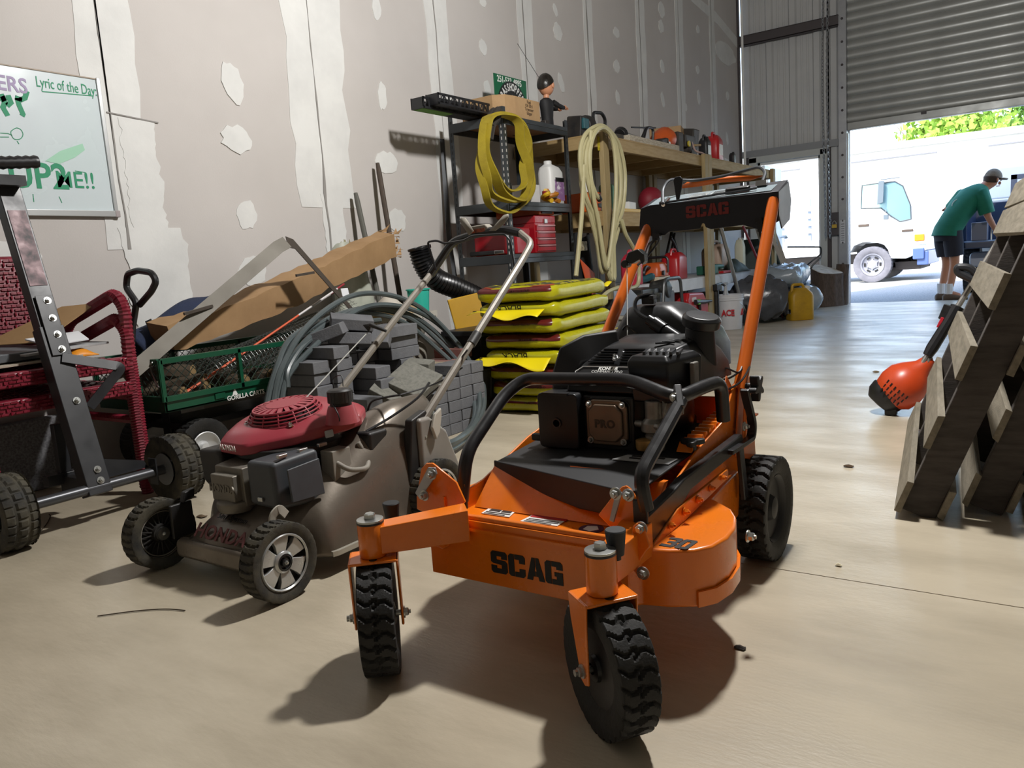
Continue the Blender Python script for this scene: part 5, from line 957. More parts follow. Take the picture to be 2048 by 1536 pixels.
# ---------- sacks with a white scalloped tray and odds and ends ----------
def pillow(a,b,c,e=.38,n=36,k=18,wr=.006,seed=0,pinch=.0,z0=0,zx=.75,pk=.45):
    rr=random.Random(seed); ph=[rr.uniform(0,6) for _ in range(6)]
    sg=lambda t,q:math.copysign(abs(t)**q,t)
    def f(u,v):
        th=2*PI*u; fi=-PI/2+PI*v
        x=a*sg(cos(fi),e*1.1)*sg(cos(th),e); y=b*sg(cos(fi),e*1.1)*sg(sin(th),e); z=c*sg(sin(fi),zx)
        edge=max(abs(x)/a,abs(y)/b)
        z*=1-pk*edge**7
        w=wr*(sin(9*x/a+ph[0]+3*z/c)*sin(7*y/b+ph[1])+.6*sin(17*y/b+ph[2]+5*x/a))
        q=1+pinch*sin(3*y/b+ph[4])*.5
        return Vector((x*q+w*.5,y+w*.5*sin(ph[3]+x*30),c+z+w*(.6+.5*(abs(z)/c))+z0))
    return f
def lowest(f,nu=40,nv=20): return min(f(i/nu,j/nv).z for i in range(nu) for j in range(nv+1))
sackm=M('sack_grey','#8b867b',.8,c2='#6f6a60',sc=6,amt=.7,bump=.3,bs=30)
for k,(h,l) in enumerate(((.11,'dirty grey sack on the floor at bottom of pile behind pavers'),(.11,'dirty grey sack in the middle of pile behind pavers'),(.085,'dirty tan sack on top of pile under scalloped tray'))):
    f=pillow(.24,.27,h,.45,36,16,.008,k); zz=(0,.2,.385)[k]-lowest(f)+.002
    o=MB().grid(lambda u,v:f(u,v)+Vector((-3.2,3.25,zz)),36,16,True).build('sack',sackm,None,sm=60); tag(o,l,'sack','sacks behind the pavers')
tr=thing('scalloped_tray','white plastic tray with scalloped edge lying on sacks behind the pavers','tray',(-3.1,3.4,.55))
m=MB(); m.bx(-3.36,-2.97,3.02,3.56,.560,.568); e=[(3.02+.0225*k,.572) for k in range(25)]
sc_=[(3.02,.575)]+[(3.56,.575)]+[(3.56-.0045*k,.548-.012*abs(sin(PI*k/5))) for k in range(121)]
m.prism(sc_,(-2.972,0,0),(0,1,0),(0,0,1),(.006,0,0)); m.build('tray_body',M('tray_white','#b9b4aa',.6,c2='#a39d92',sc=8,amt=.6),tr,W=True,sm=0)
bk=thing('teal_bucket','small teal plastic bucket standing on the scalloped tray','bucket',(-3.06,3.48,.568))
m=MB(); m.lathe([(0,0),(.055,0),(.066,.13),(.072,.131),(.072,.138),(.064,.138),(.053,.006),(0,.006)],(-3.04,3.49,.569),(0,0,1),24,cap=False); m.build('bucket_body',M('teal','#2fae9b',.45),bk,W=True)
m=MB(); m.tube(circ((-3.04,3.49,.70),.069,(.3,.95,0),(.1,0,-1),16,0,PI,True),.003,6); m.build('bucket_handle',M('teal_dark','#27907f',.45),bk,W=True)
o=MB().grid(lambda a,b:(-3.25+.27*a,3.18+.25*b,.572+.10*sin(PI*a)*sin(PI*b)**.7+.012*sin(9*a+6*b)*sin(PI*a)),16,16).build('white_cloth',M('cloth_white','#bdb7ac',.9,c2='#a19a8d',sc=8,amt=.6),None,solid=.006,sm=60); tag(o,'crumpled off-white cloth on the tray left of teal bucket','cloth')
o=MB().box((-3.0,3.13,.59),(.07,.24,.035),(0,0,.05)).build('lumber_offcut',M('lumber','#b39a6b',.75,c2='#98804f',sc=9,amt=.6,stretch=(20,3,20)),None,bev=.002); tag(o,'short tan lumber offcut lying at the front of the tray','board')
o=MB().grid(lambda a,b:(-3.02+.05*a-.02,3.12+.10*b,.609+.035*sin(PI*a)*sin(PI*b)),8,8).build('work_glove',M('glove_pale','#c9c2ae',.9),None,solid=.006,sm=60); tag(o,'pale work glove on the lumber offcut','glove')
o=MB().grid(lambda a,b:(-3.06+.09*a,3.33+.12*b,.571+.04*sin(PI*a)*sin(PI*b)+.008*sin(14*b)),10,10).build('rag',M('rag_tan','#8a765c',.9,c2='#b39b78',sc=20,amt=.8),None,solid=.005,sm=60); tag(o,'tan rag beside the teal bucket on the tray','rag')
o=MB().hexa([Vector(p) for p in [(-2.98,3.672,0.626),(-2.98,3.738,0.423),(-2.98,4.043,0.445),(-2.98,3.988,0.65)]]+[Vector(p)+Vector((.012,0,0)) for p in [(-2.98,3.672,0.626),(-2.98,3.738,0.423),(-2.98,4.043,0.445),(-2.98,3.988,0.65)]]).build('plastic_sheet',M('panel_yellow','#c99b2e',.5,c2='#b48a2b',sc=5,amt=.5),None,bev=.006); tag(o,'yellow plastic sheet leaning behind black bin','sheet')
bn=thing('black_bin','black plastic bin between the hose coil and the mulch bags','bin',(-2.82,3.8,0))
m=MB(); m.hexa([(-2.95,3.62,.003),(-2.72,3.62,.003),(-2.72,3.94,.003),(-2.95,3.94,.003),(-2.97,3.60,.44),(-2.69,3.60,.44),(-2.69,3.96,.44),(-2.97,3.96,.44)]); m.build('bin_body',blk,bn,W=True,bev=.012)
m=MB(); m.bx(-2.98,-2.68,3.59,3.97,.41,.445); m.build('bin_rim',M('bin_rim','#232427',.4),bn,W=True,bev=.006)
o=MB().lathe([(0,.002),(.10,.002),(.12,.24),(.125,.245),(.115,.25),(.095,.01),(0,.01)],(-2.40,3.36,0) if 0 else (-2.66,3.44,0),(0,0,1),24,cap=False).build('black_pail',blk,None); tag(o,'black plastic pail on the floor in front of the black bin','pail')
# bag with green triangle and two tool handles by the wall
pb=thing('fertilizer_bag','tall white bag with a green triangle standing at the drywall','bag',(-3.4,3.32,0))
m=MB(); f=lambda u,v:(-3.41+.09*cos(2*PI*u)*(1-.45*v**3)+.01*sin(9*u*PI+v*8),3.33+.145*sin(2*PI*u)*(1-.2*v**4)+.012*sin(12*v),.002+.985*v+.02*sin(5*PI*u)*v)
m.grid(f,24,20,True); m.build('bag_body',M('bag_white','#b6b9ac',.5,c2='#8c9284',sc=9,amt=.7),pb,W=True,sm=60)
poly3('bag_triangle',[(-3.3,3.292,0.93),(-3.3,3.377,0.928),(-3.3,3.341,0.97)],(.002,0,0),M('triangle_green','#3f7a4a',.6),pb,0)
m=MB()
for k in range(9): c=Vector((-3.40+random.uniform(-.03,.03),3.25+.02*k,.97)); m.add([c,c+Vector((.0,.03,0)),c+Vector((random.uniform(-.02,.02),.02,random.uniform(.03,.06)))],[(0,1,2)])
m.build('torn_top',M('torn_tan','#8d8562',.8),pb,W=True,solid=.003,sm=0,kind='stuff')
for lb_,a,b,mt in (('dark shovel handle leaning on the drywall, taller of two',(-3.5,3.737,1.498),(-3.30,3.69,.005),M('handle_dark','#3d332b',.6,c2='#574637',sc=20,amt=.6,stretch=(12,12,1))),('shorter grey tool handle leaning on the drywall beside the taller one',(-3.5,3.52,1.306),(-3.26,3.50,.005),M('handle_greyish','#57564f',.6))):
    t=thing('shovel' if 'taller' in lb_[:60] and 'beside' not in lb_ else 'garden_tool',lb_,'tool',b); A,B=Vector(a),Vector(b); d=(B-A).normalized()
    m=MB(); m.tube([A,A.lerp(B,.04),A.lerp(B,.9),B],[.012,.0165,.0165,.015],10); m.build('shaft',mt,t,W=True)
    m=MB(); m.box(B.lerp(A,.11),(.02,.15,.16)); m.build('blade',darksteel,t,W=True,bev=.004)
o=MB().strip([(-3.52,4.431,1.71),(-3.5,4.393,1.048),(-3.42,4.42,.002)],.032,.004,(1,-.6,0)).build('slotted_strip',M('slot_grey','#55575a',.4,.5),None); tag(o,'thin slotted steel strip leaning on wall left of steel shelf','steel strip')
# ---------- mulch bags ----------
byel=M('mulch_yellow','#a5a012',.32,c2='#8d8a12',sc=9,amt=.6,bump=.35,bs=22); bmar=M('mulch_maroon','#571515',.4,c2='#45100f',sc=9,amt=.5); bprint=M('mulch_print','#3a3a30',.45,c2='#a8a020',sc=22,amt=.9,lo=.5,hi=.6); bflap=M('mulch_flap','#d8c40e',.35)
BX,BY=-2.335,3.835
rows=[(0.0,.0),(.0,.01),(-.01,.02),(-.02,.0),(-.035,.02),(-.05,.01),(-.06,.03),(-.07,.02)]
lv=['on the floor at the bottom of the mulch stack','second from the floor in the mulch stack','third from the floor in the mulch stack','fourth from the floor, with its yellow flap hanging forward','fourth from the top of the mulch stack','third from the top of the mulch stack','second from the top, with its yellow flap hanging forward','on top of the mulch stack']
z=0
for k,(dx,dy) in enumerate(rows):
    flapF=k in (3,6)
    t=thing('mulch_bag','yellow and maroon mulch bag '+lv[k],'mulch bag',(BX+dx,BY+dy,z+.001),.06+.03*sin(k*2.1),'yellow mulch bags')
    hh=.0425 if k<7 else .047; a,b=.25,.375
    f=pillow(a,b,hh,.2,44,22,.005,k+5,.035,0,.42,.22); lo_=lowest(f); off=Vector((0,0,-lo_))
    g=lambda u,v,f=f,off=off:f(u,v)+off
    MB().grid(g,56,24,True).build('bag_body',byel,t,sm=60)
    def patch(name,u0,u1,v0,v1,mat,d=.0022,nu=18,nv=8,g=g,t=t):
        def q(i,j):
            p=g(u0+(u1-u0)*i,v0+(v1-v0)*j); c=Vector((0,0,.045)); n=Vector((p.x*.6,p.y*.6,(p.z-.045)*6)).normalized(); return p+n*d
        return MB().grid(q,nu,nv).build(name,mat,t,sm=60)
    # front (-y) side is u about .75
    if not flapF: patch('maroon_band',.615,.865,.51,.80,bmar)
    if k in (0,1): pass
    if k==7:
        patch('printed_top',.0,1.0,.80,.93,bprint,.002,60,8); patch('maroon_edge',.64,.92,.76,.82,M('mulch_red','#8f3a22',.4),.0025)
    if flapF:
        m=MB(); m.grid(lambda i,j:Vector((-.25+.44*i,-b-.005-.085*j,.055-.012*j+.018*sin(i*9+k)*j-.035*j*i)),22,6); m.build('bag_flap',bflap,t,solid=.002,sm=60)
        text('bag_lettering','BLACK',decal,t,(-.03,-b*1.0-.006,.064),(-1,0,0),(0,.12,-1),.05,.0006,bold=.0004,sx=1.05)
        m=MB(); m.box((-.215,-b-.06,.058),(.01,.04,.004),(0,0,.3)); m.build('handle_slot',decal,t)
    else:
        m=MB(); m.grid(lambda i,j:Vector((.06+.19*i,b-.01+.07*j,.045+.02*sin(i*8+k)*j+.01*j)),12,5); m.build('bag_flap',bflap,t,solid=.002,sm=60)
        text('bag_print','MULCH BLEND',M('print_dark','#2a0d0c',.5),t,(.05,-b*1.0-.004,.062 if k<7 else .07),(1,0,0),(0,.1,1),.018,.0005)
    z+=hh*2.0
# ---------- steel shelf ----------
rackm=M('rack_grey','#3c4043',.4,.5,c2='#4b4f52',sc=8,amt=.5); mdf=M('mdf_board','#8a6545',.8,c2='#765538',sc=7,amt=.6)
sh_=thing('steel_shelf_rack','grey steel rack of slotted posts against the drywall','shelf',(-3.17,4.78,0))
SX0,SX1,SY0,SY1=-3.40,-2.95,4.36,5.20
for x in (SX0,SX1):
    for y in (SY0,SY1):
        sx=-1 if x==SX1 else 1; sy=-1 if y==SY1 else 1
        m=MB(); m.prism([(0,0),(sx*.036,0),(sx*.036,sy*.003),(sx*.003,sy*.003),(sx*.003,sy*.036),(0,sy*.036)],(x,y,0),(1,0,0),(0,1,0),(0,0,1.83)); p=m.build('post',rackm,sh_,W=True,sm=0)
        m=MB()
        for k in range(46): m.box((x+sx*.019,y-sy*.0006,.03+.039*k),(.007,.001,.02)); m.box((x-sx*.0006,y+sy*.019,.03+.039*k),(.001,.007,.02))
        m.build('post_slots',M('slot_pale','#b5b2ad',.7) if x==SX1 and y==SY0 else decal,p,W=True,sm=0,kind='stuff')
for z in (1.775,1.225,.875,.30):
    m=MB(); m.bx(SX0+.004,SX1-.004,SY0+.004,SY1-.004,z-.012,z); b=m.build('shelf_board',mdf,sh_,W=True)
    for a in ((SX1-.010,SX1+.003,SY0+.01,SY1-.01),(SX0-.003,SX0+.010,SY0+.01,SY1-.01),(SX0+.01,SX1-.01,SY0-.003,SY0+.01),(SX0+.01,SX1-.01,SY1-.01,SY1+.003)):
        m=MB(); m.bx(*a,z-.058,z+.004); 
        if a[1]-a[0]<.02: m.bx(a[0]-.0025,a[1]+.0025,a[2],a[3],z-.028,z-.022)
        m.build('shelf_beam',rackm,sh_,W=True,bev=.004)
# things on the steel shelf
bx_=thing('cardboard_box','bent brown cardboard box with faded handwriting on top of steel shelf','box',(-3.1,4.62,1.78))
card=M('box_card','#a98a63',.8,c2='#917350',sc=6,amt=.6)
P=[Vector((p[0],p[1],0)) for p in ((-3.30,4.40),(-3.05,4.40),(-2.985,4.45),(-2.97,4.55),(-2.975,4.86),(-3.30,4.86))]
m=MB(); m.sweep([p+Vector((0,0,1.78+.07)) for p in P],[(-.0025,-.07),(.0025,-.07),(.0025,.07),(-.0025,.07)],(0,0,1),True); m.bx(-3.29,-2.985,4.46,4.85,1.781,1.785); m.build('box_body',card,bx_,W=True,sm=0)
for w_,z in (('Fuel','1.90'),('Oil 50:1','1.875'),('Trimmer','1.85'),('Edger','1.825')): text('handwriting',w_,M('ink_brown','#4d3b2a',.7),bx_,(-2.968,4.72,float(z)),(0,1,0),(0,0,1),.03,.0004,W=True)
text('handwriting','Bolts',M('ink_brown','#4d3b2a',.7),bx_,(-3.15,4.3965,1.86),(1,0,0),(0,0,1),.04,.0004,W=True)
sg_=thing('yard_sign','green yard sign with phone number and round black emblem','sign',(-3.35,5.05,1.79))
sp_=[Vector(p) for p in [(-3.32,4.823,2.175),(-3.32,5.25,2.179),(-3.32,5.233,1.858),(-3.32,4.822,1.815)]]
m=MB(); m.add(sp_+[p+Vector((.006,0,0)) for p in sp_],[(3,2,1,0),(4,5,6,7),(0,1,5,4),(1,2,6,5),(2,3,7,6),(3,0,4,7)]); m.build('sign_panel',M('sign_green','#17603f',.5,c2='#145236',sc=9,amt=.4),sg_,W=True,sm=0)
su=(sp_[1]-sp_[0]).normalized()
text('phone_number','251-533-4895',decalw,sg_,Vector((-3.313,5.02,2.144)),su,(0,0,1),.062,.0005,bold=.001,W=True,sx=.92)
ec=Vector((-3.313,5.042,1.952)); m=MB(); m.lathe([(0,0),(.195,0),(.195,.0012),(0,.0012)],ec,(1,0,0),40,cap=False); e=m.build('round_emblem',M('emblem_black','#1b1c1c',.5),sg_,W=True)
for k,c_ in enumerate('GRASSHOPPERS'):
    a=R(158-12.4*k); text('emblem_letter',c_,decalw,e,ec+Vector((.0016,0,0))+su*(.152*cos(a))+Vector((0,0,.152*sin(a))),su*sin(a)+Vector((0,0,-cos(a))),su*cos(a)+Vector((0,0,sin(a))),.075,.0005,bold=.0018,W=True,sx=.62)
m=MB(); m.prism([(0,.0),(.02,.07),(.0,.1),(-.05,.05)],ec+Vector((.0016,0,0)),(0,1,0),(0,0,1),(.0008,0,0)); m.build('emblem_mark',M('emblem_grey','#8a8f8c',.5),e,W=True)
for k,(x,z,l) in enumerate(((-3.12,1.80,'upper black perforated plastic strip overhanging the steel shelf'),(-3.19,1.782,'lower black perforated plastic strip overhanging the steel shelf'))):
    t=thing('perforated_strip',l,'plastic strip',(x,4.2,z),group='perforated plastic strips')
    y0=3.86-.06*k; m=MB(); m.bx(x-.05,x+.05,y0,5.0,z,z+.012); m.bx(x+.042,x+.05,y0,5.0,z+.055,z+.068); m.bx(x-.05,x-.042,y0,5.0,z+.055,z+.068)
    for i in range(23):
        y=y0+.0515*i
        for xx in (x+.046,x-.046): m.box((xx,y+.006,z+.034),(.006,.012,.05)); m.box((xx,y+.03,z+.034),(.004,.006,.05),(.6 if i%2 else -.6,0,0))
    m.bx(x-.05,x+.05,y0,y0+.008,z,z+.066); m.build('strip_body',blk,t,W=True,sm=0)
    if k: m=MB(); m.bx(x-.04,x+.04,y0+.01,y0+.3,z-.002,z); m.build('green_smear',M('grass_smear','#5c8a3a',.8),t,W=True)
# figurine (big-headed doll seen from behind)
fg=thing('bobblehead_figurine','dark-haired bobblehead figurine in black clothes, back turned, on the steel shelf','figurine',(-3.08,5.14,1.779))
skin=M('doll_skin','#c48a68',.45); hair=M('doll_hair','#16130f',.35,c2='#2b2520',sc=40,amt=.6,bump=.5,bs=60); cloth=M('doll_black','#121215',.7)
c=Vector((-3.08,5.14,1.779))
m=MB(); m.loft([[c+Vector((x+rx*cos(a),y+ry*sin(a),z)) for a in [2*PI*i/16 for i in range(16)]] for x,y,z,rx,ry in ((0,0,.0,.045,.05),(0,0,.08,.042,.05),(0,0,.10,.043,.054),(0,0,.14,.045,.058),(0,0,.18,.047,.066),(0,0,.205,.04,.06),(0,0,.222,.022,.03))]); m.build('body',cloth,fg,W=True)
for s in (-1,1):
    m=MB(); m.tube(bez([c+Vector((s*.03,.045,.195)),c+Vector((s*.045,.09,.175)),c+Vector((s*.035,.165,.172)),c+Vector((s*.03,.2,.175))],5),[.021]*5+[.018]*5+[.015]*5+[.012],9); m.build('arm',cloth,fg,W=True)
    m=MB(); m.sph(c+Vector((s*.03,.215,.178)),(.014,.022,.016)); 
    for q in range(4): m.tube([c+Vector((s*.03-.009+.006*q,.225,.18)),c+Vector((s*.03-.009+.006*q,.245,.176)),c+Vector((s*.03-.009+.006*q,.25,.165))],.0035,5)
    m.tube([c+Vector((s*.017,.215,.185)),c+Vector((s*.012,.232,.19))],.004,5); m.build('hand',skin,fg,W=True)
m=MB(); m.cyl(c+Vector((0,0,.215)),c+Vector((0,.005,.255)),.022); m.sph(c+Vector((0,.01,.31)),(.057,.062,.072),18,12); m.sph(c+Vector((0,.078,.30)),(.011,.016,.016),8,6)
for s in (-1,1): m.sph(c+Vector((s*.058,.01,.305)),(.010,.014,.02),8,6)
hd_=m.build('head',skin,fg,W=True)
hz=lambda u:.5+.5*sin(2*PI*u)   # 1 towards the face, 0 at the nape
m=MB(); m.grid(lambda u,v:c+Vector((.063*cos(2*PI*u)*sin(.02+(2.0-1.05*hz(u))*v),.004+.069*sin(2*PI*u)*sin(.02+(2.0-1.05*hz(u))*v),.315+(.082+.003*sin(40*u*PI))*cos(.02+(2.0-1.05*hz(u))*v))),36,12,True); m.build('hair',hair,hd_,W=True,sm=60)
for s in (-1,1):
    m=MB(); m.sph(c+Vector((s*.022,.066,.318)),(.009,.006,.008),8,6); m.build('eye',decalw,hd_,W=True)
m=MB(); m.box(c+Vector((0,.071,.275)),(.03,.004,.006)); m.build('mouth',M('doll_mouth','#8d4c40',.5),hd_,W=True)
o=MB().cyl((-3.12,5.15,2.13),(-3.16,4.92,2.36),.0018,n=5).build('thin_wire',blkmetal,None); tag(o,'thin black wire rising behind the figurine head','wire')
o=MB().box((-3.03,5.02,1.80),(.05,.06,.045)).build('small_motor',M('motor_dark','#2e2a28',.6),None,bev=.01); tag(o,'small dark motor part beside figurine on steel shelf','motor')
# yellow lifting strap on the front post
strap=M('strap_yellow','#9c8a1d',.65,c2='#7d6c14',sc=14,amt=.6,bump=.3,bs=80)
st=thing('lifting_strap','dirty yellow lifting strap coiled over the front post of steel shelf','strap',(-2.9,4.36,1.7))
for k,pp in enumerate(([(-2.93,4.133,1.713),(-2.93,4.073,1.526),(-2.93,4.048,1.373),(-2.93,4.084,1.237),(-2.93,4.201,1.163),(-2.93,4.342,1.149),(-2.93,4.531,1.219),(-2.93,4.621,1.338),(-2.93,4.641,1.506),(-2.93,4.576,1.69),(-2.93,4.506,1.767),(-2.93,4.332,1.769)],[(-2.9,4.117,1.707),(-2.9,4.082,1.553),(-2.9,4.117,1.404),(-2.9,4.203,1.301),(-2.9,4.337,1.226),(-2.9,4.475,1.237),(-2.9,4.552,1.365),(-2.9,4.522,1.526),(-2.9,4.477,1.651),(-2.9,4.429,1.747),(-2.9,4.287,1.756)],[(-2.915,4.123,1.716),(-2.915,4.089,1.526),(-2.915,4.177,1.363),(-2.915,4.337,1.286),(-2.915,4.491,1.331),(-2.915,4.526,1.463),(-2.915,4.585,1.598),(-2.915,4.51,1.736),(-2.915,4.31,1.767)],[(-2.9,4.078,1.687),(-2.9,4.044,1.46),(-2.9,4.07,1.325),(-2.9,4.141,1.245),(-2.9,4.306,1.213),(-2.9,4.452,1.243)])):
    m=MB(); P=bez(pp,6,closed=(k<3)); m.strip([Vector((p.x+.012*sin(i*.5+k),p.y,p.z)) for i,p in enumerate(P)],.012,.05 if k!=1 else .062,(1,.2,.15*sin(k)),closed=(k<3)); m.build('strap_loop',strap,st,W=True,sm=60)
gl=thing('work_gloves','pair of dark work gloves hanging by the strap on steel shelf','gloves',(-3.0,4.25,1.7))
for q in (0,1):
    m=MB(); A=Vector((-2.97+.03*q,4.30,1.79)); m.tube([A,A+Vector((.02,-.06,-.05)),A+Vector((.02,-.11,-.11))],[.03,.035,.02],8)
    for k in range(4): m.tube([A+Vector((.0+.012*k,-.10,-.10)),A+Vector((.0+.014*k,-.15,-.17-.01*k))],.008,6)
    m.build('glove',M('glove_dark','#2c2722',.85),gl,W=True)
# mid shelf
jg=thing('white_jug','tall white jug with purple label on middle of steel shelf','jug',(-3.06,5.10,1.227))
def rjug(o,w,d,h,neck,mat,par,nx=.0,ny=.0,sh=.75):
    x,y,z=o; m=MB(); rr=lambda a,b,zz,ox=0,oy=0:[Vector((x+p[0]+ox,y+p[1]+oy,z+zz)) for p in rrect(a,b,min(a,b)*.28,4)]
    m.loft([rr(w*.94,d*.94,0),rr(w,d,h*.02),rr(w,d,h*sh),rr(w*.8,d*.8,h*(sh+.12),nx*.4,ny*.4),rr(neck*1.1,neck*1.1,h*(sh+.19),nx,ny),rr(neck,neck,h*.95,nx,ny)]); b=m.build('jug_body',mat,par,W=True,bev=.002)
    return b
jw=M('jug_white','#d3d4d2',.45); rjug((-3.06,5.10,1.227),.13,.19,.31,.05,jw,jg,0,-.03)
m=MB(); m.lathe([(.03,.282),(.03,.315),(.026,.318),(0,.318)],(-3.06,5.07,1.227),(0,0,1),16,cap=False); m.build('jug_cap',jw,jg,W=True)
m=MB(); m.box((-2.9945,5.115,1.33),(.002,.13,.15)); lb2=m.build('jug_label',M('label_purple','#8a6592',.5,c2='#d9d2dc',sc=22,amt=1,lo=.45,hi=.55),jg,W=True); m=MB(); m.box((-2.993,5.12,1.405),(.002,.12,.03)); m.build('label_dark',decal,lb2,W=True)
o=MB().box((-3.05,4.72,1.29),(.16,.17,.125),(0,0,.15)).build('white_carton',M('carton_white','#c9c8c6',.6),None,bev=.003); tag(o,'small white carton on middle of steel shelf behind strap','box')
o=MB().lathe([(.0,0),(.035,0),(.037,.01),(.037,.12),(.015,.15),(.015,.17),(0,.17)],(-3.03,4.47,1.227),(0,0,1),18,cap=False).build('dark_bottle',blk,None); tag(o,'dark plastic bottle on middle of steel shelf by the front post','bottle')
for k,(y,mt,l) in enumerate(((4.93,'#c8a017','coiled yellow ratchet strap on middle of steel shelf'),(5.0,'#a86a1b','amber coloured ratchet buckle next to white jug'))):
    o=MB().tube(bez([(-3.0+.04*cos(t*1.3),y+.05*sin(t*1.1+k),1.245+.02*t/2) for t in range(9)],4),.016,7).build('ratchet_strap',M('ratchet'+str(k),mt,.5),None); tag(o,l,'strap')
o=MB().lathe([(0,0),(.03,0),(.03,.035),(0,.035)],(-3.02,4.96,1.285),(0,0,1),16,cap=False).build('red_tape_roll',M('tape_red','#8e1c1c',.5),None); tag(o,'small dark red tape roll on the ratchet straps','tape')
# low shelf: red tool chest
redm=M('chest_red','#9a1420',.35,c2='#86101a',sc=6,amt=.4)
def chest(o,label,dr=4):
    x,y,z=o; t=thing('tool_chest',label,'tool chest',o)
    m=MB(); m.bx(x-.27,x,y-.14,y+.14,z,z+.255); b=m.build('chest_body',redm,t,W=True,bev=.006)
    m=MB(); m.bx(x-.272,x+.003,y-.143,y+.143,z+.205,z+.262); m.build('chest_lid',redm,t,W=True,bev=.008)
    for k in range(dr):
        m=MB(); m.bx(x,x+.008,y-.125,y+.125,z+.012+.047*k,z+.052+.047*k); d=m.build('drawer',redm,t,W=True,bev=.002)
        m=MB(); m.bx(x+.008,x+.016,y-.118,y+.118,z+.046+.047*k,z+.054+.047*k); m.build('drawer_pull',M('pull_pink','#c98f90',.3,.5),d,W=True)
    m=MB(); m.box((x+.006,y,z+.222),(.012,.04,.03)); m.build('clasp',zinc,t,W=True,bev=.002)
chest((-2.985,4.86,.881),'red tool chest with four drawers on the low steel shelf')
o=MB().bx(-3.36,-3.0,4.50,4.68,.881,1.06).build('red_toolbox',redm,None,bev=.01); tag(o,'dark red toolbox beside the chest on the low steel shelf','toolbox')
t=thing('locking_pliers','silver headed black tool lying on the low steel shelf','tool',(-3.0,4.45,.885))
m=MB(); m.box((-3.22,4.42,.90),(.22,.035,.03),(0,0,.1)); m.build('tool_grip',blk,t,W=True,bev=.008)
m=MB(); m.box((-3.08,4.41,.90),(.07,.045,.025),(0,0,.3)); m.build('tool_head',chrome,t,W=True,bev=.004)
# ---------- lumber workbench shelving ----------
wood=M('bench_pine','#a58d62',.7,c2='#8f774c',sc=6,amt=.75,stretch=(9,1.2,9),bump=.15,bs=40); woodp=M('post_pine','#9c8a63',.7,c2='#86734c',sc=6,amt=.75,stretch=(9,9,1.2),bump=.15,bs=40); woodx=M('joist_pine','#a58d62',.7,c2='#8f774c',sc=6,amt=.7,stretch=(1.2,9,9)); ply=M('shelf_ply','#a0865a',.75,c2='#8b7146',sc=4,amt=.6); whitew=M('white_wood','#cfd0d2',.6,c2='#b4b5b8',sc=5,amt=.6)
bh=thing('lumber_shelving','long pale lumber shelving of posts and boards along the drywall','shelving',(-3.15,7.4,0))
BF=-2.80
for y in (5.44,5.50) if 0 else (5.47,):
    MB().bx(BF-.01,BF+.03,y-.06,y+.03,0,1.765).build('post',woodp,bh,W=True,bev=.003)
for y in (7.56,7.66,9.85): MB().bx(BF-.0,BF+.038,y-.045,y+.045,0,1.745).build('post',woodp,bh,W=True,bev=.003)
for y in (5.47,7.80,7.92,9.85): MB().bx(-3.50,-3.46,y-.045,y+.045,0,1.72).build('post',woodp,bh,W=True,bev=.003)
for z0_,z1_ in ((1.635,1.722),(1.055,1.155)):
    MB().bx(BF-.04,BF-.002,5.36,9.95,z0_,z1_).build('front_rail',wood,bh,W=True,bev=.003)
    MB().bx(-3.54,-3.505,5.36,9.95,z0_,z1_).build('back_rail',wood,bh,W=True,bev=.003)
    for y in (5.38,5.98,6.58,7.18,7.72,8.4,9.1,9.93): MB().bx(-3.505,BF-.04,y-.019,y+.019,z0_,z1_).build('joist',woodx,bh,W=True,bev=.002)
    MB().bx(-3.54,BF-.002,5.36,9.95,z1_,z1_+.012).build('deck_board',ply,bh,W=True)
MB().bx(BF-.04,BF-.002,5.7,9.4,.46,.555).build('front_rail',whitew,bh,W=True,bev=.003)
MB().bx(-3.54,BF-.002,5.7,9.4,.555,.568).build('deck_board',whitew,bh,W=True)
for y in (5.75,7.6,9.35): MB().bx(-3.52,BF-.04,y-.019,y+.019,.46,.555).build('joist',whitew,bh,W=True)
o=MB().bx(BF-.42,BF-.03,6.0,7.05,1.736,1.79).build('rough_plank',M('whitewashed','#bdb4a2',.8,c2='#857a68',sc=22,amt=.9,stretch=(6,1,6)),None,bev=.004); tag(o,'rough whitewashed plank lying along the front of top shelf','plank')
m=MB(); m.box((BF-.0,5.405,1.66),(.004,.05,.10)); o=m.build('yellow_tag',M('tag_yellow','#c9b51e',.5,c2='#5d551a',sc=70,amt=.8),bh,W=True)
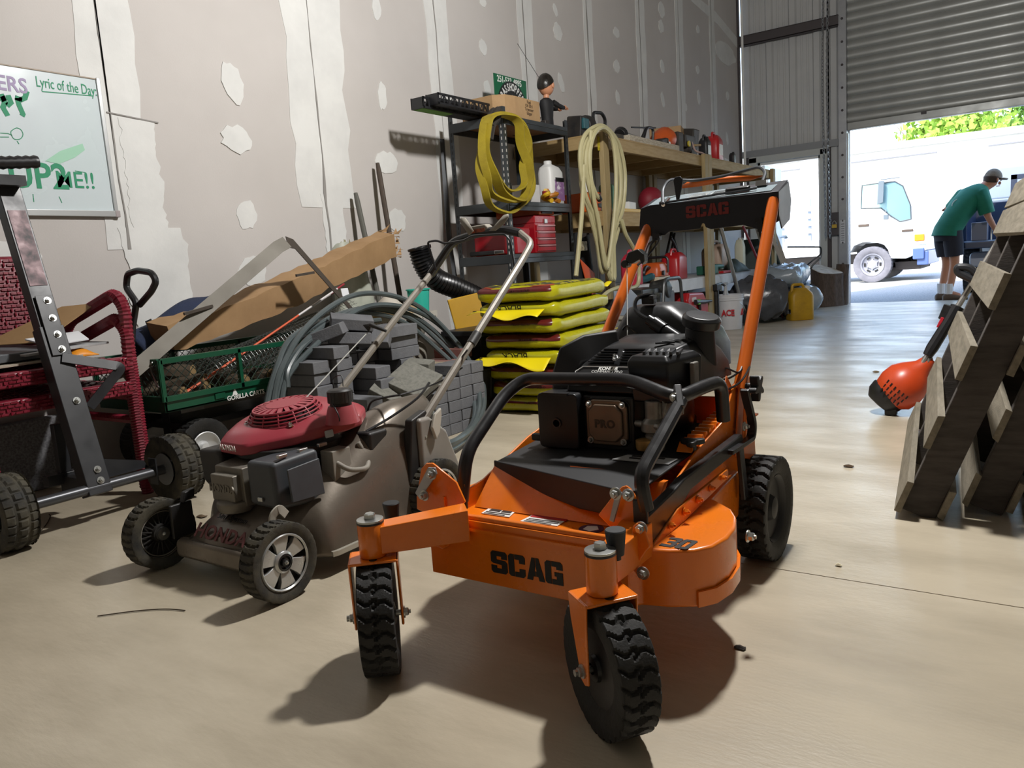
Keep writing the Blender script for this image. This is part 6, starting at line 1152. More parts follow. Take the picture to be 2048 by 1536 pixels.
# cream garden hose hung on the first post
hosem=M('hose_cream','#b3ac85',.45,c2='#9f9872',sc=9,amt=.5)
hs=thing('cream_hose','long cream hose hung in loops over the first lumber post','hose',(-2.74,5.47,1.78))
lp=[[(-2.735,5.019,1.575),(-2.735,5.145,1.707),(-2.735,5.303,1.754),(-2.735,5.501,1.723),(-2.735,5.635,1.55),(-2.735,5.655,1.325),(-2.735,5.561,1.095),(-2.735,5.409,0.869),(-2.735,5.228,0.708),(-2.735,5.171,0.911),(-2.735,5.08,1.126),(-2.735,4.978,1.332)],
    [(-2.71,5.021,1.538),(-2.71,5.134,1.692),(-2.71,5.293,1.742),(-2.71,5.472,1.681),(-2.71,5.55,1.466),(-2.71,5.526,1.242),(-2.71,5.372,0.98),(-2.71,5.311,0.647),(-2.71,5.167,0.945),(-2.71,5.113,1.159),(-2.71,5.024,1.366)],
    [(-2.72,4.952,1.534),(-2.72,5.04,1.677),(-2.72,5.237,1.759),(-2.72,5.393,1.754),(-2.72,5.573,1.654),(-2.72,5.653,1.436),(-2.72,5.581,1.169),(-2.72,5.416,0.98),(-2.72,5.38,0.643),(-2.72,5.217,0.872),(-2.72,5.124,1.089),(-2.72,4.983,1.296)],
    [(-2.69,5.047,1.571),(-2.69,5.136,1.699),(-2.69,5.279,1.745),(-2.69,5.407,1.672),(-2.69,5.441,1.458),(-2.69,5.393,1.163),(-2.69,5.255,0.796),(-2.69,5.187,0.762),(-2.69,5.125,1.051),(-2.69,5.068,1.226),(-2.69,5.031,1.433)]]
for k,P in enumerate(lp):
    m=MB(); m.tube(bez(P,6,closed=True),.0165,8,True); m.build('hose_loop',hosem,hs,W=True)
for P in ([(-2.7,5.095,1.707),(-2.7,5.066,1.574),(-2.7,5.046,1.401),(-2.7,5.108,1.281),(-2.7,5.165,1.241)],[(-2.71,4.984,1.467),(-2.71,4.92,1.155),(-2.71,4.839,0.88),(-2.71,4.783,0.702)],[(-2.68,5.474,1.089),(-2.68,5.54,0.976),(-2.68,5.67,0.86),(-2.68,5.745,0.701),(-2.68,5.705,0.585),(-2.68,5.549,0.563)],[(-2.66,5.338,0.587),(-2.66,5.147,0.562),(-2.66,4.985,0.501)]):
    m=MB(); m.tube(bez(P,6),.0165,8); m.build('hose_tail',hosem,hs,W=True)
m=MB(); m.cyl((-2.7,5.151,1.258),(-2.7,5.179,1.231),.02,n=10); m.build('hose_end',blk,hs,W=True)
# ---------- things on the lumber shelving ----------
shaftm=M('shaft_alloy','#a7a5a0',.35,.8); redcan=M('can_red','#b01d22',.4,c2='#9c171c',sc=5,amt=.4); orp=M('saw_orange','#c4551f',.45,c2='#a9481a',sc=12,amt=.5)
def jug(name,label,cat,o,w,d,h,mat,cap=blk,handle=True,rz=0,spout=None,lab=None):
    t=thing(name,label,cat,o,rz)
    m=MB(); rr=lambda a,b,z,ox=0:[Vector((p[0]+ox,p[1],z)) for p in rrect(a,b,min(a,b)*.22,3)]
    m.loft([rr(w*.95,d*.96,.001),rr(w,d,h*.03),rr(w,d,h*.66),rr(w*.94,d*.9,h*.74),rr(w*.7,d*.5,h*.86),rr(w*.6,d*.36,h*.88)]); m.build('jug_body',mat,t,bev=.004)
    if handle:
        m=MB(); m.tube(rnd([(0,-d*.34,h*.76),(0,-d*.30,h*.97),(0,d*.12,h*.97),(0,d*.2,h*.84)],.02),.011*h/.3+.002,8); m.build('jug_handle',mat,t)
    m=MB(); c=Vector((0,d*.30,h*.80)); m.cyl(c,c+Vector((0,.01,h*.12)),.022*h/.3+.004,n=14); m.build('jug_cap',cap,t,bev=.002)
    if spout: m=MB(); m.tube([c+Vector((0,0,h*.1)),c+Vector(spout)*.5+Vector((0,0,h*.12)),c+Vector(spout)],[.02,.014,.010],10); m.build('pour_spout',cap,t)
    if lab: m=MB(); m.box((w/2+.0006,0,h*.38),(.0012,d*.62,h*.36)); m.build('jug_label',lab,t)
    return t
def tool_head(mb,c,r): mb.lathe([(0,-r*.7),(r*.8,-r*.6),(r,-r*.1),(r*.95,r*.4),(r*.6,r*.7),(0,r*.75)],c,(0,1,.1),18,cap=False)
ZT=1.734
t=thing('string_trimmer','teal and black string trimmer lying at the near end of top shelf','trimmer',(-3.0,5.5,ZT))
m=MB(); m.box((-3.02,5.47,ZT+.085),(.13,.10,.16),(0,.1,0)); tool_head(m,(-3.0,5.58,ZT+.10),.085); m.build('engine',M('tool_black','#19191b',.6,c2='#352f28',sc=12,amt=.7),t,W=True,bev=.012)
m=MB(); m.box((-2.945,5.47,ZT+.10),(.03,.08,.08)); m.build('teal_cover',M('tool_teal','#23525a',.5),t,W=True,bev=.008)
m=MB(); m.cyl((-3.0,5.62,ZT+.13),(-3.02,6.95,ZT+.03),.013,n=10); m.build('shaft',shaftm,t,W=True)
m=MB(); m.tube(rnd([(-3.0,5.72,ZT+.11),(-3.0,5.70,ZT+.22),(-3.0,5.86,ZT+.235),(-3.0,5.92,ZT+.19),(-3.0,5.89,ZT+.09)],.05,5),.014,9); m.build('loop_handle',blk,t,W=True)
m=MB(); m.box((-3.0,5.83,ZT+.12),(.04,.10,.05)); m.build('throttle_grip',blk,t,W=True,bev=.01)
m=MB(); m.lathe([(0,-.02),(.10,-.02),(.105,0),(.10,.02),(0,.025)],(-2.9,5.80,ZT+.03),(.2,0,1),24,cap=False); o=m.build('spare_wheel',M('wheel_dusty','#3a352f',.8),None); tag(o,'small dusty black wheel lying among trimmers on top shelf','wheel')
t=thing('brush_edger','black stick edger with a bow handle in the middle of top shelf','edger',(-3.0,6.4,ZT))
m=MB(); m.cyl((-2.92,6.06,ZT+.09),(-2.95,6.9,ZT+.05),.014,n=10); m.build('shaft',shaftm,t,W=True)
m=MB(); m.lathe([(0,-.03),(.05,-.03),(.065,.0),(.05,.03),(0,.03)],(-2.92,6.03,ZT+.07),(0,1,.3),16,cap=False); m.prism([(-.06,0),(.06,0),(.04,.10),(-.02,.12)],(-2.93,6.02,ZT+.0),(1,0,0),(0,0,1),(0,.02,0)); m.build('guard',blk,t,W=True,bev=.004)
m=MB(); m.tube(rnd([(-2.95,6.52,ZT+.06),(-2.95,6.60,ZT+.19),(-2.95,6.75,ZT+.20),(-2.95,6.72,ZT+.02)],.05,5),.013,9); m.tube([(-2.95,6.30,ZT+.16),(-2.95,6.8,ZT+.205)],.007,7); m.tube([(-2.95,6.45,ZT+.05),(-2.95,6.6,ZT+.19)],.010,7); m.build('bow_handle',blk,t,W=True)
t=thing('orange_blower','dusty orange handheld engine on top shelf','engine',(-2.98,7.0,ZT))
m=MB(); m.lathe([(0,-.12),(.07,-.11),(.10,-.03),(.115,.03),(.09,.10),(.03,.12),(0,.12)],(-2.98,7.02,ZT+.125),(.15,1,.15),20,cap=False); m.build('housing',orp,t,W=True)
m=MB(); m.box((-2.9,6.93,ZT+.10),(.03,.06,.04),(0,0,.3)); m.box((-2.93,6.84,ZT+.06),(.10,.16,.10),(.2,0,.1)); m.build('engine_side',M('tool_black','#19191b',.6),t,W=True,bev=.01)
m=MB(); m.box((-2.895,7.0,ZT+.09),(.01,.09,.025),(.3,0,0)); m.build('silver_badge',zinc,t,W=True)
o=MB().box((-3.1,7.42,ZT+.14),(.30,.26,.28),(0,0,.25)).build('cardboard_carton',card,None,bev=.004); tag(o,'brown cardboard carton behind the orange engine on top shelf','box')
t=thing('backpack_blower','black backpack engine with yellow cap on top shelf','blower',(-2.95,7.45,ZT))
m=MB(); m.box((-2.93,7.2,ZT+.10),(.12,.12,.20)); m.box((-2.93,7.42,ZT+.13),(.14,.25,.12)); m.box((-2.95,7.62,ZT+.14),(.12,.16,.27),(0,.15,0)); tool_head(m,(-2.92,7.40,ZT+.08),.075); m.build('engine',M('blower_black','#1f1d1a',.6,c2='#3c332a',sc=10,amt=.8),t,W=True,bev=.012)
m=MB(); m.lathe([(.02,0),(.028,0),(.028,.012),(.02,.012)],(-2.855,7.34,ZT+.10),(1,0,0),18); m.build('yellow_cap',M('cap_yellow','#b8a51f',.5),t,W=True)
m=MB(); m.cyl((-2.86,7.5,ZT+.10),(-2.86,7.66,ZT+.115),.011); m.build('tan_rod',M('rod_tan','#a78a5b',.6),t,W=True)
m=MB(); m.tube(bez([(-2.87,7.45,ZT+.14),(-2.85,7.5,ZT+.05),(-2.82,7.6,ZT+.03),(-2.82,7.72,ZT+.01)],5),.009,7); m.build('fuel_hose',M('hose_pale','#b59a93',.6),t,W=True)
jug('oil_jug','black oil jug with white label on top shelf','jug',(-2.92,7.95,ZT),.10,.13,.25,blk,rz=0,lab=M('label_pale','#c9d2d4',.4))
jug('red_jug','large red jug with white label at far end of top shelf','jug',(-2.92,8.22,ZT),.15,.22,.30,redcan,rz=.1,lab=decalw)
jug('small_bottle','small black bottle beyond the red jug on top shelf','bottle',(-2.88,8.68,ZT),.06,.07,.14,blk,handle=False)
# middle deck
ZM=1.168
for k,(y,l) in enumerate(((4.74,'orange chainsaw case nearest the red tool chest'),(5.36,'orange chainsaw case right of the steel shelf'))):
    pass
def saw(label,o,rz=0,body=orp,base=blk,bar=False,group=None):
    t=thing('chainsaw',label,'chainsaw',o,rz,group)
    m=MB(); m.loft([[Vector((x,y,z)) for x,y in ((-.09,-.18),(.09,-.18),(.10,.14),(-.1,.14))] for z in (.002,.05)]); m.build('saw_base',base,t,bev=.012)
    m=MB(); m.loft([[Vector((p[0]*s,p[1]*s2-.02,z)) for p in rrect(.19,.30,.04,3)] for z,s,s2 in ((.05,1,1),(.12,1,.95),(.16,.85,.8),(.175,.6,.6))]); m.build('saw_cover',body,t,bev=.005)
    m=MB(); m.tube(rnd([(-.09,.06,.06),(-.1,.07,.22),(.1,.07,.22),(.1,.06,.08)],.04,4),.012,8); m.build('front_handle',blk,t)
    m=MB(); m.tube(rnd([(0,-.14,.13),(0,-.26,.15),(0,-.33,.09),(0,-.26,.02),(0,-.16,.02)],.04,4),.014,8); m.build('rear_handle',blk,t)
    m=MB(); m.lathe([(0,0),(.022,0),(.022,.018),(0,.018)],(.1,-.10,.08),(1,0,0),12,cap=False); m.build('filler_cap',blk,t)
    if bar: m=MB(); m.box((-.03,.36,.08),(.006,.45,.06)); m.build('guide_bar',shaftm,t,bev=.003)
    return t
o=MB()
cs1=thing('orange_case','orange tool case with black lid strip at the near end of middle deck','case',(-2.98,5.5,ZM))
m=MB(); m.hexa([(-3.15,5.38,ZM+.001),(-2.84,5.38,ZM+.001),(-2.84,5.66,ZM+.001),(-3.15,5.66,ZM+.001),(-3.15,5.40,ZM+.15),(-2.86,5.40,ZM+.15),(-2.86,5.64,ZM+.15),(-3.15,5.64,ZM+.15)]); m.build('case_body',M('case_orange','#cc5a1a',.45,c2='#b54e16',sc=8,amt=.5),cs1,W=True,bev=.012)
m=MB(); m.bx(-2.852,-2.838,5.42,5.62,ZM+.03,ZM+.06); m.build('case_grip',blk,cs1,W=True,bev=.003)
sd=thing('case_stand','red steel side stand holding orange cases right of the steel rack','stand',(-3.1,5.05,.0)) if 0 else None
ob=thing('orange_saw_box','orange box with black and silver front on the low steel shelf top','box',(-3.1,5.0,1.145))
m=MB(); m.bx(-3.36,-2.985,4.79,5.0,1.146,1.2); m.build('box_body',MC['case_orange'],ob,W=True,bev=.008)
m=MB(); m.bx(-2.985,-2.978,4.82,4.96,1.155,1.19); m.build('front_plate',blk,ob,W=True,bev=.002)
cn=MB().lathe([(0,0),(.06,0),(.06,.20),(.05,.215),(0,.215)],(-2.9,5.68,ZM+.001),(0,0,1),24,cap=False).build('green_canister',M('canister_green','#5f8a72',.5),None); tag(cn,'pale green canister behind the cream hose on middle deck','canister')
o=MB().lathe([(0,0),(.045,0),(.045,.22),(.02,.25),(0,.25)],(-2.95,5.44,ZM+.152),(0,0,1),18,cap=False).build('spray_can',M('can_white','#c7c7c4',.4),None); tag(o,'white spray can on the orange case behind hose','can')
o=MB().box((-2.93,6.03,ZM+.045),(.16,.22,.085),(0,0,.2)).build('white_box',jw,None,bev=.003); tag(o,'small white box with black end on middle deck','box')
o=MB().grid(lambda a,b:(-3.12+.18*a,5.85+.34*b,ZM+.002+.14*sin(PI*a)**.6*sin(PI*b)**.6*(1+.15*sin(9*b))),12,14).build('black_bag',M('bag_black','#141519',.5,bump=.4,bs=30),None,solid=.004,sm=60); tag(o,'black bag slumped behind the white box on middle deck','bag')
o=MB().bx(BF-.09,BF-.02,5.80,6.35,ZM+.001,ZM+.028).build('yellow_level',M('level_yellow','#c39a18',.45),None,bev=.004); tag(o,'yellow spirit level lying on edge of middle deck','level')
o=MB().sph((-3.0,6.75,ZM+.13),(.11,.15,.128),16,10).build('red_pouch',M('pouch_red','#7c1526',.6),None); tag(o,'dark red pouch on middle deck behind mower console','pouch')
# low white deck
ZL=.5695
for o_,w,d,h,l,sp in (((-2.95,6.18,ZL),.14,.18,.30,'pink-red fuel can with tall narrow shape on low white deck',None),((-2.95,7.12,ZL),.18,.30,.29,'red fuel can with black spout on low white deck',(0,-.17,.16))):
    jug('fuel_can',l,'fuel can',o_,w,d,h,redcan if sp else M('can_pink','#c22c42',.4),spout=sp,rz=(.0 if not sp else .1),group=None) if 0 else jug('fuel_can',l,'fuel can',o_,w,d,h,redcan if sp else M('can_pink','#c22c42',.4),spout=sp,rz=.1 if sp else 0)
saw('orange and white chainsaw on the low white deck',(-2.93,6.62,ZL),.1,orp,M('saw_cream','#c3b59b',.5))
o=MB().tube(bez([(-2.98,6.20,ZL+.05),(-2.9,6.30,ZL+.04),(-2.86,6.38,ZL+.06),(-2.9,6.45,ZL+.05)],5),[.03]*16,8).build('teal_tool',M('tool_teal','#23525a',.5),None); tag(o,'short dark teal tool between the fuel can and chainsaw','tool')
t=thing('rake_head','black triangular wire frame tool leaning behind the red fuel can','tool',(-3.2,7.3,ZL))
m=MB(); A=Vector((-3.05,7.32,ZL+.46)); m.tube([(-3.05,7.02,ZL+.02),A,(-3.05,7.62,ZL+.02)],.012,7); m.tube([(-3.03,7.10,ZL+.02),A+Vector((.02,.03,-.02))],.010,7); m.build('frame_bars',blk,t,W=True)
t=thing('hedge_trimmer','green and black hedge trimmer lying on the low white deck','trimmer',(-2.95,8.1,ZL))
m=MB(); m.box((-2.95,8.0,ZL+.05),(.14,.28,.09)); m.tube([(-2.95,8.12,ZL+.08),(-2.95,8.45,ZL+.07)],.03,8); m.build('trimmer_body',M('tool_green','#1f5a45',.5),t,W=True,bev=.01)
m=MB(); m.box((-2.94,8.62,ZL+.05),(.05,.55,.01)); m.build('blade',shaftm,t,W=True)
o=MB().box((-2.86,8.35,ZL+.015),(.05,.38,.025)).build('red_strip',redcan,None,bev=.003); tag(o,'thin red strip at the front edge of low white deck','strip')
jug('beige_sprayer','beige sprayer tank with white cap at far end of low deck','sprayer',(-3.05,8.55,ZL),.24,.34,.36,M('sprayer_beige','#b59c8a',.5),cap=jw)
jug('cream_bottle','tall cream bottle at far end of low deck','bottle',(-2.9,8.92,ZL),.10,.11,.40,M('bottle_cream','#cdcdb8',.5),cap=jw,handle=False)
o=MB().grid(lambda a,b:(-3.0+.22*a,8.42+.5*b,ZL+.001+.13*sin(PI*a)**.7*sin(PI*b)**.7*(1+.12*sin(17*b))),12,16).build('green_tarp',M('tarp_green','#2f3b37',.7,bump=.5,bs=25),None,solid=.004,sm=60); tag(o,'folded dark green tarp in front of beige sprayer','tarp')
# chainsaw chaps hanging by the hose
ch_=thing('safety_chaps','black and orange safety chaps hanging behind the cream hose','chaps',(-3.0,5.32,.6))
m=MB(); m.grid(lambda a,b:(-2.98+.03*sin(a*9),5.22+.26*a+.02*sin(b*5),.45+.55*b+.02*sin(a*7)),12,16); m.build('chaps_cloth',M('chaps_black','#17181b',.8,bump=.4,bs=30),ch_,W=True,solid=.02,sm=60)
poly3('orange_patch',[(-2.93,5.24,.82),(-2.93,5.46,.70),(-2.93,5.46,.50),(-2.93,5.34,.58)],(.006,0,0),M('chaps_orange','#d8551f',.6),ch_,.002)
poly3('logo_patch',[(-2.93,5.24,.88),(-2.93,5.36,.88),(-2.93,5.36,.95),(-2.93,5.24,.95)],(.006,0,0),M('logo_tan','#c9b890',.6,c2='#2a2520',sc=60,amt=1),ch_,.001)
o=MB().tube(circ((-3.12,5.22,.42+.02),.19,(0,1,0),(.3,0,.95),28),.03,8,True).build('spare_tire',M('tire_brown','#4b4640',.8),None); tag(o,'small brownish tire leaning under the bench behind the mulch stack','tire')
# ---------- floor in front of the lumber shelving ----------
tb=thing('wheelbarrow_tub','grey tub cart with dark lid between mulch bags and fuel can','cart',(-3.0,6.3,0))
m=MB(); m.hexa([(-3.15,5.88,.10),(-2.72,5.88,.10),(-2.72,6.55,.10),(-3.15,6.55,.10),(-3.2,5.80,.36),(-2.66,5.80,.36),(-2.66,6.65,.36),(-3.2,6.65,.36)]); m.build('tub_body',M('tub_grey','#8b8d88',.6,c2='#767872',sc=8,amt=.5),tb,W=True,bev=.015)
m=MB(); m.bx(-3.21,-2.65,5.79,6.66,.355,.38); m.build('tub_rim',M('rim_tan','#9d9a8e',.5),tb,W=True,bev=.006)
m=MB(); m.tube([(-2.66,5.9,.02),(-2.67,6.2,.33)],.016,7); m.tube([(-2.66,6.55,.02),(-2.67,6.2,.33)],.016,7); m.tube([(-3.15,5.9,.02),(-3.15,6.2,.33)],.016,7); m.tube([(-3.15,6.55,.02),(-3.15,6.2,.33)],.016,7); m.build('tub_legs',M('leg_grey','#6f716f',.5,.4),tb,W=True,kind='stuff')
tb.location=(-2.72,5.7,0)
gn=thing('pressure_washer','black and grey engine unit with tube frame sitting in the grey tub','engine',(-2.9,6.3,.38))
m=MB(); m.bx(-3.05,-2.75,5.9,6.2,.385,.50); m.bx(-3.0,-2.75,6.25,6.55,.385,.52); m.bx(-3.0,-2.78,6.0,6.45,.50,.56); m.lathe([(0,-.1),(.07,-.09),(.08,.05),(0,.08)],(-2.8,6.42,.54),(1,.2,.1),16,cap=False); m.build('engine',M('unit_black','#1c1d1f',.5,c2='#55564f',sc=14,amt=.8,lo=.5),gn,W=True,bev=.012)
m=MB(); m.tube(rnd([(-2.73,6.25,.39),(-2.73,6.3,.62),(-2.73,6.62,.62),(-2.73,6.66,.30)],.06,4),.014,8); m.build('tube_frame',M('frame_dark','#4a4b4c',.4,.5),gn,W=True)
poly3('clear_panel',[(-2.66,5.288,0.59),(-2.66,5.545,0.586),(-2.66,5.79,0.459),(-2.66,5.782,0.38),(-2.66,5.271,0.43)],(.006,0,0),M('panel_smoke','#555a60',.2),gn,.001)
gn.location=(-2.62,5.7,.38)
# big red fuel can on the floor
fc=thing('large_fuel_can','large red fuel can with black and green nozzle on the floor','fuel can',(-2.84,7.3,0))
m=MB(); m.prism([(7.02,.002),(7.50,.002),(7.52,.30),(7.40,.42),(7.02,.44),(6.97,.36),(7.02,.30)],(-2.97,0,0),(0,1,0),(0,0,1),(.2,0,0)); m.build('can_body',redcan,fc,W=True,bev=.025,segs=3)
m=MB(); m.prism([(7.16,.05),(7.40,.05),(7.44,.24),(7.2,.24)],(-2.772,0,0),(0,1,0),(0,0,1),(.006,0,0)); m.build('can_panel',redcan,fc,W=True,bev=.004)
m=MB(); m.tube([(-2.755,7.12,.345),(-2.755,7.36,.33),(-2.755,7.56,.325)],[.024,.022,.010],9); m.tube([(-2.755,7.22,.34),(-2.755,7.24,.26)],.015,7); m.build('nozzle',blk,fc,W=True)
m=MB(); m.box((-2.755,7.19,.34),(.04,.045,.05)); m.build('green_trigger',M('trigger_green','#5fae2f',.5),fc,W=True,bev=.004)
m=MB(); m.bx(-2.772,-2.766,7.08,7.18,.35,.39); m.build('grip_opening',M('opening_pale','#cfc3c2',.5),fc,W=True)
t=thing('sprayer_wand','black sprayer pump head standing behind the red can','sprayer',(-2.74,7.62,0))
m=MB(); m.cyl((-2.75,7.68,.002),(-2.75,7.68,.42),.03,n=12); m.box((-2.75,7.68,.45),(.07,.12,.06)); m.tube([(-2.75,7.66,.47),(-2.74,7.82,.48),(-2.74,7.92,.45)],.014,7); m.build('pump_head',blk,t,W=True,bev=.004)
# white bucket with red letters
bu=thing('white_bucket','white five gallon bucket with red lettering on the floor','bucket',(-2.72,7.92,0))
bo=(-2.71,7.95,0); m=MB(); m.lathe([(0,.002),(.118,.002),(.122,.01),(.14,.30),(.147,.302),(.147,.312),(.143,.315),(.147,.325),(.147,.335),(.143,.338),(.146,.348),(.146,.36),(.138,.36),(.115,.012),(0,.012)],bo,(0,0,1),36,cap=False); m.build('bucket_body',M('bucket_white','#cfd0d3',.4,c2='#bcbdc2',sc=6,amt=.4),bu,W=True)
m=MB(); m.tube(bez([(-2.62,7.85,.315),(-2.565,7.93,.25),(-2.555,8.0,.18),(-2.60,8.08,.16)],5),.0025,5); m.build('bail_wire',zinc,bu,W=True)
va=Vector((.0,-1,0)); 
for w_,an,sz in (('ACE',-1.35,.085),('A',-.05,.085)):
    d=Vector((cos(an),sin(an),0)); u=Vector((-sin(an),cos(an),0)); text('bucket_lettering',w_,M('ace_red','#b3202b',.5),bu,Vector(bo)+d*.1345+Vector((0,0,.175)),u,Vector((0,0,1))+d*.08,sz,.006,bold=.003,W=True,sx=.8)
t=thing('spray_bottle','clear spray bottle standing in the white bucket','bottle',(-2.72,7.9,.1))
m=MB(); m.lathe([(0,.012),(.04,.012),(.045,.30),(.02,.40),(.016,.45),(0,.45)],(-2.73,7.91,0),(0,0,1),16,cap=False); m.box((-2.73,7.91,.47),(.03,.06,.03)); m.build('bottle_body',M('bottle_grey','#a8aaac',.25),t,W=True)
o=MB().bx(-3.3,-2.9,7.95,8.75,.002,.36).build('dark_tote',blk,None,bev=.02); tag(o,'black storage tote under the low white deck','tote')
# shovels and boards leaning by the bench
def leaning(name,label,a,b,r,mt,group=None,head=None,sq=False):
    t=thing(name,label,name.split('_')[-1],b,0,group); A,B=Vector(a),Vector(b)
    m=MB()
    if sq: m.strip([A,B],.09,.04,(1,.3,.2))
    else: m.tube([A,B],r,8)
    m.build('shaft',mt,t,W=True)
    if head: m=MB(); m.box(B.lerp(A,.10),head); m.build('head',blk,t,W=True,bev=.01)
    return t
leaning('silver_pole','long silver pole standing in front of low deck',(-2.74,7.837,1.057),(-2.66,8.35,.02),.020,shaftm,head=(.05,.07,.2))
leaning('red_pole','thin red and black pole leaning on the trash bags',(-2.74,8.55,1.059),(-2.44,8.95,.02),.014,M('pole_red','#6d1d2a',.5))
leaning('pale_board','pale narrow board leaning by the man door, left of two',(-2.775,9.55,1.10),(-2.42,9.7,.01),.03,M('board_grey','#a79f95',.7),'leaning boards',sq=True)
leaning('pale_board','pale narrow board leaning by the man door, right of two',(-3.1,10.4,1.5),(-2.55,10.25,.01),.03,M('board_grey','#a79f95',.7),'leaning boards',sq=True)
leaning('grey_board','grey board leaning at far end of bench behind the mower handle',(-2.775,9.15,1.05),(-2.52,9.3,.01),.03,M('board_dark','#5d5a55',.8),sq=True)
o=MB().hexa([(-3.2,9.95,.002),(-2.72,10.15,.002),(-2.72,10.19,.002),(-3.2,9.99,.002),(-3.3,10.0,.93),(-2.85,10.2,.93),(-2.85,10.24,.93),(-3.3,10.04,.93)]).build('plywood_sheet',M('panel_green','#2a3d3a',.6,c2='#22312f',sc=5,amt=.5),None,bev=.004); tag(o,'dark green sheet leaning by the man door behind boards','sheet')
# trash bags
plas=M('trash_plastic','#3d3f44',.22,c2='#55585e',sc=7,amt=.7,bump=.9,bs=16); plas2=M('clear_plastic','#98a3ad',.25,c2='#7f8a94',sc=6,amt=.7,bump=.8,bs=18)
for o_,abc,mt,l,sd,rz in (((-2.62,8.62,0),(.30,.28,.22),plas,'dark grey trash bag on the floor right of white bucket',3,.3),((-2.42,9.05,0),(.22,.26,.14),plas,'dark trash bag end lying behind yellow jug',4,.9),((-2.48,9.55,.0),(.28,.42,.15),plas2,'lower pale grey plastic sack near the yellow jug',5,.4),((-2.55,9.35,.292),(.27,.46,.13),plas2,'upper pale grey plastic sack, tied at its far end',6,.2)):
    f=pillow(*abc,.5,36,18,.028,sd,.12,0,.8,.2); lo_=lowest(f)
    t=thing('trash_bag',l,'trash bag',o_,rz); MB().grid(lambda u,v:f(u,v)-Vector((0,0,lo_-.002)),36,18,True).build('bag_body',mt,t,sm=50)
    if sd in (3,6):
        m=MB(); m.tube([(0,abc[1]*.8,abc[2]*1.2),(.02,abc[1]*1.05,abc[2]*1.35),(.03,abc[1]*1.2,abc[2]*1.5)],[.06,.02,.045],9); m.build('tied_neck',mt,t,sm=60)
yj=jug('yellow_jug','dirty yellow jug with black sticker on the floor','jug',(-2.24,8.88,0),.19,.26,.40,M('jug_yellow','#b88f18',.5,c2='#8b6a17',sc=7,amt=.7),cap=jw,rz=-.9)
m=MB(); m.box((.02,-.131,.10),(.09,.002,.05)); m.build('jug_sticker',M('sticker_mix','#15161a',.5,c2='#c9c9c9',sc=40,amt=1,lo=.55,hi=.6),yj)
lg=thing('tree_stump','upright bark-covered log by the roll-up door guide','log',(-2.4,10.85,0))
m=MB(); ring_=[(.175+.02*sin(3*a+.5)+.012*sin(7*a),a) for a in [2*PI*i/28 for i in range(28)]]
m.loft([[Vector((-2.40+r*s*cos(a)*1.05,10.82+r*s*sin(a),z-tl*cos(a)+tl*.6*sin(a))) for r,a in ring_] for z,s,tl in ((.002,1.08,0),(.12,1.03,0),(.28,1.0,0.0),(.42,1.02,.0),(.47,1.03,.055))]); m.build('bark',M('stump_bark','#5b4b3f',.95,c2='#40342b',sc=18,amt=.8,bump=1.6,bs=30,stretch=(3,3,.8)),lg,W=True,sm=60)
m=MB(); m.prism([(r*1.0*cos(a)*1.05,r*1.0*sin(a)) for r,a in ring_],(-2.40,10.82,.472),(1,0,-.3),(0,1,.18),(0,0,.006)); m.build('cut_face',M('stump_cut','#c9bda8',.8,c2='#8c7d68',sc=14,amt=.7),lg,W=True)
m=MB(); m.tube([(-2.25,10.98,.002),(-2.24,10.99,.25),(-2.22,11.0,.53)],[.09,.085,.08],12); m.build('side_trunk',MC['stump_bark'],lg,W=True,sm=60)
hd2=thing('hand_dolly','black hand dolly with round wheel and bent tube handle by log','dolly',(-2.63,10.95,0))
m=MB(); m.lathe([(0,-.02),(.15,-.02),(.16,0),(.15,.02),(0,.02)],(-2.55,10.50,.163),(.5,-1,0),32,cap=False); m.build('wheel',blk,hd2,W=True,bev=.006)
m=MB(); m.tube(rnd([(-2.753,10.75,0.44),(-2.596,10.9,0.584),(-2.48,10.95,0.68),(-2.486,10.98,0.771),(-2.919,10.98,0.801)],.03,4),.011,8); m.tube(rnd([(-2.69,10.7,0.413),(-2.625,10.75,0.453),(-2.459,10.8,0.637)],.03,4),.011,8); m.build('tube_handle',blkmetal,hd2,W=True)
m=MB(); m.box((-2.62,10.62,.17),(.06,.25,.03)); m.build('axle_bracket',blkmetal,hd2,W=True)
o=MB().box((-2.62,10.98,.36),(.14,.05,.14)).build('pale_card',paper,None); o.location.z=-.36+.072; o2=o; tag(o,'small pale card standing by the log','card')
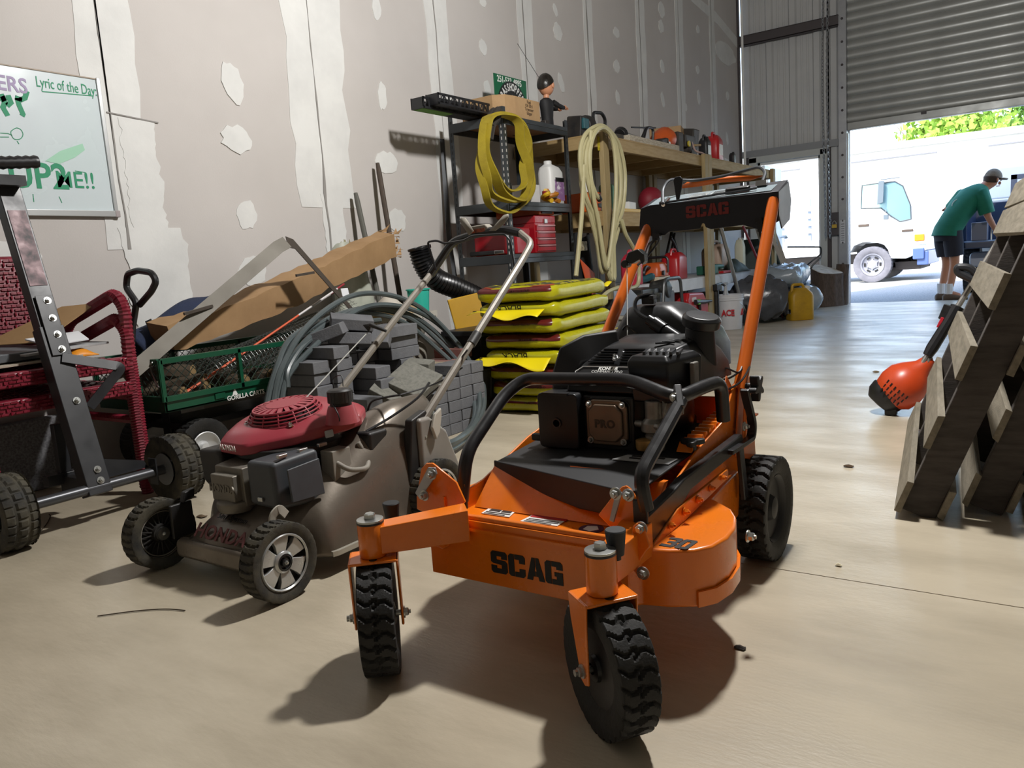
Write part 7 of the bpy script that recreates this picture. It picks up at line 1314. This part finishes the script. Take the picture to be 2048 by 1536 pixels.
# ---------- leaning wooden pallets at the right ----------
palw=M('pallet_dark','#4a4440',.85,c2='#3a3532',sc=7,amt=.8,stretch=(1.5,9,9),bump=.25,bs=50); palg=M('pallet_weathered','#857d6d',.85,c2='#645d4f',sc=5,amt=.85,stretch=(9,1.2,9),bump=.35,bs=60)
def pallet(label,o,lean,yaw,L=1.22,Wd=1.02,first=True):
    t=thing('wooden_pallet',label,'pallet',o,group='leaning wooden pallets',rot=(0,0,yaw))
    lm=Matrix.Rotation(-(PI/2-lean),4,'Y')     # local: y = board length, x' -> up the slope
    def B(mb,y0,y1,w0,w1,n0,n1,jag=0):
        # w up the slope, n outward to upper left
        ww=Vector((cos(lean),0,sin(lean))); nn=Vector((-sin(lean),0,cos(lean))); yy=Vector((0,1,0))
        P=lambda y,w,n: yy*y+ww*w+nn*n
        k=[(y0,w0,n0),(y1,w0,n0),(y1,w1,n0),(y0,w1,n0),(y0,w0,n1),(y1,w0,n1),(y1,w1,n1),(y0,w1,n1)]
        mb.hexa([P(y,w+(random.uniform(-jag,jag)),n) for y,w,n in k])
    for y in (.02,L/2-.02,L-.06):
        m=MB(); B(m,y,y+.04,0,Wd,-.09,0); m.build('stringer',palw,t,bev=.003)
    for i,w in enumerate((-.0,.205,.41,.615,.82,.93)[:6]):
        m=MB(); B(m,-.012,L,w,w+.098,0,.018,.006); m.build('deck_board',palg,t,bev=.0015)
    for w in (.02,.46,.90):
        m=MB(); B(m,0,L,w,w+.09,-.108,-.09,.004); m.build('bottom_board',palg,t,bev=.0015)
    return t
lean=R(69)
pallet('weathered wooden pallet leaning nearest, its pale slat ends in view',(-.332,2.415,.022),lean,R(6))
pallet('second wooden pallet leaning behind the nearest one, mostly dark',(-.17,2.50,.032),R(70),R(5))
pallet('third wooden pallet leaning deepest at the right frame edge',(-.015,2.53,.032),R(71),R(4))
# string trimmer behind the pallets
og=M('trimmer_orange','#c5451d',.4,c2='#a93a18',sc=10,amt=.5)
t=thing('orange_trimmer','orange and black string trimmer with engine on the floor behind the pallets','trimmer',(-.55,3.95,0))
ax=(Vector((-0.106,4.1,0.907))-Vector((-.47,3.93,.21))).normalized()
c=Vector((-.545,3.93,.125))
m=MB(); m.lathe([(0,-.10),(.05,-.095),(.095,-.05),(.105,.0),(.10,.05),(.075,.09),(.04,.13),(.028,.17),(.022,.18)],c,(ax+Vector((.25,0,-.1))).normalized(),26); m.build('engine_cover',og,t,W=True)
m=MB(); av=(ax+Vector((.25,0,-.1))).normalized()
for i in range(5):
    for j in range(6):
        a=-1.9+.22*j; d=(Vector((0,-1,0))*cos(a+1.3)+av.cross(Vector((0,-1,0)))*sin(a+1.3)).normalized(); p=c+av*(-.045+.024*i)+d*(.1035-.006*abs(i-2)); m.box(p,(.006,.006,.016),(0,.6,0))
m.build('cooling_slots',decal,t,W=True,kind='stuff')
m=MB(); m.lathe([(0,-.13),(.06,-.125),(.085,-.09),(.09,-.05),(.075,-.04)],c+Vector((-.01,.01,.01)),av,20); m.box(c+Vector((-.035,-.03,-.10)),(.05,.05,.05)); m.build('starter_housing',blk,t,W=True,bev=.006)
top=Vector((-.47,3.93,.21))
m=MB(); m.cyl(c+av*.17,top+ax*.05,.02); m.cyl(top,top+ax*1.25,.0125,n=10); m.build('shaft',shaftm,t,W=True)
m=MB(); m.tube([top+ax*.07,top+ax*.11,top+ax*.25,top+ax*.32],[.021,.026,.024,.030],10); m.box(top+ax*.29+Vector((-.03,0,.0)),(.045,.03,.07),(0,.35,0)); m.build('throttle_grip',blk,t,W=True,bev=.004)
m=MB(); m.box(top+ax*.24+Vector((-.03,-.0,.0)),(.014,.018,.05),(0,.4,0)); m.build('red_trigger',M('trigger_red','#b01c2c',.4),t,W=True,bev=.003)
m=MB(); m.tube(rnd([(-0.259,3.96,0.599),(-0.324,3.96,0.637),(-0.328,3.96,0.663),(-0.283,3.96,0.66),(-0.245,3.96,0.62)],.025,5),.017,9); m.build('loop_handle',M('loop_black','#222326',.4),t,W=True)
# small litter on the floor
lit=[('dead brown leaf on the floor near the pallets',(1697,933),.016),('dry leaf scrap in the middle of the floor',(1742,715),.02),('dark crumb of debris near the front right floor',(1860,780),.012)]
for l,p,r in lit:
    pass
for l,p,r,c_ in (('dead brown leaf on floor left of pallets',(-0.574,2.925,0.004),.018,'#4b3a28'),('dry leaf crumb lying farther back on floor',(-0.858,5.189,0.004),.02,'#8a785c'),('dark twig scrap on floor near the right caster',(-0.495,1.462,0.003),.012,'#2f2823'),('tiny pale chip on floor at lower right',(-0.413,1.978,0.003),.008,'#d8cfb4'),('brown leaf bit on floor by left wheel of push mower',(-2.443,1.55,0.004),.02,'#5b4a36')):
    x,y,z=p; o=MB().grid(lambda a,b:(x+r*2*(a-.5)*(1-.4*abs(b-.5)),y+r*1.2*(b-.5),z+.006*sin(PI*a)*sin(4*b)),4,4).build('leaf_litter',M('leaf'+c_,c_,.9),None,solid=.0015,sm=0); tag(o,l,'leaf')
o=MB().tube(bez([(-1.949,0.916,0.003),(-1.886,0.978,0.003),(-1.823,1.021,0.003),(-1.765,1.04,0.003)],5),.0016,5).build('dry_grass_stem',M('stem','#3d3225',.9),None); tag(o,'long dry grass stem on the floor in front of push mower','grass')
o=MB().tube(bez([(-2.795,1.113,0.003),(-2.886,1.218,0.003),(-3.009,1.302,0.003),(-3.027,1.308,0.012)],5),.0018,5).build('dry_grass_stem',MC['stem'],None); tag(o,'bent dry stem on the floor below the dolly axle','grass')
# ---------- outside: gravel yard, trucks, person, building, trees ----------
gravel=M('gravel','#a3a3a0',.95,c2='#6f7072',sc=55,amt=1,bump=1.5,bs=90,det=6)
gy=struct(MB().bx(-40,40,11.25,90,-.3,-.015).build('ground',gravel,sm=0))
sb=M('stucco_white','#dcdcd8',.85); 
bd=thing('white_building','long white metal building across the yard with thin dark lines below the roof','building',(-3,26.5,0))
MB().bx(-22,14,26,34,-.02,3.45).build('wall',sb,bd,W=True,sm=0)
MB().bx(-22.2,14.2,25.8,34.2,3.42,3.60).build('roof_fascia',M('fascia_white','#d2d2ce',.7),bd,W=True,sm=0)
for x0,x1 in ((-7.6,-6.5),(-5.0,-2.7),(-1.45,.2),(2,4)): MB().bx(x0,x1,25.96,26.0,3.17,3.205).build('eave_strip',M('eave_grey','#6b6b6e',.6),bd,W=True,sm=0)  # thin dark strips along the wall below the roof edge
# trees behind the building
leafm=[M('leaf_a','#6f9430',.7,c2='#93ad3f',sc=2,amt=1),M('leaf_b','#4f7d2b',.7,c2='#7d9c3a',sc=2,amt=1),M('leaf_c','#87a545',.7,c2='#a9bb5c',sc=2,amt=1)]
for k,(x,y,h,r,l) in enumerate(((-3.0,34,5.9,1.5,'yellow-green tree top behind white building, left of the row'),(.3,37.5,7.0,1.9,'broad light green tree behind white building, mid row'),(4.2,41,8.5,2.6,'tall bright tree behind white building at the right of row'),(10,39,9.0,2.8,'farthest right tall tree behind white building'))):
    t=thing('tree',l,'tree',(x,y,0),group='trees behind the white building')
    m=MB(); m.tube([(x,y,-.02),(x+.1,y,h*.45),(x-.1,y,h*.75)],[.22,.17,.06],8); 
    for q in range(4): m.tube([(x,y,h*(.4+.08*q)),(x+1.2*cos(q*1.7),y+.9*sin(q*1.7),h*(.6+.08*q))],[.08,.02],5)
    m.build('trunk',M('tree_bark','#5a4c3e',.9),t,W=True)
    m=MB(); rr=random.Random(k)
    for q in range(2300):
        d=Vector((rr.gauss(0,1),rr.gauss(0,1),rr.gauss(0,1))).normalized()*r*rr.uniform(.45,1)**.6*(1+.25*sin(5*q)); c=Vector((x,y,h*.72))+Vector((d.x*1.15,d.y,d.z*.85))
        a=Vector((rr.uniform(-1,1),rr.uniform(-1,1),rr.uniform(-1,1))).normalized()*.15; b=a.cross(Vector((rr.uniform(-1,1),rr.uniform(-1,1),.3))).normalized()*.09
        m.add([c-a,c+b,c+a,c-b],[(0,1,2,3)])
    m.build('crown',leafm[k%3],t,W=True,sm=0,kind='stuff')
for k,(px_,l) in enumerate(((-5.0,'thin bare sapling behind white building, left of two'),(-4.4,'thin bare sapling behind white building, right of two'))):
    t=thing('sapling',l,'tree',(px_,36,0)); m=MB(); m.tube([(px_,36,-.02),(px_+.1,36,3.5),(px_+.2,36,5.4)],[.07,.05,.015],6)
    for q in range(5): m.tube([(px_+.1+.02*q,36,3.2+.4*q),(px_+.1+(.6 if q%2 else -.5),36.1,3.9+.42*q)],[.025,.008],5)
    m.build('trunk',M('tree_bark','#5a4c3e',.9),t,W=True)
# white cab-over truck
tw=M('truck_white','#dfe2e2',.35,coat=.3); glass=M('glass_blue','#7fa3ac',.12,.3); tyre=M('tyre_dusty','#5d5c63',.85,c2='#7b7a80',sc=9,amt=.6); steelw=M('steel_wheel','#9b9ba4',.4,.5)
tk_=thing('cab_over_truck','white cab-over truck with stake bed parked across the yard','truck',(-3,18,-.015))
prof=[(-3.342,0.598),(-3.336,2.138),(-2.493,2.132),(-2.162,1.979),(-2.022,1.561),(-1.948,0.924),(-1.936,0.562),(-2.29,0.422),(-2.575,0.44),(-2.612,0.608),(-2.684,0.711),(-2.848,0.781),(-3.078,0.788),(-3.237,0.73),(-3.313,0.596)]
m=MB(); m.prism(prof,(0,17.1,0),(1,0,0),(0,0,1),(0,1.95,0)); cab_=m.build('cab',tw,tk_,W=True,bev=.03)
m=MB(); m.prism([(-3.105,1.46),(-3.086,1.905),(-2.831,1.915),(-2.492,1.914),(-2.352,1.813),(-2.219,1.44),(-2.208,1.173),(-2.4,1.143),(-2.56,1.263),(-2.74,1.434)],(0,17.085,0),(1,0,0),(0,0,1),(0,.02,0)); wn=m.build('side_window',glass,cab_,W=True,bev=.004)
m=MB(); m.tube([Vector(p) for p in [(-3.102,17.08,1.459),(-3.083,17.08,1.904),(-2.828,17.08,1.914),(-2.489,17.08,1.913),(-2.349,17.08,1.812),(-2.216,17.08,1.439),(-2.205,17.08,1.173),(-2.398,17.08,1.142),(-2.557,17.08,1.262),(-2.737,17.08,1.433)]],.012,6,True); m.build('window_frame',M('trim_dark','#3e4348',.5),cab_,W=True)
m=MB(); m.prism([(-2.762,1.947),(-2.664,1.946),(-2.681,1.53),(-2.788,1.502)],(0,16.95,0),(1,0,0),(0,0,1),(0,.06,0)); m.tube([(-2.73,17.0,1.97),(-2.4,17.05,1.98)],.012,6); m.build('wing_mirror',M('mirror_grey','#5b666e',.4),tk_,W=True,bev=.005)
m=MB(); m.box((-2.634,17,1.249),(.09,.05,.10)); m.cyl((-2.638,17.02,1.345),(-2.642,17.05,1.404),.01); m.build('lower_mirror',M('mirror_grey','#5b666e',.4),tk_,W=True,bev=.01)
m=MB(); m.box((-3.056,17.08,1.122),(.2,.03,.05)); m.box((-2.265,17.08,0.959),(.2,.02,.045)); m.build('door_handle',M('handle_dark','#54595f',.4),tk_,W=True,bev=.008)
m=MB(); m.box((-2.056,17.08,0.809),(.17,.05,.13)); m.build('turn_signal',M('signal_orange','#ff7a1e',.3,em=.35),tk_,W=True,bev=.01)
m=MB(); m.box((-1.997,17.1,0.709),(.22,.06,.07)); m.build('headlight',M('lamp_clear','#cfd6d8',.15),tk_,W=True,bev=.008)
m=MB(); m.box((-2.07,17.08,0.505),(.2,.05,.22)); m.bx(-2.1,-1.9,17.1,19.0,.28,.55); m.build('bumper',M('bumper_blue','#4a5f92',.4),tk_,W=True,bev=.02)
m=MB(); m.bx(-2.75,-2.05,17.3,18.8,.2,.36); m.bx(-8,-2.3,17.7,17.9,.35,.55); m.bx(-8,-2.3,18.4,18.6,.35,.55); m.build('chassis',M('chassis_dark','#3a3432',.8),tk_,W=True,bev=.01)
m=MB(); m.prism([(-3.22,.30),(-3.22,.62),(-3.05,.76),(-2.75,.76),(-2.55,.55),(-2.5,.25)],(0,17.3,0),(1,0,0),(0,0,1),(0,1.4,0)); m.build('wheel_arch',M('arch_dark','#2b2c30',.9),tk_,W=True)
def twheel(x,y,r):
    m=MB(); tire(m,(x,y,r-.015),(0,1,0),r,.22,r*.6,30,.012,2,120); q=m.build('truck_tire',tyre,tk_,W=True)
    m=MB(); m.lathe([(r*.62,-.10),(r*.55,-.09),(r*.5,-.05),(r*.28,-.03),(r*.24,-.07),(r*.1,-.08),(0,-.08)],(x,y,r-.015),(0,1,0),32,cap=False); m.build('steel_rim',steelw,q,W=True)
    for k in range(6):
        a=k*PI/3; m=MB(); m.box((x+r*.40*cos(a),y-.055,r-.015+r*.40*sin(a)),(.07,.01,.035),(0,-a+PI/2,0)); m.build('rim_slot',decal,q,W=True)
    for k in range(6):
        a=k*PI/3+.5; m=MB(); m.sph((x+r*.27*cos(a),y-.05,r-.015+r*.27*sin(a)),.022,8,6); m.build('wheel_nut',zinc,q,W=True)
twheel(-2.89,17.14,.355); twheel(-2.89,18.9,.355); twheel(-6.5,17.2,.355); twheel(-6.5,18.85,.355)
# stake bed
m=MB(); m.bx(-8,-3.45,17.05,19.05,.78,.9); m.build('bed_floor',M('bed_grey','#8d939c',.6),tk_,W=True)
for z in (1.05,1.2,1.35,1.5): MB().bx(-5.2,-3.5,17.08,17.12,z,z+.09).build('stake_slat',M('stake_pale','#c6c9cc',.5),tk_,W=True)
for x in (-4.65,-4.1,-3.55): MB().bx(x-.03,x+.03,17.12,17.17,.8,1.75).build('stake_post',M('stake_blue','#7f8ca0',.5),tk_,W=True)
MB().bx(-3.56,-3.48,17.1,19.0,.8,1.9).build('headboard',tw,tk_,W=True)
# pickup truck with lowered tailgate
pb_=M('pickup_blue','#26334d',.3,coat=.3); pk=thing('pickup_truck','dark blue pickup truck with lowered tailgate at the yard','pickup',(0,13.2,-.015))
m=MB(); m.bx(-1.10,.62,11.78,12.32,.615,.705); tg=m.build('tailgate',pb_,pk,W=True,bev=.015)
m=MB(); m.bx(-1.06,.58,11.82,12.28,.705,.712); m.build('tailgate_liner',M('liner_grey','#5c6f80',.5),tg,W=True)
for x in (-.98,.5): MB().bx(x-.05,x+.07,12.32,14.0,.62,1.22).build('bed_side',pb_,pk,W=True,bev=.02)
MB().bx(-.95,.5,13.9,14.0,.7,1.25).build('bed_front',pb_,pk,W=True,bev=.01)
MB().bx(-.95,.5,12.32,14.0,.62,.68).build('bed_floor',M('liner_grey','#5c6f80',.5),pk,W=True)
m=MB(); m.prism(rrect(1.4,.20,.06,3),(-.18,12.36,.46),(1,0,0),(0,0,1),(0,.14,0)); m.build('rear_bumper',M('bumper_grey','#8d929b',.4,.4),pk,W=True,bev=.02)
m=MB(); m.bx(-.95,.5,14.05,16.6,.5,1.3); m.loft([[Vector(p) for p in r] for r in ([(-.93,14.1,1.3),(.48,14.1,1.3),(.48,16.0,1.3),(-.93,16.0,1.3)],[(-.8,14.3,1.78),(.35,14.3,1.78),(.35,15.6,1.78),(-.8,15.6,1.78)])]); m.bx(-.95,.5,16.6,17.8,.5,1.1); m.build('cab',M('pickup_glare','#c7ccd0',.4),pk,W=True,bev=.03)  # pale cab colour stands in for overexposed glare
for x in (-.44,.3):
    MB().bx(x-.04,x+.04,13.86,13.9,1.2,1.62).build('rack_post',M('rack_grey2','#6a6d7c',.5),pk,W=True,bev=.004)
MB().bx(-.48,.34,13.86,13.9,1.55,1.62).build('rack_bar',M('rack_grey2','#6a6d7c',.5),pk,W=True,bev=.004)
for x in (-.88,.38):
    for y in (12.95,16.9):
        m=MB(); tire(m,(x,y,.33),(1,0,0),.345,.2,.2,30,.01,2,120); q=m.build('pickup_tire',rubber,pk,W=True); m=MB(); m.lathe([(.2,-.06),(.12,-.04),(0,-.05)],(x,y,.33),(1,0,0),24,cap=False); m.build('pickup_rim',steelw,q,W=True)
cr=thing('grey_crate','grey plastic tool crate standing on the pickup tailgate','crate',(-.74,12.1,.712)); 
m=MB(); m.bx(-.84,-.66,12.0,12.25,.713,.95); m.build('crate_body',M('crate_grey','#6f6a70',.6),cr,W=True,bev=.01)
m=MB(); m.tube(rnd([(-.62,12.15,.713),(-.62,12.15,.86),(-.40,12.15,.86),(-.40,12.15,.713)],.04),.012,6); o=m.build('metal_rod',zinc,None); tag(o,'bent metal rod loop standing on the pickup tailgate','rod')
# person bending at the tailgate
pe=thing('person','person in green shirt, dark shorts and cap bending over pickup tailgate','person',(-1.03,11.45,-.015))
skn=M('skin','#b07a5c',.55)
J=dict(pel=(-1.05,11.46,.86),sp1=(-1.0,11.50,1.0),sp2=(-.90,11.57,1.16),ch=(-.80,11.63,1.28),nk=(-.69,11.70,1.375),hd=(-.625,11.735,1.425),hd2=(-.59,11.75,1.48),
 ls=(-.93,11.76,1.29),le=(-1.07,11.86,1.13),lw=(-1.10,11.92,1.16),lh=(-1.12,11.95,1.16),rs=(-.70,11.50,1.27),re=(-.63,11.50,1.01),rw=(-.55,11.68,.83),rh=(-.53,11.74,.78),
 lp=(-1.12,11.54,.82),lk=(-1.07,11.56,.46),la=(-1.13,11.52,.09),lt=(-1.03,11.58,.03),rp=(-1.0,11.39,.82),rk=(-.97,11.42,.46),ra=(-1.03,11.38,.09),rt=(-.90,11.44,.03))
E_=[('pel','sp1'),('sp1','sp2'),('sp2','ch'),('ch','nk'),('nk','hd'),('hd','hd2'),('ch','ls'),('ls','le'),('le','lw'),('lw','lh'),('ch','rs'),('rs','re'),('re','rw'),('rw','rh'),('pel','lp'),('lp','lk'),('lk','la'),('la','lt'),('pel','rp'),('rp','rk'),('rk','ra'),('ra','rt')]
RAD=dict(pel=.13,sp1=.125,sp2=.135,ch=.14,nk=.055,hd=.085,hd2=.088,ls=.065,le=.042,lw=.03,lh=.032,rs=.065,re=.042,rw=.03,rh=.032,lp=.09,lk=.058,la=.04,lt=.035,rp=.09,rk=.058,ra=.04,rt=.035)
def skinbody(name,keys,edges,rad,mat,parent,sub=2,root='pel'):
    me=bpy.data.meshes.new(name); ks=list(keys); pinv=parent.matrix_basis.inverted() if parent else Matrix()
    me.from_pydata([tuple(pinv@Vector(J[k])) for k in ks],[(ks.index(a),ks.index(b)) for a,b in edges],[])
    o=bpy.data.objects.new(name,me); COL.objects.link(o); me.materials.append(mat); o.parent=parent
    o.modifiers.new('skin','SKIN'); sv=me.skin_vertices[0].data if me.skin_vertices else None
    if sv is None:
        bm=__import__('bmesh').new(); bm.from_mesh(me); bm.verts.layers.skin.verify(); bm.to_mesh(me); bm.free(); sv=me.skin_vertices[0].data
    for i,k in enumerate(ks): sv[i].radius=(rad[k],rad[k]); sv[i].use_root=(k==root)
    md=o.modifiers.new('sub','SUBSURF'); md.levels=sub; md.render_levels=sub
    o.modifiers['skin'].use_smooth_shade=True; return o
body=skinbody('body',list(J),E_,RAD,skn,pe)
# hands with separate fingers
for w0,w1,s in (('rw','rh',1),('lw','lh',-1)):
    A=Vector(J[w0]);B=Vector(J[w1]); d=(B-A).normalized(); sd=d.cross(Vector((0,0,1))).normalized()
    m=MB(); m.sph(B,(.03,.03,.03),8,6)
    for k in range(4): q=B+sd*(.024-.016*k); m.tube([q,q+d*.045+Vector((0,0,-.006)),q+d*.07+Vector((0,0,-.03))],[.0095,.0085,.0075],6)
    m.tube([B+sd*.028,B+sd*.055+d*.02,B+sd*.05+d*.05],[.011,.009,.008],6); m.build('hand',skn,pe,W=True)
shirt=M('shirt_green','#0d6b53',.85,c2='#0b5a46',sc=6,amt=.5,bump=.3,bs=25)
def ringb(c,n,rx,ry,side):
    c=Vector(c); n=Vector(n).normalized(); u=Vector(side); u=(u-n*u.dot(n)).normalized(); v=n.cross(u)
    return [c+u*(rx*cos(2*PI*i/20))+v*(ry*sin(2*PI*i/20)) for i in range(20)]
sdv=(.55,-.83,0)
m=MB(); m.loft([ringb((-1.08,11.44,.80),(.1,.05,1),.20,.155,sdv),ringb((-1.05,11.46,.90),(.2,.15,1),.195,.155,sdv),ringb((-.98,11.51,1.03),(.4,.3,1),.19,.15,sdv),ringb((-.89,11.58,1.17),(.5,.35,1),.205,.155,sdv),ringb((-.80,11.63,1.29),(.6,.4,1),.215,.145,sdv),ringb((-.73,11.68,1.36),(.6,.4,1),.14,.10,sdv),ringb((-.70,11.695,1.385),(.6,.4,1),.075,.07,sdv)],caps=False); m.build('shirt',shirt,pe,W=True,sm=70)
for a,b,c_ in (('rs','re','rw'),('ls','le','lw')):
    A,B=Vector(J[a]),Vector(J[b]); ch0=Vector(J['ch']); m=MB(); m.tube([ch0.lerp(A,.75),A,A.lerp(B,.5),A.lerp(B,.88)],[.085,.098,.09,.088],12); m.build('sleeve',shirt,pe,W=True,sm=70)
shorts=M('shorts_dark','#23242e',.9)
m=MB(); m.loft([ringb((-1.06,11.46,.90),(0,0,1),.165,.14,sdv),ringb((-1.06,11.46,.82),(0,0,1),.19,.15,sdv),ringb((-1.06,11.46,.74),(0,0,1),.19,.14,sdv)]); 
for a,b in (('rp','rk'),('lp','lk')):
    A,B=Vector(J[a]),Vector(J[b]); m.tube([A+Vector((0,0,.04)),A.lerp(B,.3),A.lerp(B,.75)],[.11,.115,.105],14)
m.build('shorts',shorts,pe,W=True,sm=70)
for a,tt in (('ra','rt'),('la','lt')):
    A,T=Vector(J[a]),Vector(J[tt]); m=MB(); m.tube([A+Vector((0,0,.11)),A+Vector((0,0,-.02))],[.05,.048],10); m.build('sock',M('sock_white','#d5d5d5',.9),pe,W=True)
    d=Vector((T.x-A.x,T.y-A.y,0)).normalized(); s_=Vector((-d.y,d.x,0)); b0=Vector((A.x,A.y,-.014))-d*.07
    m=MB(); m.loft([[b0+d*t*.29+s_*(w_*cos(2*PI*i/12))+Vector((0,0,h*(.5+.5*sin(2*PI*i/12)))) for i in range(12)] for t,w_,h in ((0,.025,.07),(.1,.045,.095),(.3,.045,.10),(.55,.048,.075),(.85,.045,.05),(1,.02,.035))]); m.build('shoe',M('shoe_brown','#5b4b3b',.8),pe,W=True,sm=60)
H=Vector((-.60,11.745,1.46)); fd=Vector((.78,.60,-.18)).normalized(); up_=Vector((.25,.15,.95)); up_=(up_-fd*up_.dot(fd)).normalized(); rt_=fd.cross(up_)
capm=M('cap_tan','#7d7262',.85,c2='#5f564a',sc=30,amt=.8)
m=MB(); m.grid(lambda a,b:H+up_*.02+(fd*cos(2*PI*a)*.105+rt_*sin(2*PI*a)*.098)*cos(b*PI/2)+up_*.115*sin(b*PI/2),20,6,True); m.add([H+up_*.03+fd*x+rt_*y for x,y in ((.09,-.075),(.15,-.07),(.185,0),(.15,.07),(.09,.075))]+[H+up_*.018+fd*x+rt_*y for x,y in ((.09,-.075),(.15,-.07),(.185,0),(.15,.07),(.09,.075))],[(0,1,2,3,4),(9,8,7,6,5)]+[(i,(i+1)%5,5+(i+1)%5,5+i) for i in range(5)]); m.build('cap',capm,pe,W=True,sm=60)
m=MB(); m.grid(lambda a,b:H-up_*.0+(-fd*cos(PI*(a-.5))*.104+rt_*sin(PI*(a-.5))*.1)*(1-.1*b)-up_*(.0+.075*b)+up_*.03,10,4); m.build('hair',M('hair_brown','#3b2a1e',.8),pe,W=True,solid=.012,sm=60)
for s in (-1,1):
    m=MB(); m.sph(H+rt_*s*.095-up_*.01,(.014,.02,.03),8,6); m.build('ear',skn,pe,W=True)
    m=MB(); m.sph(H+fd*.086+rt_*s*.032+up_*.0,(.012,.012,.009),8,6); m.build('eye',decalw,pe,W=True)
m=MB(); m.sph(H+fd*.10-up_*.03,(.018,.018,.022),8,6); m.build('nose',skn,pe,W=True)
m=MB(); m.box(H+fd*.088-up_*.068,(.04,.03,.008)); m.build('mouth',M('mouth_red','#7d4a40',.6),pe,W=True)
# print on the shirt back
bc=Vector((-.965,11.425,1.14)); bn_=Vector((-.0,-.88,.45)).normalized(); bu_=Vector((.5,.35,1.0)); bu_=(bu_-bn_*bu_.dot(bn_)).normalized(); br=bu_.cross(bn_)

P0=Vector((-.93,11.46,1.16))+bn_*.035
m=MB(); m.tube([P0+br*(.085*cos(a))+bu_*(.085*sin(a)) for a in [-.6+4.3*i/20 for i in range(21)]],.005,5); m.build('shirt_emblem_arc',decalw,pe,W=True)
m=MB(); m.prism([(-.05,0),(.0,.012),(.055,.03),(.02,-.004),(.03,-.03),(-.005,-.012),(-.03,-.03)],P0+bu_*.03,br,bu_,bn_*.004); m.build('shirt_emblem',decalw,pe,W=True)
